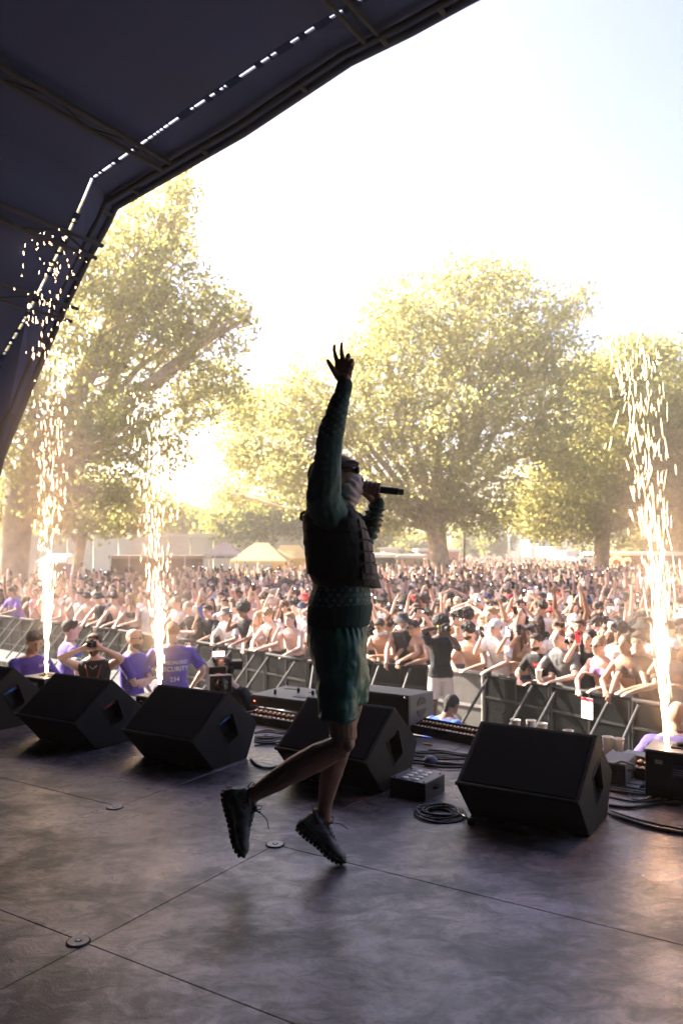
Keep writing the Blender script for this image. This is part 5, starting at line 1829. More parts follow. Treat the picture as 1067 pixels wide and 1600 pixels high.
t = pit_person(38, 9.5, 1.86, 'guard_phone', .9, 'security guard in purple polo looking down beside the left sparks', skin='tan', top='polo', topc=POLO, hair='short', hairc='dark', low='trousers', lowc=(.01, .01, .012), group='security staff in the pit')
shirt_print('guard_phone', 'polo', text_polys('SIA', .05), t, (.07, 1.33))
Mw = Matrix.Translation(t.location) @ Matrix.Rotation(t.rotation_euler.z, 4, 'Z') @ Matrix.Scale(t.scale.x, 4)
o = link('phone', PHM[('black', 0)])
o.matrix_world = Mw @ Matrix.Translation(POSE['guard_phone']['arms'][0][2] + Vector((.06, -.08, .06))) @ Matrix.Rotation(-.7, 4, 'X')
tag(o, 'black phone in the hands of the guard beside the left sparks', 'phone')
# cameraman with lanyard
def lanyard(t, P_):
    T = P_['T']
    mb = MB().mat(mat('lanyard_red', (.28, .02, .04), .6), True)
    mb.tube([T(1.46, .04, -.07), T(1.40, -.10, -.085), T(1.25, -.150, -.05), T(1.02, -.145, 0), T(1.25, -.150, .05), T(1.40, -.10, .085), T(1.46, .04, .07)], .006, 6)
    mb.build('lanyard', t)
    mb = MB().mat(M_STEEL, True)
    mb.tube([T(1.45, -.02, -.075), T(1.38, -.125, -.03), T(1.355, -.135, 0), T(1.38, -.125, .03), T(1.45, -.02, .075)], .004, 6)
    mb.build('necklace', t)
    o = link('sunglasses', GLASS_ME, t)
    o.matrix_local = Matrix.Translation(P_['hc'] + Vector((0, .012, .075))) @ P_['q'].to_matrix().to_4x4()
t = pit_person(149, 9.4, 1.80, 'camera_eye', .15, 'man in black vest top with red lanyard holding a camera to his eye', skin='pale', top='tank', topc=BLACKC, hair='short', hairc='brown', beard=True, low='trousers', lowc=(.02, .02, .02), extra=lanyard)
def small_camera(t, P_, lb, s=1.0, tele=False):
    Mw = Matrix.Translation(t.location) @ Matrix.Rotation(t.rotation_euler.z, 4, 'Z') @ Matrix.Scale(t.scale.x, 4)
    c = (P_['arms'][0][2] + P_['arms'][1][2]) / 2 + Vector((0, -.03, .05))
    r_ = thing('camera', lb, 'camera', Mw @ c, t.rotation_euler.z)
    M_CAM = mat('camera_body', (.018, .018, .02), .4, bump=.1)
    MB().mat(M_CAM).box((0, 0, 0), (.135 * s, .055 * s, .09 * s)).box((0, .005, .055 * s), (.05 * s, .05 * s, .03 * s)).build('camera_body', r_, bevel=.006)
    MB().mat(M_CAM, True).tube([(0, -.02, 0), (0, -.10 * s, 0), (0, -.105 * s, 0), (0, -.17 * s if tele else -.12 * s, 0)], [.034 * s, .034 * s, .039 * s, .039 * s], 18).build('lens_barrel', r_)
    MB().mat(M_LENS, True).tube([(0, (-.171 if tele else -.121) * s, 0), (0, (-.173 if tele else -.123) * s, 0)], .032 * s, 18).build('glass', r_)
    return r_
small_camera(t, POSE['camera_eye'], 'small black camera held by the man with the red lanyard', .8)
# tall photographer standing on the step
t = pit_person(688, 11.35, 1.66, 'camera_eye2', .12, 'photographer with afro, black tee and pale shorts standing before the barrier', skin='dark', top='tee', topc=BLACKC, hair='afro', hairc='black', low='shorts', lowc=(.62, .56, .54))
t.location.z = GROUND + .16
small_camera(t, POSE['camera_eye2'], 'black camera held to the face of the afro-haired photographer', .95, True)
wb = MB().mat(M_HVY, True)
S, E, H, fd = POSE['camera_eye2']['arms'][0]
wb.tube([H - fd * .05, H - fd * .03], .030, 10)
wb.build('wristband', t)
# crouching man in blue with a black head wrap
t = pit_person(668, 8.9, 1.70, 'crouch', 2.4, 'man in bright blue tee and black head wrap bending down by the speaker', skin='brown', top='tee', topc=(.02, .08, .50), hair='durag', hatc=(.012, .012, .014), hairc='black', low='trousers', lowc=(.02, .02, .02))
t.location.z = GROUND - .42
# bald guard at the right edge
t = pit_person(1057, 6.35, 1.58, 'guard_back', math.pi - .5, 'bald man in a purple polo cut by the right photo edge', skin='tan', top='polo', topc=(.10, .075, .24), hair=None, low='trousers', lowc=(.02, .02, .02), group='security staff in the pit')
# video camera operator
def headset(t, P_):
    hm_ = Matrix.Translation(P_['hc']) @ P_['q'].to_matrix().to_4x4()
    mb = MB().mat(M_BLACK, True)
    for sg in (-1, 1):
        mb.ell((sg * .088, .01, 0), (.022, .04, .045), 12, 8)
    mb.tube([(sg_ * .09 * math.cos(a_) if False else .09 * math.cos(a_), .012, .03 + .085 * math.sin(a_)) for a_ in np.linspace(0, math.pi, 9) for sg_ in (1,)], .009, 6)
    mb.tube([(.09, -.01, -.02), (.06, -.09, -.06)], .004, 5)
    o = mb.build('headset', t)
    o.matrix_local = hm_
t = pit_person(374, 8.15, 1.74, 'operator', -.62, 'camera operator in dark tee and headset behind the big video camera', skin='fair', top='tee', topc=(.025, .028, .03), hair='crop_cut', hairc='dark', low='trousers', lowc=(.02, .02, .02), extra=headset)
# two people half hidden behind the performer and one near the gate
p, tv, nb = bar_at(752)
# the big video camera on its tripod
vc = thing('video_camera', 'large black broadcast video camera on a tripod in the pit', 'video camera', ((338 - CX) / FPX * 8.0, 8.0, GROUND), .25)
M_CAM = MATS['camera_body']
HZ = 1.50
def vpart(n_, mb, bev=.006):
    return mb.build(n_, vc, bevel=bev, segs=2)
vpart('camera_body', MB().mat(M_CAM).box((0, .05, HZ), (.17, .40, .24)))
vpart('battery', MB().mat(M_CAM).box((0, .31, HZ), (.13, .10, .17)))
vpart('top_handle', MB().mat(M_CAM, True).tube([(0, .18, HZ + .12), (0, .16, HZ + .18), (0, -.06, HZ + .19), (0, -.10, HZ + .12)], .016, 8), 0)
vpart('viewfinder', MB().mat(M_CAM).box((.17, -.02, HZ + .12), (.17, .17, .085)))
vpart('lens_barrel', MB().mat(M_CAM, True).tube([(0, -.14, HZ), (0, -.22, HZ), (0, -.23, HZ), (0, -.38, HZ)], [.058, .058, .072, .078], 22), 0)
vpart('lens_hood', MB().mat(M_CAM).box((0, -.43, HZ), (.21, .10, .17)))
vpart('glass', MB().mat(M_LENS, True).tube([(0, -.482, HZ), (0, -.486, HZ)], .07, 20), 0)
vpart('tally_light', MB().mat(emis('tally_pink', (1, .45, .38), 1.4)).box((.02, -.05, HZ + .235), (.12, .02, .05)))
vpart('pan_head', MB().mat(M_CAM).box((0, .02, HZ - .20), (.15, .2, .12)).box((0, .02, HZ - .135), (.12, .30, .03)))
vpart('control_box', MB().mat(M_CAM).box((.0, -.14, HZ - .17), (.20, .03, .10)))
vpart('label_plate', MB().mat(M_PW).box((.01, -.157, HZ - .155), (.07, .004, .03)), 0)
vpart('pan_bar', MB().mat(M_CAM, True).tube([(.06, .05, HZ - .2), (.26, .40, HZ - .36)], .013, 8), 0)
for k in range(3):
    a_ = k * 2.094 + .5
    e_ = Vector((math.cos(a_) * .48, math.sin(a_) * .48, .03))
    q_ = Vector((math.cos(a_) * .07, math.sin(a_) * .07, HZ - .27))
    pv2 = Vector((-math.sin(a_), math.cos(a_), 0)) * .03
    MB().mat(M_CAM, True).tube([q_ + pv2, e_.lerp(q_, .45) + pv2 * .7], .014, 8).tube([q_ - pv2, e_.lerp(q_, .45) - pv2 * .7], .014, 8).tube([e_.lerp(q_, .5), e_], .017, 8).build('leg', vc)

# ------------------------------------------------------------------ the rest of the crowd
FIG = []      # positions
rc = random.Random(21)
def in_view(x_, y_, m=60):
    px = CX + x_ / y_ * FPX
    return -m < px < 1067 + m
def limit_d(px):
    """how far back the field is filled, by photo column"""
    pts_ = [(-200, 31), (100, 33), (250, 36), (420, 39), (600, 52), (640, 92), (880, 92), (960, 60), (1300, 55)]
    for (a, u), (b_, v) in zip(pts_[:-1], pts_[1:]):
        if a <= px <= b_:
            return u + (v - u) * (px - a) / (b_ - a)
    return 40
trunks = [((18 - CX) / FPX * D1, D1, .9), ((694 - CX) / FPX * D2, D2, .9), ((940 - CX) / FPX * D3, D3, .8), ((1120 - CX) / FPX * D4, D4, .8), ((110 - CX) / FPX * 33, 33, .5)]
cand = []
# walk back from the barrier in rows
def sgn_dist(p):
    best = 1e9
    for a, b_ in zip(BAR[:-1], BAR[1:]):
        ab_ = b_ - a
        t = max(0, min(1, (p - a).dot(ab_) / ab_.length_squared))
        q_ = a + ab_ * t
        d_ = (p - q_).length
        if d_ < abs(best):
            n_ = Vector((-ab_.y, ab_.x, 0))
            best = d_ if (p - q_).dot(n_) > 0 else -d_
    return best
yv = 6.0
while yv < 92:
    near = yv < 26
    step = .50 if near else .62 + (yv - 26) * .006
    xv = -yv * .60
    while xv < yv * .60:
        x_, y_ = xv + rc.gauss(0, step * .22), yv + rc.gauss(0, step * .22)
        xv += step
        if not in_view(x_, y_, 110):
            continue
        p = Vector((x_, y_, 0))
        sd_ = sgn_dist(p) if y_ < 32 else 5
        if sd_ < .80:
            continue
        if y_ > limit_d(CX + x_ / y_ * FPX) + rc.gauss(0, 1.0):
            continue
        if any((x_ - a) ** 2 + (y_ - b_) ** 2 < r_ * r_ for a, b_, r_ in trunks):
            continue
        if any((p - q_).length < .40 for q_ in taken):
            continue
        cand.append((y_, x_, sd_))
    yv += step * .95
cand.sort()
inv = [c for c in cand if in_view(c[1], c[0], 12)]
N_IND = 300 - len(FRONT) - 9
near_set = set((c[1], c[0]) for c in inv[:N_IND])
ROWS = ['second', 'third', 'fourth', 'fifth', 'sixth', 'seventh', 'eighth', 'ninth', 'tenth', 'eleventh', 'twelfth']
TOPC = [('white', WHITE, 16), ('black', BLACKC, 7), ('cream', (.66, .58, .48), 6), ('grey', (.2, .2, .21), 3), ('pale blue', (.35, .47, .62), 2), ('blue', (.04, .08, .42), 1.3), ('red', (.5, .03, .03), 1.2), ('pink', (.68, .40, .40), 3), ('navy', (.02, .03, .09), 2), ('green', (.07, .2, .08), 1), ('orange', (.7, .22, .04), .7), ('yellow', (.6, .48, .1), .6)]
def wch(lst, w):
    return rc.choices(lst, weights=w)[0]
def rand_look():
    woman = rc.random() < .3
    skin = wch(['pale', 'fair', 'tan', 'olive', 'brown', 'dark'], [7, 7, 4, 2, 1.4, 1.3])
    hc_ = wch(['black', 'dark', 'brown', 'blond', 'ginger'], [4, 6, 4, 2.2, .5]) if skin in ('pale', 'fair', 'tan') else wch(['black', 'dark'], [4, 2])
    if woman:
        hair = wch(['long', 'bun', 'cap'], [7, 2, 1])
        pose = wch(['woman_phone', 'woman_up', 'woman_lean'], [5, 3, 1])
        top = wch(['crop', 'tank', 'tee'], [4, 4, 2])
    else:
        hair = wch(['short', 'crop_cut', 'fringe', 'curly', 'afro', 'cap', 'cap_back', 'bucket'], [5, 3, 5, 3, 1 if skin in ('pale', 'fair') else 3, 2.5, 1, 1.6])
        pose = wch(['phone_face', 'phone_high', 'phone_two', 'arm_up', 'arms_up', 'stand', 'hands_head'], [5, 4, 3, 2.6, .8, 9, .8])
        top = wch([None, 'tee', 'tank'], [3.6, 9, 1.8])
    tc_ = rc.choices(TOPC, weights=[x[2] for x in TOPC])[0]
    hat = rc.choice([('white', WHITE), ('black', BLACKC), ('navy', (.02, .03, .09)), ('beige', (.4, .33, .24)), ('red', (.4, .03, .03))])
    return woman, skin, hc_, hair, pose, top, tc_, hat
HN = {'long': 'long %s hair', 'bun': 'tied %s hair', 'short': 'short %s hair', 'crop_cut': 'cropped %s hair', 'fringe': '%s fringe', 'curly': '%s curls', 'afro': '%s afro'}
for (y_, x_, sd_) in inv[:N_IND]:
    px = CX + x_ / y_ * FPX
    row = min(len(ROWS) - 1, max(0, int((sd_ - .55) / .55)))
    for tries in range(60):
        woman, skin, hc_, hair, pose, top, tc_, hat = rand_look()
        if sd_ < 1.5 and pose in ('arms_up', 'arm_up') and rc.random() < .5:
            continue
        h_ = ('%s %s' % (hat[0], {'cap': 'cap', 'cap_back': 'backwards cap', 'bucket': 'bucket hat'}[hair])) if hair in HATS else HN[hair] % hc_
        who = 'woman' if woman else ('bare-chested man' if not top else 'man')
        look = who + (' in %s %s' % (tc_[0], {'tee': 'tee', 'tank': 'vest', 'crop': 'bikini'}[top]) if top else '') + ' with ' + h_
        lb = look + ', ' + ROWS[row] + ' row ' + lmk(px)
        if len(lb.split()) > 16:
            lb = look.replace(' with ', ', ') + ', ' + ROWS[row] + ' row ' + lmk(px)
        if len(lb.split()) <= 16 and lb not in seen:
            break
    seen[lb] = 1
    t = place(pose, (x_, y_, GROUND + rc.uniform(-.03, .03)), face_to((x_, y_), jit=.22), lb, skin=skin, top=top, topc=tc_[1], hair=hair, hairc=hc_, hatc=hat[1], lowc=rc.choice([(.03, .03, .04), (.1, .1, .12), (.3, .28, .25)]),
              glasses=rc.random() < .16, beard=(not woman and rc.random() < .22), scale=rc.uniform(.93, 1.06) * (.95 if woman else 1), group='crowd standing behind the barrier')
    if pose.startswith('phone') or pose == 'woman_phone':
        pl = 'phone of the ' + lb.replace('bare-chested', 'shirtless').replace(' with ', ', ')
        if len(pl.split()) > 16:
            pl = pl.replace(' of the', ':').replace(' spark fountain', ' sparks').replace(' right photo edge', ' right edge').replace('leftmost standing ', 'left ')
        give_phone(t, pose, ' '.join(pl.split()[:16]), rc.choice(['black', 'black', 'white']), 1 if rc.random() < .3 else 0)

# far crowd: one mass of simple figures
def low_fig(kind, rg):
    """templates: list of (verts, faces, slot) with slots skin, top, hair, shorts, light, eyes"""
    out = []
    def A(geo, slot):
        vs_, fs_ = geo
        fs2 = []
        for f in fs_:
            fs2.append(tuple(f))
        out.append((np.array([tuple(v) for v in vs_], 'f'), fs2, slot))
    A(rings_geo([((0, 0, .80), Vector((.17, 0, 0)), Vector((0, .11, 0))), ((0, 0, 1.06), Vector((.15, 0, 0)), Vector((0, .10, 0))), ((0, 0, 1.32), Vector((.195, 0, 0)), Vector((0, .115, 0))), ((0, 0, 1.42), Vector((.16, 0, 0)), Vector((0, .085, 0))), ((0, 0, 1.47), Vector((.07, 0, 0)), Vector((0, .05, 0)))], 8), 'top')
    A(rings_geo([((0, 0, .45), Vector((.15, 0, 0)), Vector((0, .09, 0))), ((0, 0, .82), Vector((.165, 0, 0)), Vector((0, .10, 0)))], 6), 'shorts')
    A(rings_geo([((0, 0, 1.45), Vector((.055, 0, 0)), Vector((0, .055, 0))), ((0, -.01, 1.57), Vector((.05, 0, 0)), Vector((0, .055, 0)))], 6, cap=False), 'skin')
    A(ell_geo((0, -.012, 1.62), (.080, .096, .112), 8, 7), 'skin')
    A(ell_geo((0, .018, 1.665), (.092, .104, .092), 8, 5), 'hair')
    for sg in (-1, 1):
        A(ell_geo((sg * .032, -.102, 1.635), (.017, .008, .009), 5, 4), 'eyes')
    A(ell_geo((0, -.108, 1.61), (.012, .018, .022), 5, 4), 'skin')
    def arm(sg, tgt, hint):
        S = Vector((sg * .19, 0, 1.37))
        E, H = ik(S, tgt, .30, .27, hint)
        A(tube_geo([S, E, H, H + (H - E).normalized() * .09], [.055, .042, .03, .03], 5), 'skin')
        return H + (H - E).normalized() * .10
    if kind == 0:
        arm(-1, (-.25, -.05, .9), (-1, .2, 0)); arm(1, (.25, -.05, .9), (1, .2, 0))
    elif kind == 1:
        p = arm(-1, (-.10, -.32, 1.62), (-.6, .2, -.8)); arm(1, (.25, -.05, .9), (1, .2, 0))
    elif kind == 2:
        p = arm(1, (.22, -.20, 1.88), (.7, -.2, -.5)); arm(-1, (-.25, -.05, .9), (-1, .2, 0))
    elif kind == 3:
        p = arm(-1, (-.28, -.10, 1.95), (-.7, .2, -.3)); arm(1, (.22, -.22, 1.2), (1, .2, 0))
    elif kind == 4:
        p = arm(-1, (-.3, -.10, 1.88), (-.7, .2, -.3)); arm(1, (.27, -.14, 1.9), (1, .2, 0))
    if kind in (1, 2):
        mb = MB().box(p + Vector((0, -.02, .03)), (.075, .012, .15))
        A((mb.v, mb.f), 'phone')
        if kind == 2:
            mb = MB().ell(p + Vector((.01, -.035, .07)), (.008, .005, .013), 5, 4)
            A((mb.v, mb.f), 'light')
    return out
SL = {'skin': 0, 'top': 1, 'hair': 2, 'shorts': 3, 'phone': 4, 'eyes': 5, 'light': 6}
TPL = []
for kind in range(5):
    fig = low_fig(kind, None)
    vv, ff, sl = [], [], []
    o_ = 0
    for v_, f_, s_ in fig:
        vv.append(v_)
        for f in f_:
            f = [i + o_ for i in f]
            for j in range(1, len(f) - 1):
                ff.append((f[0], f[j], f[j + 1]))
                sl.append(SL[s_])
        o_ += len(v_)
    TPL.append((np.concatenate(vv), np.array(ff, 'i'), np.array(sl)))
far = [c for c in cand if (c[1], c[0]) not in near_set]
VV, FF, CC, MM = [], [], [], []
off = 0
for (y_, x_, sd_) in far:
    kind = wch([0, 1, 2, 3, 4], [8, 2.4, 1.7, 1.1, .3])
    if y_ > 55:
        kind = wch([0, 3], [6, 1])
    v_, f_, s_ = TPL[kind]
    a_ = face_to((x_, y_)) + rc.gauss(0, .35)
    sc_ = rc.uniform(.92, 1.07)
    ca, sa = math.cos(a_) * sc_, math.sin(a_) * sc_
    hs = rc.choice([1, 1, 1.12])
    v2 = np.empty_like(v_)
    v2[:, 0] = v_[:, 0] * ca - v_[:, 1] * sa + x_
    v2[:, 1] = v_[:, 0] * sa + v_[:, 1] * ca + y_
    v2[:, 2] = v_[:, 2] * sc_ + GROUND
    woman, skin, hc_, hair, pose, top, tc_, hat = rand_look()
    sk = SKINS[skin]
    cols = np.array([sk, tc_[1] if top else sk, hat[1] if hair in HATS else HAIRC[hc_], rc.choice([(.03, .03, .04), (.1, .1, .12), (.3, .28, .25)]), (.02, .02, .025), (.02, .015, .012), (.9, .9, .9)])
    VV.append(v2)
    FF.append(f_ + off)
    CC.append(cols[s_])
    MM.append(((s_ == 6) & (rc.random() < .35)).astype('i'))
    off += len(v_)
VV, FF, CC, MM = np.concatenate(VV), np.concatenate(FF), np.concatenate(CC), np.concatenate(MM)
me = bpy.data.meshes.new('distant_crowd')
me.vertices.add(len(VV))
me.vertices.foreach_set('co', VV.astype('f').ravel())
me.loops.add(len(FF) * 3)
me.loops.foreach_set('vertex_index', FF.astype('i').ravel())
me.polygons.add(len(FF))
me.polygons.foreach_set('loop_start', np.arange(0, len(FF) * 3, 3, dtype='i'))
me.polygons.foreach_set('loop_total', np.full(len(FF), 3, 'i'))
me.materials.append(mat('far_crowd', (1, 1, 1), .8, var=.1, src='attr'))
me.materials.append(M_FLASH)
me.polygons.foreach_set('material_index', MM)
me.polygons.foreach_set('use_smooth', np.ones(len(FF), bool))
me.update()
at = me.attributes.new('Col', 'FLOAT_COLOR', 'FACE')
at.data.foreach_set('color', np.concatenate([CC, np.ones((len(CC), 1))], 1).astype('f').ravel())
tag(link('distant_crowd', me), 'dense festival crowd filling the field behind the front rows', 'crowd', kind='stuff')
print('CROWD', len(inv), len(far), 'tris', len(FF))
# ------------------------------------------------------------------ wedge monitor speakers along the stage front
M_CARPET = mat('cabinet_paint', (0.015, 0.0135, 0.0135), 0.75, spec=0.3, var=0.75, scale=190, bump=0.9, bscale=170, bdist=0.006)
M_GRILLE = mat('grille_foam', (0.004, 0.004, 0.004), 0.95, spec=0.2, var=0.3, scale=40, bump=0.5, bscale=300, bdist=0.002)
M_RECESS = mat('recess_black', (0.01, 0.01, 0.011), 0.45)
M_BLUE = mat('blue_connector', (0.02, 0.16, 0.55), 0.45)
M_REDC = mat('red_connector', (0.28, 0.03, 0.03), 0.45)
M_CHROME = mat('chrome_bar', (0.6, 0.6, 0.62), 0.18, metal=1.0, var=0.05)
PROF = [(0, 0), (-.20, .22), (.148, .483), (.459, .22), (.348, 0)]      # side outline: (towards crowd, up)
def wedge(px, py, label, colour, width=.64):
    o = WF(px, py)
    rz = math.atan2(-EY, -EX)           # local +x runs to the right along the stage front
    t = thing('monitor_speaker', label, 'speaker', o, rz, 'wedge monitor speakers along the stage front')
    # local frame: x right, y to the crowd, z up; right side at x = 0
    def P_(x_, n_, z_):
        return Vector((x_, n_, z_))
    mb = MB().mat(M_CARPET)
    v = [P_(0, n_, z_) for n_, z_ in PROF] + [P_(-width, n_, z_) for n_, z_ in PROF]
    f = [(5, 6, 7, 8, 9)[::-1]] + [(i, i + 5, (i + 1) % 5 + 5, (i + 1) % 5) for i in range(5)]
    # right side with a recessed handle window
    c = Vector((0, .155, .245))
    up_ = (Vector((0, PROF[2][0], PROF[2][1])) - Vector((0, PROF[1][0], PROF[1][1]))).normalized()   # along the sloping front
    ac = Vector((0, up_.z, -up_.y))
    hw, hh = .105, .066
    win = [c - up_ * hh * .9 - ac * hw * .9, c + up_ * hh * 1.25 - ac * hw * .55, c + up_ * hh * .55 + ac * hw, c - up_ * hh * 1.1 + ac * hw * .75]
    base_n = len(v)
    v += win
    o_, w_ = [0, 1, 2, 3, 4], [base_n + i for i in range(4)]
    # fan between outline and window
    f += [(1, 2, w_[1], w_[0]), (2, 3, w_[2], w_[1]), (3, 4, w_[3], w_[2]), (4, 0, w_[3]), (0, 1, w_[0], w_[3])]
    mb.add(v, f)
    cab = mb.build('cabinet', t)
    bm = bmesh.new()
    bm.from_mesh(cab.data)
    bmesh.ops.recalc_face_normals(bm, faces=bm.faces)
    ed = [e for e in bm.edges if len(e.link_faces) == 2 and e.calc_face_angle() > .4]
    bmesh.ops.bevel(bm, geom=ed, offset=.007, segments=3, affect='EDGES', profile=.5)
    bm.to_mesh(cab.data)
    bm.free()
    cab.data.polygons.foreach_set('use_smooth', [False] * len(cab.data.polygons))
    # recess box
    D = Vector((-.075, 0, 0))
    inn = [w + D for w in win]
    mb = MB().mat(M_RECESS)
    mb.add(win + inn, [(0, 1, 5, 4), (1, 2, 6, 5), (2, 3, 7, 6), (3, 0, 4, 7), (4, 5, 6, 7)])
    mb.build('handle_recess', t)
    # rim
    cc = sum(win, Vector()) / 4
    for i in range(4):
        a, b_ = win[i], win[(i + 1) % 4]
        oa, ob = a + (a - cc) * .16, b_ + (b_ - cc) * .16
        X_ = Vector((.005, 0, 0))
        MB().mat(M_CARPET).hexa([a - X_ * .3, b_ - X_ * .3, ob - X_ * .3, oa - X_ * .3, a + X_, b_ + X_, ob + X_ * .6, oa + X_ * .6]).build('recess_rim', t)
    # strip and handle bar inside
    a, b_ = win[0].lerp(win[3], .12) + D * .45, win[1].lerp(win[2], .18) + D * .45
    MB().mat(colour, True).tube([a, b_], .0125, 8).build('cable_strip', t)
    a, b_ = win[0].lerp(win[3], .45) + D * .12, win[3].lerp(win[0], .02) + D * .12
    MB().mat(M_CHROME, True).tube([a, b_], .006, 8).build('handle', t)
    # grille set into the front slope, its frame bars, and the lower front
    nrm = Vector((0, -up_.z, up_.y))
    A, B2 = Vector((0, *PROF[1])), Vector((0, *PROF[2]))
    m = .022
    q = [A + up_ * m + Vector((-m, 0, 0)), B2 - up_ * m + Vector((-m, 0, 0)), B2 - up_ * m + Vector((-width + m, 0, 0)), A + up_ * m + Vector((-width + m, 0, 0))]
    MB().mat(M_GRILLE).hexa([p - nrm * .004 for p in q] + [p + nrm * .005 for p in q]).build('grille', t, bevel=.003)
    bar = MB().mat(M_CARPET, True)
    bar.tube([A + nrm * .004 + Vector((-.004, 0, 0)), A + nrm * .004 + Vector((-width + .004, 0, 0))], .011, 8)
    bar.build('front_lip', t)
    # rubber feet
    for x_ in (-.05, -width + .05):
        MB().mat(M_BLACK).box((x_, .06, .004), (.05, .04, .012)).build('foot', t)
    # small round badge
    return t
wedge(921, 1308, 'nearest black wedge monitor speaker, at the right, blue strip in its handle', M_BLUE)
wedge(598, 1239, 'black wedge monitor speaker behind the performer\'s legs, with a red strip', M_REDC)
wedge(334, 1203, 'black wedge monitor speaker left of the performer, blue strip in its handle', M_BLUE)
wedge(152, 1172, 'black wedge monitor speaker at the left with a red strip in its handle', M_REDC)
wedge(-3, 1142, 'black wedge monitor speaker cut by the left photo edge, with blue strip', M_BLUE)

# ------------------------------------------------------------------ footlight bars
M_BAR = mat('light_bar', (0.015, 0.015, 0.016), 0.5, bump=.2)
lm_, nt, b = newmat('lens_warm_reflection')
b.inputs['Base Color'].default_value = (0.75, 0.42, 0.24, 1)  # warm reflected light put into the lens colour
b.inputs['Metallic'].default_value = 0.75
b.inputs['Roughness'].default_value = 0.18
M_LWARM = lm_
M_BULB = mat('bulb_centre', (0.95, 0.82, 0.66), 0.15, metal=.3, var=0.0)
def lightbar(px0, py0, px1, py1, label, n, h=.085):
    a, b_ = WF(px0, py0), WF(px1, py1)
    tv = (b_ - a)
    Ln = tv.length
    rz = math.atan2(tv.y, tv.x)
    t = thing('footlight_bar', label, 'stage light', a, rz, 'footlight bars on the stage edge')
    mb = MB().mat(M_BAR)
    mb.box((Ln / 2, .08, .022), (Ln, .17, .04)).box((Ln / 2, .158, h * .62), (Ln, .012, h * 1.1)).box((Ln / 2, .002, .05), (Ln, .008, .035))
    mb.box((.006, .08, h * .5), (.012, .15, h * .9)).box((Ln - .006, .08, h * .5), (.012, .15, h * .9))
    mb.build('housing', t)
    for r_ in range(2):
        for k in range(n):
            x_ = (k + .5) * Ln / n
            y_, z_ = (.125, h * .86) if r_ else (.06, h * .56)
            l = MB().mat(M_LWARM, True)
            rr_ = min(.026, Ln / n * .46)
            l.tube([(x_, y_, z_ - .014), (x_, y_ - .008, z_ + .010)], [rr_ * .5, rr_], 10, True)
            l.mat(M_BULB, True).ell((x_, y_ - .006, z_ + .010), (rr_ * .5, rr_ * .5, rr_ * .45), 8, 5)
            l.build('lamp', t)
    return t
lightbar(628, 1143, 752, 1167, 'footlight bar with warm-light tinted lenses on the stage edge, right of the performer', 22)
lightbar(383, 1128, 500, 1149, 'footlight bar with warm-light tinted lenses on the stage edge, left of the performer', 16)
lightbar(940, 1204, 1012, 1220, 'footlight bar with warm-light tinted lenses beside the right spark machine', 7)

# ------------------------------------------------------------------ front fill loudspeakers and other boxes on the deck
M_CABG = mat('cabinet_grey', (0.085, 0.09, 0.105), 0.45, var=.12, bump=.3, bscale=120, bdist=.003)
M_CABD = mat('cabinet_dark', (0.035, 0.032, 0.034), 0.55, bump=.3, bscale=200, bdist=.003)
t = thing('line_array_speaker', 'grey-topped front fill loudspeaker with two half-round handles by the green shorts', 'speaker', WF(640, 1151), math.atan2(-EY, -EX))
w_, d_, h_ = .78, .42, .24
c0 = WF(640, 1151)
mb = MB().mat(M_CABG)
z0 = .075
pts2 = [(-w_, 0), (0, 0), (.0, d_), (-w_, d_)]
v = [Vector((x_, y_, z0 + (0 if y_ == 0 else .02))) for x_, y_ in pts2] + [Vector((x_, y_, z0 + h_ - (0 if y_ == 0 else .03))) for x_, y_ in pts2]
mb.hexa(v)
mb.build('cabinet', t, bevel=.008)
MB().mat(M_CABD).box((-w_ / 2, -.004, z0 + h_ / 2), (w_ * .92, .006, h_ * .84)).build('grille', t)
MB().mat(M_CABD).box((-w_ / 2, .2, .035), (w_ * .9, .34, .07)).build('bracket', t)
for sg in (-1, 1):
    poly = [(0.001, .20 + .075 * math.cos(a_), z0 + h_ / 2 + sg * (.018 + .062 * math.sin(a_))) for a_ in np.linspace(0, math.pi, 12)]
    MB().mat(M_RECESS).prism([Vector(p) for p in poly], Vector((.003, 0, 0))).build('handle', t)
for x_ in (-.02, -.70):
    MB().mat(M_CABD).box((x_, -.008, z0 + h_ / 2), (.035, .018, h_ * 1.0)).build('rigging_rail', t)
MB().mat(M_CHROME, True).ell((-.03, -.018, z0 + h_ - .02), (.016, .01, .014), 8, 6).build('latch_pin', t)
MB().mat(M_PW).box((-.46, -.009, z0 + h_ * .72), (.06, .003, .016)).build('badge', t)
t = thing('line_array_speaker', 'flat grey loudspeaker with studs and cut-out plates, left of the performer', 'speaker', WF(480, 1128), math.atan2(-EY, -EX))
w_, d_, h_ = .60, .52, .085
mb = MB().mat(M_CABD)
mb.box((-w_ / 2, d_ / 2, .075 + h_ / 2), (w_, d_, h_))
mb.build('cabinet', t, bevel=.006)
MB().mat(M_CABG).box((-w_ / 2, d_ / 2, .078 + h_ + .004), (w_ * .99, d_ * .99, .008)).build('top_plate', t)
for x_, y_, sx, sy in ((-.14, .14, .16, .07), (-.13, .36, .17, .07), (-.42, .40, .18, .05)):
    MB().mat(M_RECESS).prism([Vector((x_ - sx / 2, y_ - sy / 2, .088 + h_)), Vector((x_ + sx / 2, y_ - sy / 2, .088 + h_)), Vector((x_ + sx / 3, y_ + sy / 2, .088 + h_)), Vector((x_ - sx / 3, y_ + sy / 2, .088 + h_))], UP * .003).build('cut_out', t)
for x_, y_ in ((-.42, .12), (-.30, .30), (-.12, .26)):
    MB().mat(M_BLACK, True).tube([(x_, y_, .088 + h_), (x_, y_, .125 + h_)], .012, 10).build('stud', t)
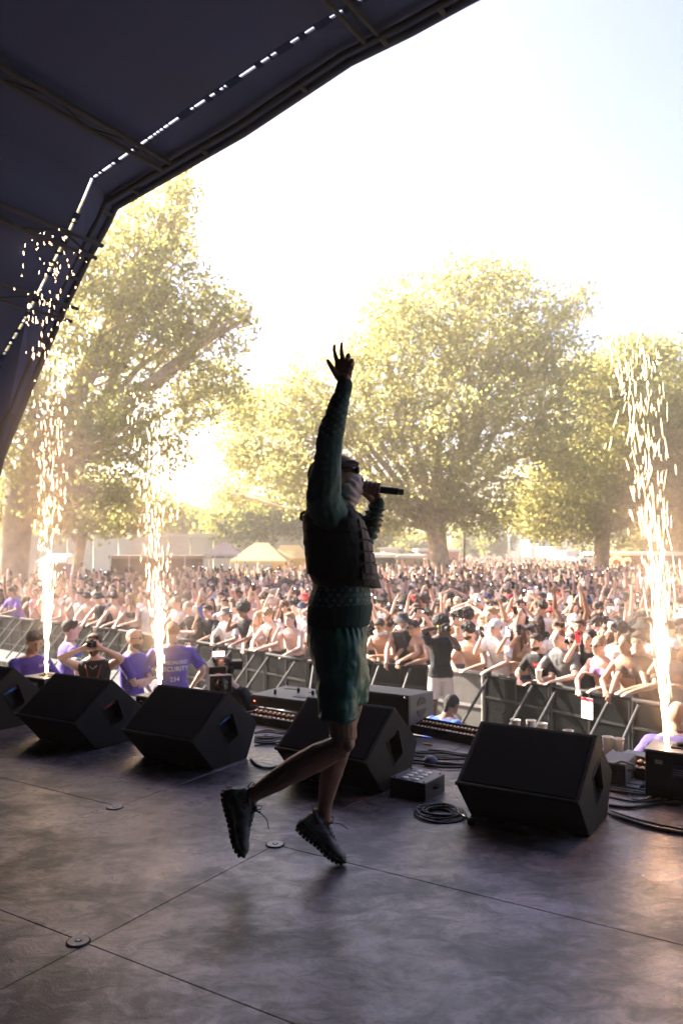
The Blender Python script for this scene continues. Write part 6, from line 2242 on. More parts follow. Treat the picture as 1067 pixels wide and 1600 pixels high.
MB().mat(emis('red_led', (1, .1, .05), 3)).box((-w_ + .05, -.003, .12), (.008, .006, .006)).build('power_led', t)
# power distribution box with white discs
o0 = WF(664, 1253)
t = thing('cable_box', 'black metal box with eight white discs on its lid beside the monitor speaker', 'box', o0, math.atan2(-EY, -EX) - .05)
w_, d_, h_ = .235, .24, .10
MB().mat(M_CABD).box((-w_ / 2, d_ / 2, h_ / 2), (w_, d_, h_)).build('case', t, bevel=.004)
MB().mat(mat('lid_metal', (.20, .205, .21), .5, metal=.3)).box((-w_ / 2, d_ / 2, h_ + .002), (w_ * .98, d_ * .98, .004)).build('lid', t)
for i in range(2):
    for j in range(4):
        MB().mat(M_PW, True).tube([(-w_ * (.36 + .30 * i), d_ * (.16 + .22 * j), h_ + .0045), (-w_ * (.36 + .30 * i), d_ * (.16 + .22 * j), h_ + .0075)], .024, 18).build('disc', t)
MB().mat(M_BLACK, True).tube([(.004, .10, .055), (.02, .10, .06), (.02, .16, .06), (.004, .16, .055)], .008, 8).build('handle', t)
for x_ in (-.02, -w_ + .02):
    for y_ in (.02, d_ - .02):
        MB().mat(M_BLACK, True).tube([(x_, y_, h_ + .004), (x_, y_, h_ + .008)], .006, 8).build('screw', t)

# ------------------------------------------------------------------ spark machines
M_MACH = mat('machine_black', (0.022, 0.021, 0.021), 0.45, bump=.15)
M_MTOP = mat('machine_top', (0.38, 0.37, 0.36), 0.35, metal=.6)
def machine(px, py, w_, d_, h_, label):
    o0 = WF(px, py)
    t = thing('spark_machine', label, 'spark machine', o0, math.atan2(-EY, -EX), 'spark machines on the stage edge')
    MB().mat(M_MACH).box((0, d_ / 2, h_ / 2 + .012), (w_, d_, h_ - .01)).build('case', t, bevel=.006)
    MB().mat(M_MTOP).box((0, d_ / 2, h_ + .012), (w_ * 1.02, d_ * 1.02, .012)).build('top_plate', t, bevel=.003)
    MB().mat(M_MACH).box((w_ * .12, d_ / 2, h_ + .022), (w_ * .5, d_ * .35, .010)).build('nozzle_plate', t)
    MB().mat(M_BLACK, True).tube([(0, d_ / 2, h_ + .02), (0, d_ / 2, h_ + .045)], .022, 14).build('nozzle', t)
    MB().mat(mat('screen_blue', (.10, .12, .20), .3)).box((.02, -.003, h_ * .66), (w_ * .26, .006, h_ * .26)).build('display', t)
    for k in range(3):
        MB().mat(M_PW).box((.02, -.0065, h_ * (.60 + .05 * k)), (w_ * .22, .002, .004)).build('display_line', t)
    MB().mat(M_PW).box((-w_ * .28, -.003, h_ * .82), (w_ * .12, .003, h_ * .08)).build('sticker', t)
    MB().mat(M_BLACK, True).tube([(w_ / 2 + .002, d_ * .3, h_ * .7), (w_ / 2 + .02, d_ * .35, h_ * .7), (w_ / 2 + .02, d_ * .65, h_ * .7), (w_ / 2 + .002, d_ * .7, h_ * .7)], .008, 6).build('handle', t)
    for x_ in (-1, 1):
        MB().mat(M_BLACK).box((x_ * w_ * .4, d_ / 2, .006), (.03, d_ * .8, .012)).build('foot', t)
    return o0 + NV * (d_ / 2) + UP * (h_ + .04)
n1_ = -EV * -.075 + machine(1056, 1255, .34, .26, .27, 'black spark machine with a display at the right photo edge')
n2_ = machine(232, 1120, .30, .28, .155, 'black spark machine under the middle fountain, behind the monitor speakers')
n3_ = machine(53, 1083, .32, .30, .14, 'black spark machine under the left fountain')
# small dark boxes between
def deckbox(px, py, w_, d_, h_, label, top=True):
    o0 = WF(px, py)
    t = thing('equipment_box', label, 'box', o0, math.atan2(-EY, -EX))
    MB().mat(M_CABD).box((0, d_ / 2, h_ / 2), (w_, d_, h_)).build('case', t, bevel=.004)
    if top:
        MB().mat(M_CABG).box((0, d_ / 2, h_ + .003), (w_ * .97, d_ * .97, .006)).build('lid', t)
    MB().mat(M_BLACK, True).tube([(-w_ * .2, -.003, h_ * .6), (-w_ * .2, -.02, h_ * .6), (w_ * .2, -.02, h_ * .6), (w_ * .2, -.003, h_ * .6)], .006, 6).build('handle', t)
deckbox(955, 1227, .16, .30, .13, 'small grey-topped box right of the nearest monitor speaker')
deckbox(198, 1128, .22, .2, .05, 'low flat box left of the middle spark machine')
deckbox(108, 1096, .24, .2, .06, 'low flat box right of the left spark machine')
# yoke clamp lying by the bar
t = thing('clamp', 'black hook clamp standing on a slotted steel plate near the right spark machine', 'clamp', WF(972, 1232), math.atan2(-EY, -EX))
MB().mat(M_CABG).box((.04, .08, .004), (.26, .22, .008)).build('base_plate', t, bevel=.002)
MB().mat(M_BLACK, True).tube([(.10, .04, .0085), (.10, .13, .0085)], .014, 10).build('slot', t)
MB().mat(M_BLACK).box((-.02, .06, .05), (.05, .05, .09)).build('clamp_body', t, bevel=.005)
MB().mat(M_CABG, True).tube([(-.05, .05, .09), (-.06, .05, .13), (-.02, .05, .15), (.05, .05, .14), (.06, .05, .11), (.02, .05, .10)], .007, 6).build('hook', t)

# ------------------------------------------------------------------ cables
M_CABLE = mat('black_cable', (0.012, 0.012, 0.013), 0.38, var=.1)
M_CABLW = mat('pale_plug', (0.62, 0.55, 0.45), 0.5)
M_CABY = mat('yellow_plug', (0.70, 0.42, 0.06), 0.5)
def spline(pts, n=10):
    P_ = [Vector(p) for p in pts]
    out = []
    for i in range(len(P_) - 1):
        p0, p1, p2, p3 = P_[max(0, i - 1)], P_[i], P_[i + 1], P_[min(len(P_) - 1, i + 2)]
        for k in range(n):
            t = k / n
            out.append(.5 * ((2 * p1) + (-p0 + p2) * t + (2 * p0 - 5 * p1 + 4 * p2 - p3) * t * t + (-p0 + 3 * p1 - 3 * p2 + p3) * t ** 3))
    out.append(P_[-1])
    return out
def cable(pix, r, label, m=M_CABLE, zz=0.0, group='cables on the deck'):
    pts = spline([WF(x_, y_, r + zz) for x_, y_ in pix])
    o = MB().mat(m, True).tube(pts, r, 8).build('cable')
    tag(o, label, 'cable', group)
    return o
cable([(948, 1268), (975, 1280), (1020, 1293), (1075, 1303)], .011, 'thick black cable running off the right edge, nearest of all')
cable([(946, 1264), (985, 1277), (1030, 1288), (1080, 1298)], .005, 'thin cable beside the nearest thick one at the right')
cable([(950, 1258), (985, 1261), (1030, 1255), (1080, 1257)], .009, 'black cable curving in front of the right spark machine')
cable([(950, 1245), (990, 1252), (1030, 1251), (1056, 1246)], .005, 'thin cable under the yellow plug', )
cable([(946, 1226), (990, 1232), (1040, 1240), (1080, 1238)], .009, 'black cable close behind, from the speaker to the spark machine')
cable([(948, 1234), (1000, 1241), (1030, 1240)], .009, 'short black cable between the speaker and the pale plug')
cable([(948, 1220), (1000, 1227), (1060, 1237)], .007, 'rearmost black cable at the right speaker')
cable([(1022, 1243), (1000, 1250), (985, 1246), (985, 1236), (1000, 1231), (1022, 1232), (1050, 1236)], .004, 'thin looped cable with a pale plug at the right spark machine')
o = MB().mat(M_CABLW, True).tube([WF(1008, 1249, .008), WF(1020, 1243, .016), WF(1030, 1239, .03)], [.006, .008, .006], 8).build('plug')
tag(o, 'pale cable plug lying before the right spark machine', 'plug')
o = MB().mat(M_CABY, True).tube([WF(1036, 1250, .008), WF(1048, 1245, .016), WF(1058, 1242, .026)], [.005, .010, .009], 8).build('plug')
tag(o, 'yellow cable plug lying before the right spark machine', 'plug')
# coil of cable with a microphone plug
cc = WF(686, 1272)
rk = random.Random(8)
for k in range(9):
    r0 = rk.uniform(.075, .145)
    ex = Vector((rk.uniform(-.018, .018), rk.uniform(-.02, .02), 0))
    pts = []
    ph = rk.uniform(0, 6)
    for i in range(41):
        a_ = i / 40 * 2 * math.pi
        pts.append(cc + ex + Vector((math.cos(a_ + ph) * r0 * 1.0, math.sin(a_ + ph) * r0 * (0.9 + .08 * math.sin(k)), .007 + .0055 * (k % 4) + .004 * math.sin(a_ * 2 + k))))
    if k == 0:
        coil = thing('cable_coil', 'coil of black cable lying left of the nearest monitor speaker', 'cable', cc)
    o = MB().mat(M_CABLE, True).tube(pts, .0055 if k % 3 else .0042, 7).build('loop', coil)
    local(o, cc)
t = thing('microphone', 'black wired microphone lying on the deck against the nearest monitor speaker', 'microphone', WF(736, 1284, .02))
mp_ = WF(736, 1284, .02)
a_, b2 = WF(733, 1282, .022) - mp_, WF(714, 1268, .02) - mp_
MB().mat(M_CHROME, True).tube([a_, b2], [.010, .006], 10).build('plug_barrel', t)
MB().mat(M_BLACK, True).ell((0, 0, .0), (.023, .023, .022), 14, 10).build('head', t)
# bundles behind the monitors
for k in range(8):
    y0 = 1172 + k * 3.4 + rk.uniform(-2, 2)
    cable([(630, y0 - 6), (660, y0 - 2 + rk.uniform(-3, 3)), (690, y0 + 2 + rk.uniform(-4, 4)), (725, y0 + 3 + rk.uniform(-2, 2)), (750, y0 + 5)], rk.choice([.005, .007, .009]), 'black cable in the bundle between the two right-hand monitor speakers', zz=.004 * (k % 3), group='cable bundle right')
for k in range(7):
    y0 = 1143 + k * 3.6
    cable([(398, y0 + rk.uniform(-2, 2)), (420, y0 + rk.uniform(-3, 3)), (445, y0 - 1 + rk.uniform(-4, 3)), (475, y0 - 3), (500, y0 - 5)], rk.choice([.005, .007, .008]), 'black cable in the bundle just left of the performer', zz=.004 * (k % 3), group='cable bundle left')
for k in range(5):
    y0 = 1118 + k * 5
    cable([(205, y0), (215, y0 + rk.uniform(-4, 4)), (228, y0 + rk.uniform(-4, 4)), (238, y0 + rk.uniform(-6, 6)), (250, y0 - 4)], .006, 'tangled cable behind the speaker by the middle spark machine', group='cable tangle left', m=M_CABLE if k % 2 else M_CABLW)
cable([(392, 1186), (403, 1196), (420, 1200), (445, 1196), (470, 1200)], .008, 'black cable curving out from under the speaker left of the performer')
# dark shoe-like tape roll and loose bits behind the box
o = MB().mat(mat('tape_blue', (.04, .06, .14), .5), True).ell(WF(672, 1188, .03), (.05, .035, .03), 12, 8).build('cable_pouch')
tag(o, 'small dark blue pouch lying among the cables', 'pouch')
o = MB().mat(M_SKIN, True).tube([WF(662, 1162, .02), WF(675, 1164, .02)], .010, 8).build('cork_grip')
tag(o, 'short tan stick lying behind the footlight bar', 'stick')
o = MB().mat(M_CABD).box(WF(652, 1172, .01), (.14, .10, .016)).build('black_plate')
tag(o, 'small black plate lying right of the monitor speaker by the performer', 'plate')

# ------------------------------------------------------------------ cups and bottle on the barrier step
STEPZ = GROUND + .13
def on_step(px, off=.45):
    p, tv, nb = bar_at(px)
    q_ = p - nb * off
    k = (px - CX) / FPX
    q_ = q_ - tv * ((q_.x - k * q_.y) / (tv.x - k * tv.y))
    return Vector((q_.x, q_.y, STEPZ))
for px, off, lb in ((384, .35, 'white paper cup on the barrier step right of the silver gate'), (415, .45, 'white paper cup on the step left of the performer'), (438, .50, 'white paper cup with a taller one beside it on the step'), (487, .3, 'white paper cup just left of the green shorts'),
                    (772, .40, 'white paper cup standing on the plate before the silver gate'), (767, .30, 'second white cup just behind the gate cup')):
    cup(on_step(px, off), lb, 1.15)
def on_deck_edge(px, py, lb, s=1.0):
    p = WF(px, py)
    cup(p, lb, s)
led = MB().mat(M_CHK)
for a, b_, lb in ((808, 955, 'grey ledge plate behind the nearest monitor speaker'), (958, 1040, 'grey ledge plate left of the right spark machine')):
    pa, pb = WF(a, 1165 if a < 900 else 1185, .02), WF(b_, 1188 if a < 900 else 1198, .02)
    tv = (pb - pa).normalized()
    nb = Vector((-tv.y, tv.x, 0))
    o = MB().mat(M_CHK).hexa([pa - UP * .02, pb - UP * .02, pb + nb * .3 - UP * .02, pa + nb * .3 - UP * .02, pa, pb, pb + nb * .3, pa + nb * .3]).build('ledge_plate')
    tag(o, lb, 'plate')
for px, py, z_, lb in ((805, 1148, .02, 'leftmost white cup showing over the nearest monitor speaker'), (829, 1149, .02, 'second white cup showing over the nearest monitor speaker'), (847, 1154, .02, 'third white cup showing over the nearest monitor speaker'),
                       (887, 1166, .02, 'white cup low behind the right half of the monitor speaker'), (949, 1177, .02, 'white paper cup on the ledge right of the monitor speaker'), (966, 1180, .02, 'white paper cup, right one of the pair on the ledge')):
    cup(WF(px, py, z_), lb, .86)
bo = on_step(760, .30)
mb = MB().mat(mat('clear_plastic', (.55, .62, .70), .1, var=.02, spec=.8), True)
mb.tube([bo, bo + UP * .15, bo + UP * .19, bo + UP * .2, bo + UP * .23], [.034, .034, .016, .014, .014], 14)
tag(mb.build('water_bottle'), 'clear plastic water bottle beside the cups at the silver gate', 'bottle')
bb = on_step(373, .35)
tag(MB().mat(M_CUP).box(bb + UP * .09, (.26, .16, .18)).build('paper_bag', bevel=.02), 'white paper bag on the barrier step beside the camera operator', 'bag')
# notices on the barrier
for px, lb, dz in ((919, 'white notice with a red header on the barrier below the red phone woman', .80), (296, 'small white notice on the barrier left of the video camera', .82)):
    p, tv, nb = bar_at(px)
    c = p - nb * .03
    c.z = GROUND + dz
    t = thing('notice', lb, 'sign', c, math.atan2(tv.y, tv.x))
    MB().mat(M_PW).box((0, 0, 0), (.17, .004, .26)).build('sheet', t)
    MB().mat(M_RED).box((0, -.003, .108), (.17, .003, .035)).build('header', t)
    for k in range(6):
        MB().mat(M_GREY).box((0, -.003, .06 - k * .03), (.13 - .02 * (k % 2), .002, .005)).build('text_line', t)

# ------------------------------------------------------------------ beyond the field: hoarding, gazebos, stalls
M_HOARD = mat('white_hoarding', (0.58, 0.55, 0.52), 0.6, var=.08, scale=.6)
M_HCAP = mat('hoarding_cap', (0.68, 0.66, 0.63), 0.6)
def yw(px, d):
    return (px - CX) / FPX * d
def zpx(py, d):
    return CAMZ + (HY - py) / FPX * d
hd = thing('hoarding', 'long pale panelled hoarding behind the left side of the crowd', 'fence', (yw(280, 50), 50, GROUND))
x0, x1 = yw(-160, 47), yw(500, 58)
n_ = 17
for i in range(n_):
    xa, xb = x0 + (x1 - x0) * i / n_, x0 + (x1 - x0) * (i + 1) / n_
    ya, yb = 47 + 11 * i / n_, 47 + 11 * (i + 1) / n_
    top = zpx(836, 50)
    o = MB().mat(M_HOARD).hexa([Vector(p) for p in ((xa + .04, ya, GROUND), (xb - .04, yb, GROUND), (xb - .04, yb + .12, GROUND), (xa + .04, ya + .12, GROUND), (xa + .04, ya, top), (xb - .04, yb, top - .1), (xb - .04, yb + .12, top - .1), (xa + .04, ya + .12, top))]).build('panel', hd)
    local(o, hd.location)
    o = MB().mat(M_HCAP).hexa([Vector(p) for p in ((xa, ya - .1, top + .002), (xb, yb - .1, top - .098), (xb, yb + .2, top - .098), (xa, ya + .2, top + .002), (xa, ya - .1, top + .2), (xb, yb - .1, top + .1), (xb, yb + .2, top + .1), (xa, ya + .2, top + .2))]).build('cap_panel', hd)
    local(o, hd.location)
M_BRN = mat('brown_screen', (0.11, 0.065, 0.045), 0.8, var=.2, scale=1)
t = thing('bar_tent', 'long low brown covered bar with a metal frame behind the left crowd', 'tent', (yw(250, 37), 37, GROUND))
def tb_(n_, m_, pxa, pya, pxb, pyb, d_, th):
    p0 = (yw(pxa, d_), d_, zpx(pyb, d_))
    p1 = (yw(pxb, d_), d_ + th, zpx(pya, d_))
    o = MB().mat(m_).hexa([Vector(q_) for q_ in ((p0[0], p0[1], p0[2]), (p1[0], p0[1], p0[2]), (p1[0], p1[1], p0[2]), (p0[0], p1[1], p0[2]), (p0[0], p0[1], p1[2]), (p1[0], p0[1], p1[2]), (p1[0], p1[1], p1[2]), (p0[0], p1[1], p1[2]))]).build(n_, t)
    local(o, t.location)
    return o
tb_('screen', M_BRN, 172, 872, 318, 930, 37, .1)
tb_('roof_edge', mat('tan_edge', (.30, .22, .16), .7), 170, 868, 322, 873, 36.7, 1.6)
for k in range(6):
    tb_('frame_post', M_ALU, 172 + k * 29, 869, 174 + k * 29, 935, 36.6, .06)
tb_('counter', mat('counter_wood', (.20, .12, .07), .7), 240, 896, 318, 902, 36.4, .5)
for k in range(5):
    tb_('lamp', M_PW, 262 + k * 12, 884 + (k % 2) * 3, 266 + k * 12, 888 + (k % 2) * 3, 36.5, .1)
tb_('frame_rail', M_ALU, 318, 866, 372, 869, 36.6, .06)
for k in range(4):
    tb_('frame_post', M_ALU, 318 + k * 17, 868, 319.5 + k * 17, 935, 36.6, .06)

def gazebo(px, d, wpx, eave, peak, m, label, valance=5, mv=None, depth=None, flat=0.0, wall=None):
    k = d / FPX
    w_ = wpx * k
    dp = depth or w_
    cx2 = yw(px, d)
    t = thing('gazebo', label, 'gazebo', (cx2, d, GROUND))
    ze, zp_ = zpx(eave, d), zpx(peak, d)
    x0, x1, y0, y1 = cx2 - w_ / 2, cx2 + w_ / 2, d, d + dp
    pk0, pk1 = Vector((cx2 - flat * w_, d + dp / 2, zp_)), Vector((cx2 + flat * w_, d + dp / 2, zp_))
    c_ = [Vector((x0, y0, ze)), Vector((x1, y0, ze)), Vector((x1, y1, ze)), Vector((x0, y1, ze))]
    dn = UP * -.03
    mb = MB().mat(m)
    v = c_ + [pk0, pk1] + [p + dn for p in c_ + [pk0, pk1]]
    mb.add(v, [(0, 1, 5, 4), (1, 2, 5), (2, 3, 4, 5), (3, 0, 4), (6, 10, 11, 7), (7, 11, 8), (8, 11, 10, 9), (9, 10, 6)])
    local(mb.build('canopy', t), t.location)
    vh = valance * k
    mv = mv or m
    for a, b_ in ((0, 1), (1, 2), (2, 3), (3, 0)):
        A, B_ = c_[a], c_[b_]
        n2_ = Vector(((B_ - A).y, -(B_ - A).x, 0)).normalized() * .02
        mb = MB().mat(mv)
        mb.hexa([A - UP * vh, B_ - UP * vh, B_ - UP * vh + n2_, A - UP * vh + n2_, A - UP * .002, B_ - UP * .002, B_ + n2_ - UP * .002, A + n2_ - UP * .002])
        local(mb.build('valance', t), t.location)
    for p in c_:
        q_ = p.lerp((c_[0] + c_[2]) / 2, .02)
        local(MB().mat(M_ALU).tube([Vector((q_.x, q_.y, GROUND)), Vector((q_.x, q_.y, ze - vh))], .04, 6).build('leg', t), t.location)
    if wall:
        local(MB().mat(wall).hexa([Vector(p) for p in ((x0 + .1, y1 - .1, GROUND), (x1 - .1, y1 - .1, GROUND), (x1 - .1, y1 - .05, GROUND), (x0 + .1, y1 - .05, GROUND), (x0 + .1, y1 - .1, ze - .1), (x1 - .1, y1 - .1, ze - .1), (x1 - .1, y1 - .05, ze - .1), (x0 + .1, y1 - .05, ze - .1))]).build('back_wall', t), t.location)
    return t
def cloth(name, col, tr=.5):
    m, nt, b = newmat(name)
    tl_ = nd(nt, 'ShaderNodeBsdfTranslucent')
    tl_.inputs['Color'].default_value = c4(col)
    mx_ = nd(nt, 'ShaderNodeMixShader')
    mx_.inputs[0].default_value = tr
    b.inputs['Base Color'].default_value = c4(col)
    b.inputs['Roughness'].default_value = .7
    nt.links.new(b.outputs[0], mx_.inputs[1])
    nt.links.new(tl_.outputs[0], mx_.inputs[2])
    nt.links.new(mx_.outputs[0], nt.nodes['Material Output'].inputs['Surface'])
    return m
M_CRM = cloth('cream_canvas', (0.78, 0.66, 0.42))
M_PUR = cloth('dark_canvas', (0.09, 0.065, 0.10), .25)
M_WCV = cloth('white_canvas', (0.74, 0.76, 0.80))
M_TAN = cloth('tan_canvas', (0.45, 0.32, 0.20), .3)
gazebo(348, 44, 64, 868, 846, M_PUR, 'dark purple pointed gazebo left of the cream gazebo', 4)
gazebo(404, 40, 88, 876, 848, M_CRM, 'cream pointed gazebo glowing in the sun left of the performer', 5, flat=.12)
gazebo(452, 43, 52, 872, 852, M_CRM, 'yellowish gazebo close behind the performer, right of the cream one', 18, mv=mat('yellow_valance', (.62, .42, .12), .7), flat=.3)
gazebo(85, 34, 58, 877, 865, M_WCV, 'white flat gazebo behind the left spark fountain', 3, flat=.3, wall=M_BRN)
gazebo(405, 35, 74, 903, 893, M_TAN, 'low tan covered stall under the cream gazebo', 3, flat=.35, wall=M_BRN)
t = thing('sign_column', 'purple column sign with a white board on top near the left sparks', 'sign', (yw(117, 33.5), 33.5, GROUND))
MB().mat(mat('sign_purple', (.15, .07, .32), .6)).box((0, 0, 1.15), (.62, .12, 2.3)).build('column', t)
MB().mat(M_PW).box((-.05, -.08, 2.25), (.42, .06, .32)).build('board', t)
t = thing('banner', 'pale yellow banner hung along the stall below the cream gazebo', 'banner', (yw(408, 34.5), 34.5, GROUND))
MB().mat(M_CRM).box((0, 0, 1.42), (1.75, .03, .62)).build('cloth', t)
# right of the performer
M_SHED = mat('dark_shed', (0.05, 0.045, 0.045), 0.7)
M_PALEB = mat('pale_building', (0.62, 0.55, 0.48), 0.7, var=.1, scale=.4)
M_PINK = mat('terracotta_board', (0.55, 0.26, 0.20), 0.7)
M_BLUEB = mat('pale_blue_board', (0.38, 0.50, 0.60), 0.7)
M_GLASSB = mat('window_dark', (.06, .07, .08), .2)
def building(px0, px1, top, d, dep, m, name, label, roof='flat', win=0, door=False):
    x0, x1 = yw(px0, d), yw(px1, d)
    zt = zpx(top, d)
    t = thing(name, label, 'building' if name != 'market_stall' else 'stall', ((x0 + x1) / 2, d, GROUND))
    w_ = x1 - x0
    H_ = zt - GROUND
    MB().mat(m).box((0, dep / 2, H_ / 2), (w_, dep, H_)).build('wall', t)
    if roof == 'pitch':
        MB().mat(M_ALU).prism([Vector((-w_ / 2 - .2, -.3, H_ + .003)), Vector((w_ / 2 + .2, -.3, H_ + .003)), Vector((w_ / 2 + .2, -.3, H_ + .08)), Vector((w_ * .25, -.3, H_ + w_ * .16)), Vector((-w_ / 2 - .2, -.3, H_ + .08))], Vector((0, dep + .6, 0))).build('roof', t)
    else:
        MB().mat(M_HCAP).box((0, dep / 2, H_ + .103), (w_ + .3, dep + .3, .2)).build('roof', t)
    for k in range(win):
        x_ = -w_ / 2 + w_ * (k + .5) / win
        wd = MB().mat(M_GLASSB).box((x_, -.02, H_ * .62), (w_ / win * .55, .04, H_ * .3)).build('window', t)
        MB().mat(M_HCAP).box((x_, -.045, H_ * .62 - H_ * .17), (w_ / win * .62, .06, .08)).build('sill', t)
    if door:
        MB().mat(M_GLASSB).box((w_ * .2, -.02, 1.0), (w_ * .22, .04, 2.0)).build('door', t)
    return t
s_ = building(578, 615, 871, 47, 5, M_SHED, 'shed', 'dark ribbed shed just right of the performer', 'flat')
for k in range(9):
    MB().mat(M_BLACK).box((-1.05 * .62 + k * .16, -.03, 1.1), (.05, .05, 2.1)).build('rib', s_)
building(600, 622, 858, 53, 5, M_PALEB, 'building', 'narrow pale gabled hut behind the dark shed', 'pitch', 1)
building(624, 664, 872, 50, 4, mat('stall_wood', (.50, .36, .22), .7), 'market_stall', 'tan wooden stall left of the pale forked trunk', 'flat', 2, True)
building(655, 682, 862, 56, 4, M_PINK, 'market_stall', 'terracotta stall right behind the pale forked trunk', 'flat', 1)
building(700, 716, 862, 60, 4, M_PINK, 'market_stall', 'narrow terracotta stall right of the pale forked trunk', 'flat', 1)
building(770, 830, 836, 125, 12, M_PALEB, 'building', 'hazy pale building far off between the trees', 'flat', 3)
building(840, 862, 846, 110, 10, M_BLUEB, 'building', 'hazy bluish tower block far off right of the middle tree', 'flat', 2)
building(866, 884, 858, 80, 6, M_PINK, 'building', 'reddish kiosk far off under the right tree', 'flat', 1)
building(884, 906, 864, 70, 6, M_HCAP, 'building', 'white cabin under the right tree', 'flat', 1)
building(906, 944, 876, 55, 4, M_BLUEB, 'market_stall', 'white and blue food stall under the right tree', 'flat', 2)
b_ = building(948, 1075, 868, 50, 5, M_SHED, 'bar_building', 'long dark bar with a glowing orange sign under the right tree', 'flat')
sg_ = thing('neon_sign', 'glowing orange script sign reading Cr on the dark bar', 'sign', (yw(968, 49.6), 49.6, zpx(879, 49.6)))
M_NEON = emis('neon_orange', (1.0, .22, .03), 5.0)
ring_ = [Vector((-.22 + .36 * math.cos(a_), 0, .34 * math.sin(a_))) for a_ in np.linspace(.7, 5.6, 16)]
MB().mat(M_NEON, True).tube(ring_, .085, 8).build('letter', sg_)
MB().mat(M_NEON, True).tube([Vector((.15, 0, -.22)), Vector((.17, 0, .2)), Vector((.2, 0, .0)), Vector((.35, 0, .22)), Vector((.55, 0, .25)), Vector((.62, 0, .12))], .07, 8).build('letter', sg_)
building(980, 1060, 893, 47, 2, mat('bar_front', (.28, .24, .2), .7), 'market_stall', 'low grey serving counter before the dark bar', 'flat', 0)
pl_ = thing('pole', 'thin black pole standing in the crowd right of the pale forked trunk', 'pole', (yw(725, 52), 52, GROUND))
MB().mat(M_BLACK, True).tube([(0, 0, 0), (0, 0, 5.0)], .07, 8).build('shaft', pl_)
MB().mat(M_BLACK).box((0, 0, 5.05), (.3, .12, .12)).build('cap', pl_)
mp2_ = thing('sign_mast', 'grey mast with a crossboard far off between the trees', 'sign', (yw(795, 85), 85, GROUND))
MB().mat(M_ALU, True).tube([(0, 0, 0), (0, 0, 5.6)], .09, 8).build('shaft', mp2_)
MB().mat(mat('sign_grey', (.2, .2, .22), .6)).box((0, -.1, 4.3), (1.7, .1, .35)).build('board', mp2_)
# tall panel tower between the trees
t = thing('speaker_tower', 'hazy delay speaker tower far off among the crowd', 'tower', (yw(832, 88), 88, GROUND))
MB().mat(M_ALU).box((0, 0, 2.4), (.4, .4, 4.8)).build('mast', t)
MB().mat(M_SHED).box((0, -.3, 4.0), (.9, .5, 1.7)).build('speaker', t)

# ------------------------------------------------------------------ spark fountains
SMOKE = 0.9
M_SPK = emis('spark', (1.0, .58, .27), 12.0)
M_SPK2 = emis('spark_hot', (1.0, .68, .38), 9.0)
def fountain(org, h, lean, spread, n, seed, label, ln=.05, rad=.0028, power=1.0):
    """glowing metal grains: a dense jet at the nozzle, scattering as it climbs"""
    rg = random.Random(seed)
    mb = MB()
    for i in range(n):
        u = rg.random()
        t = u ** (1.2 * power) if i % 6 else u * .22
        if t > .97:
            continue
        z_ = t * h
        wd = (.005 + spread * t ** 1.25)
        x_, y_ = rg.gauss(0, wd), rg.gauss(0, wd * .6)
        p = org + Vector((lean * t * h * (.6 + .4 * t) + x_, y_, z_))
        d_ = Vector((lean * (1.1) + x_ * .5 / max(.15, t * h) + rg.gauss(0, .05), rg.gauss(0, .06), 1)).normalized()
        L_ = ln * rg.choice([.3, .5, .8, 1.1, 1.6]) * (1.15 - .8 * t)
        r_ = rad * rg.choice([.55, .7, .9, 1.2, 1.7])
        if t > .55 and rg.random() < .35:      # falling back
            d_ = Vector((d_.x * -1.5, d_.y, .8)).normalized()
        a, b_, c_ = p - d_ * L_ / 2, p, p + d_ * L_ / 2
        s_ = d_.cross(Vector((0, 1, 0))).normalized() * r_
        q_ = d_.cross(s_).normalized() * r_
        mb.mat(M_SPK2 if t < .3 else M_SPK)
        mb.add([a, b_ + s_, b_ + q_, b_ - s_, b_ - q_, c_], [(0, 2, 1), (0, 3, 2), (0, 4, 3), (0, 1, 4), (5, 1, 2), (5, 2, 3), (5, 3, 4), (5, 4, 1)])
    o = mb.build('spark_fountain')
    tag(o, label, 'spark fountain', kind='stuff')
    return o
fountain(n1_, 2.75, -.085, .12, 720, 1, 'fountain of bright sparks rising from the machine at the right', .13, .0007)
fountain(n2_, 2.75, -.03, .17, 560, 2, 'fountain of bright sparks left of the performer', .10, .0009)
fountain(n3_, 4.6, .02, .22, 720, 3, 'tallest fountain of bright sparks at the left, up to the roof edge', .085, .0011)

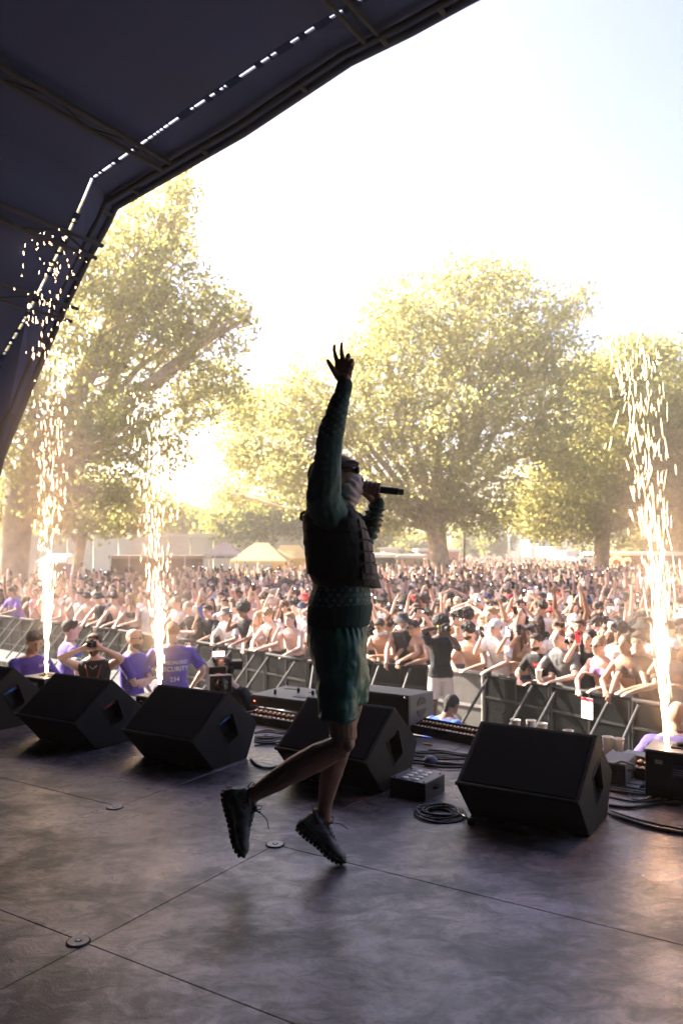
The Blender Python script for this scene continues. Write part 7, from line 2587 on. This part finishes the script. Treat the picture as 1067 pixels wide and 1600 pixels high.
# thin smoke drifting round each fountain
sm_, nt, b = newmat('spark_smoke')
nt.nodes.remove(b)
pv = nd(nt, 'ShaderNodeVolumePrincipled')
pv.inputs['Color'].default_value = (1.0, 0.86, 0.70, 1)  # warm glow of the sparks put into the smoke colour
pv.inputs['Anisotropy'].default_value = 0.2
tc = nd(nt, 'ShaderNodeTexCoord')
ln_ = nd(nt, 'ShaderNodeVectorMath', operation='LENGTH')
mpg = nd(nt, 'ShaderNodeMapping')
mpg.inputs['Location'].default_value = (-1, -1, -1)
mpg.inputs['Scale'].default_value = (2, 2, 2)
nt.links.new(tc.outputs['Generated'], mpg.inputs['Vector'])
nt.links.new(mpg.outputs['Vector'], ln_.inputs[0])
mr = nd(nt, 'ShaderNodeMapRange', interpolation_type='SMOOTHERSTEP')
mr.inputs['From Min'].default_value = 0.0
mr.inputs['From Max'].default_value = 1.0
mr.inputs['To Min'].default_value = SMOKE
mr.inputs['To Max'].default_value = 0.0
nt.links.new(ln_.outputs['Value'], mr.inputs['Value'])
nt.links.new(mr.outputs['Result'], pv.inputs['Density'])
nt.links.new(pv.outputs[0], nt.nodes['Material Output'].inputs['Volume'])
for org, hh, rr_, lb in ((n1_, 1.25, .55, 'thin glow-tinted smoke round the right spark fountain'), (n2_, 1.3, .6, 'thin glow-tinted smoke round the middle spark fountain'), (n3_, 2.0, .8, 'thin glow-tinted smoke round the left spark fountain')):
    o = MB().mat(sm_, True).ell(org + UP * (hh - .25), (rr_, rr_, hh), 20, 14).build('smoke')
    tag(o, lb, 'smoke', kind='stuff')
# ------------------------------------------------------------------ air
hm = bpy.data.materials.new('haze_air')
hm.use_nodes = True
nt = hm.node_tree
nt.nodes.remove(nt.nodes['Principled BSDF'])
pv = nd(nt, 'ShaderNodeVolumePrincipled')
pv.inputs['Density'].default_value = 0.0021
pv.inputs['Anisotropy'].default_value = 0.45
pv.inputs['Color'].default_value = (1.0, 0.955, 0.88, 1)
nt.links.new(pv.outputs[0], nt.nodes['Material Output'].inputs['Volume'])
hz = MB()
hz.box((0, 75, 9.5), (460, 290, 23.9))
o = hz.build('haze')
o.data.materials.append(hm)
o['kind'] = 'stuff'
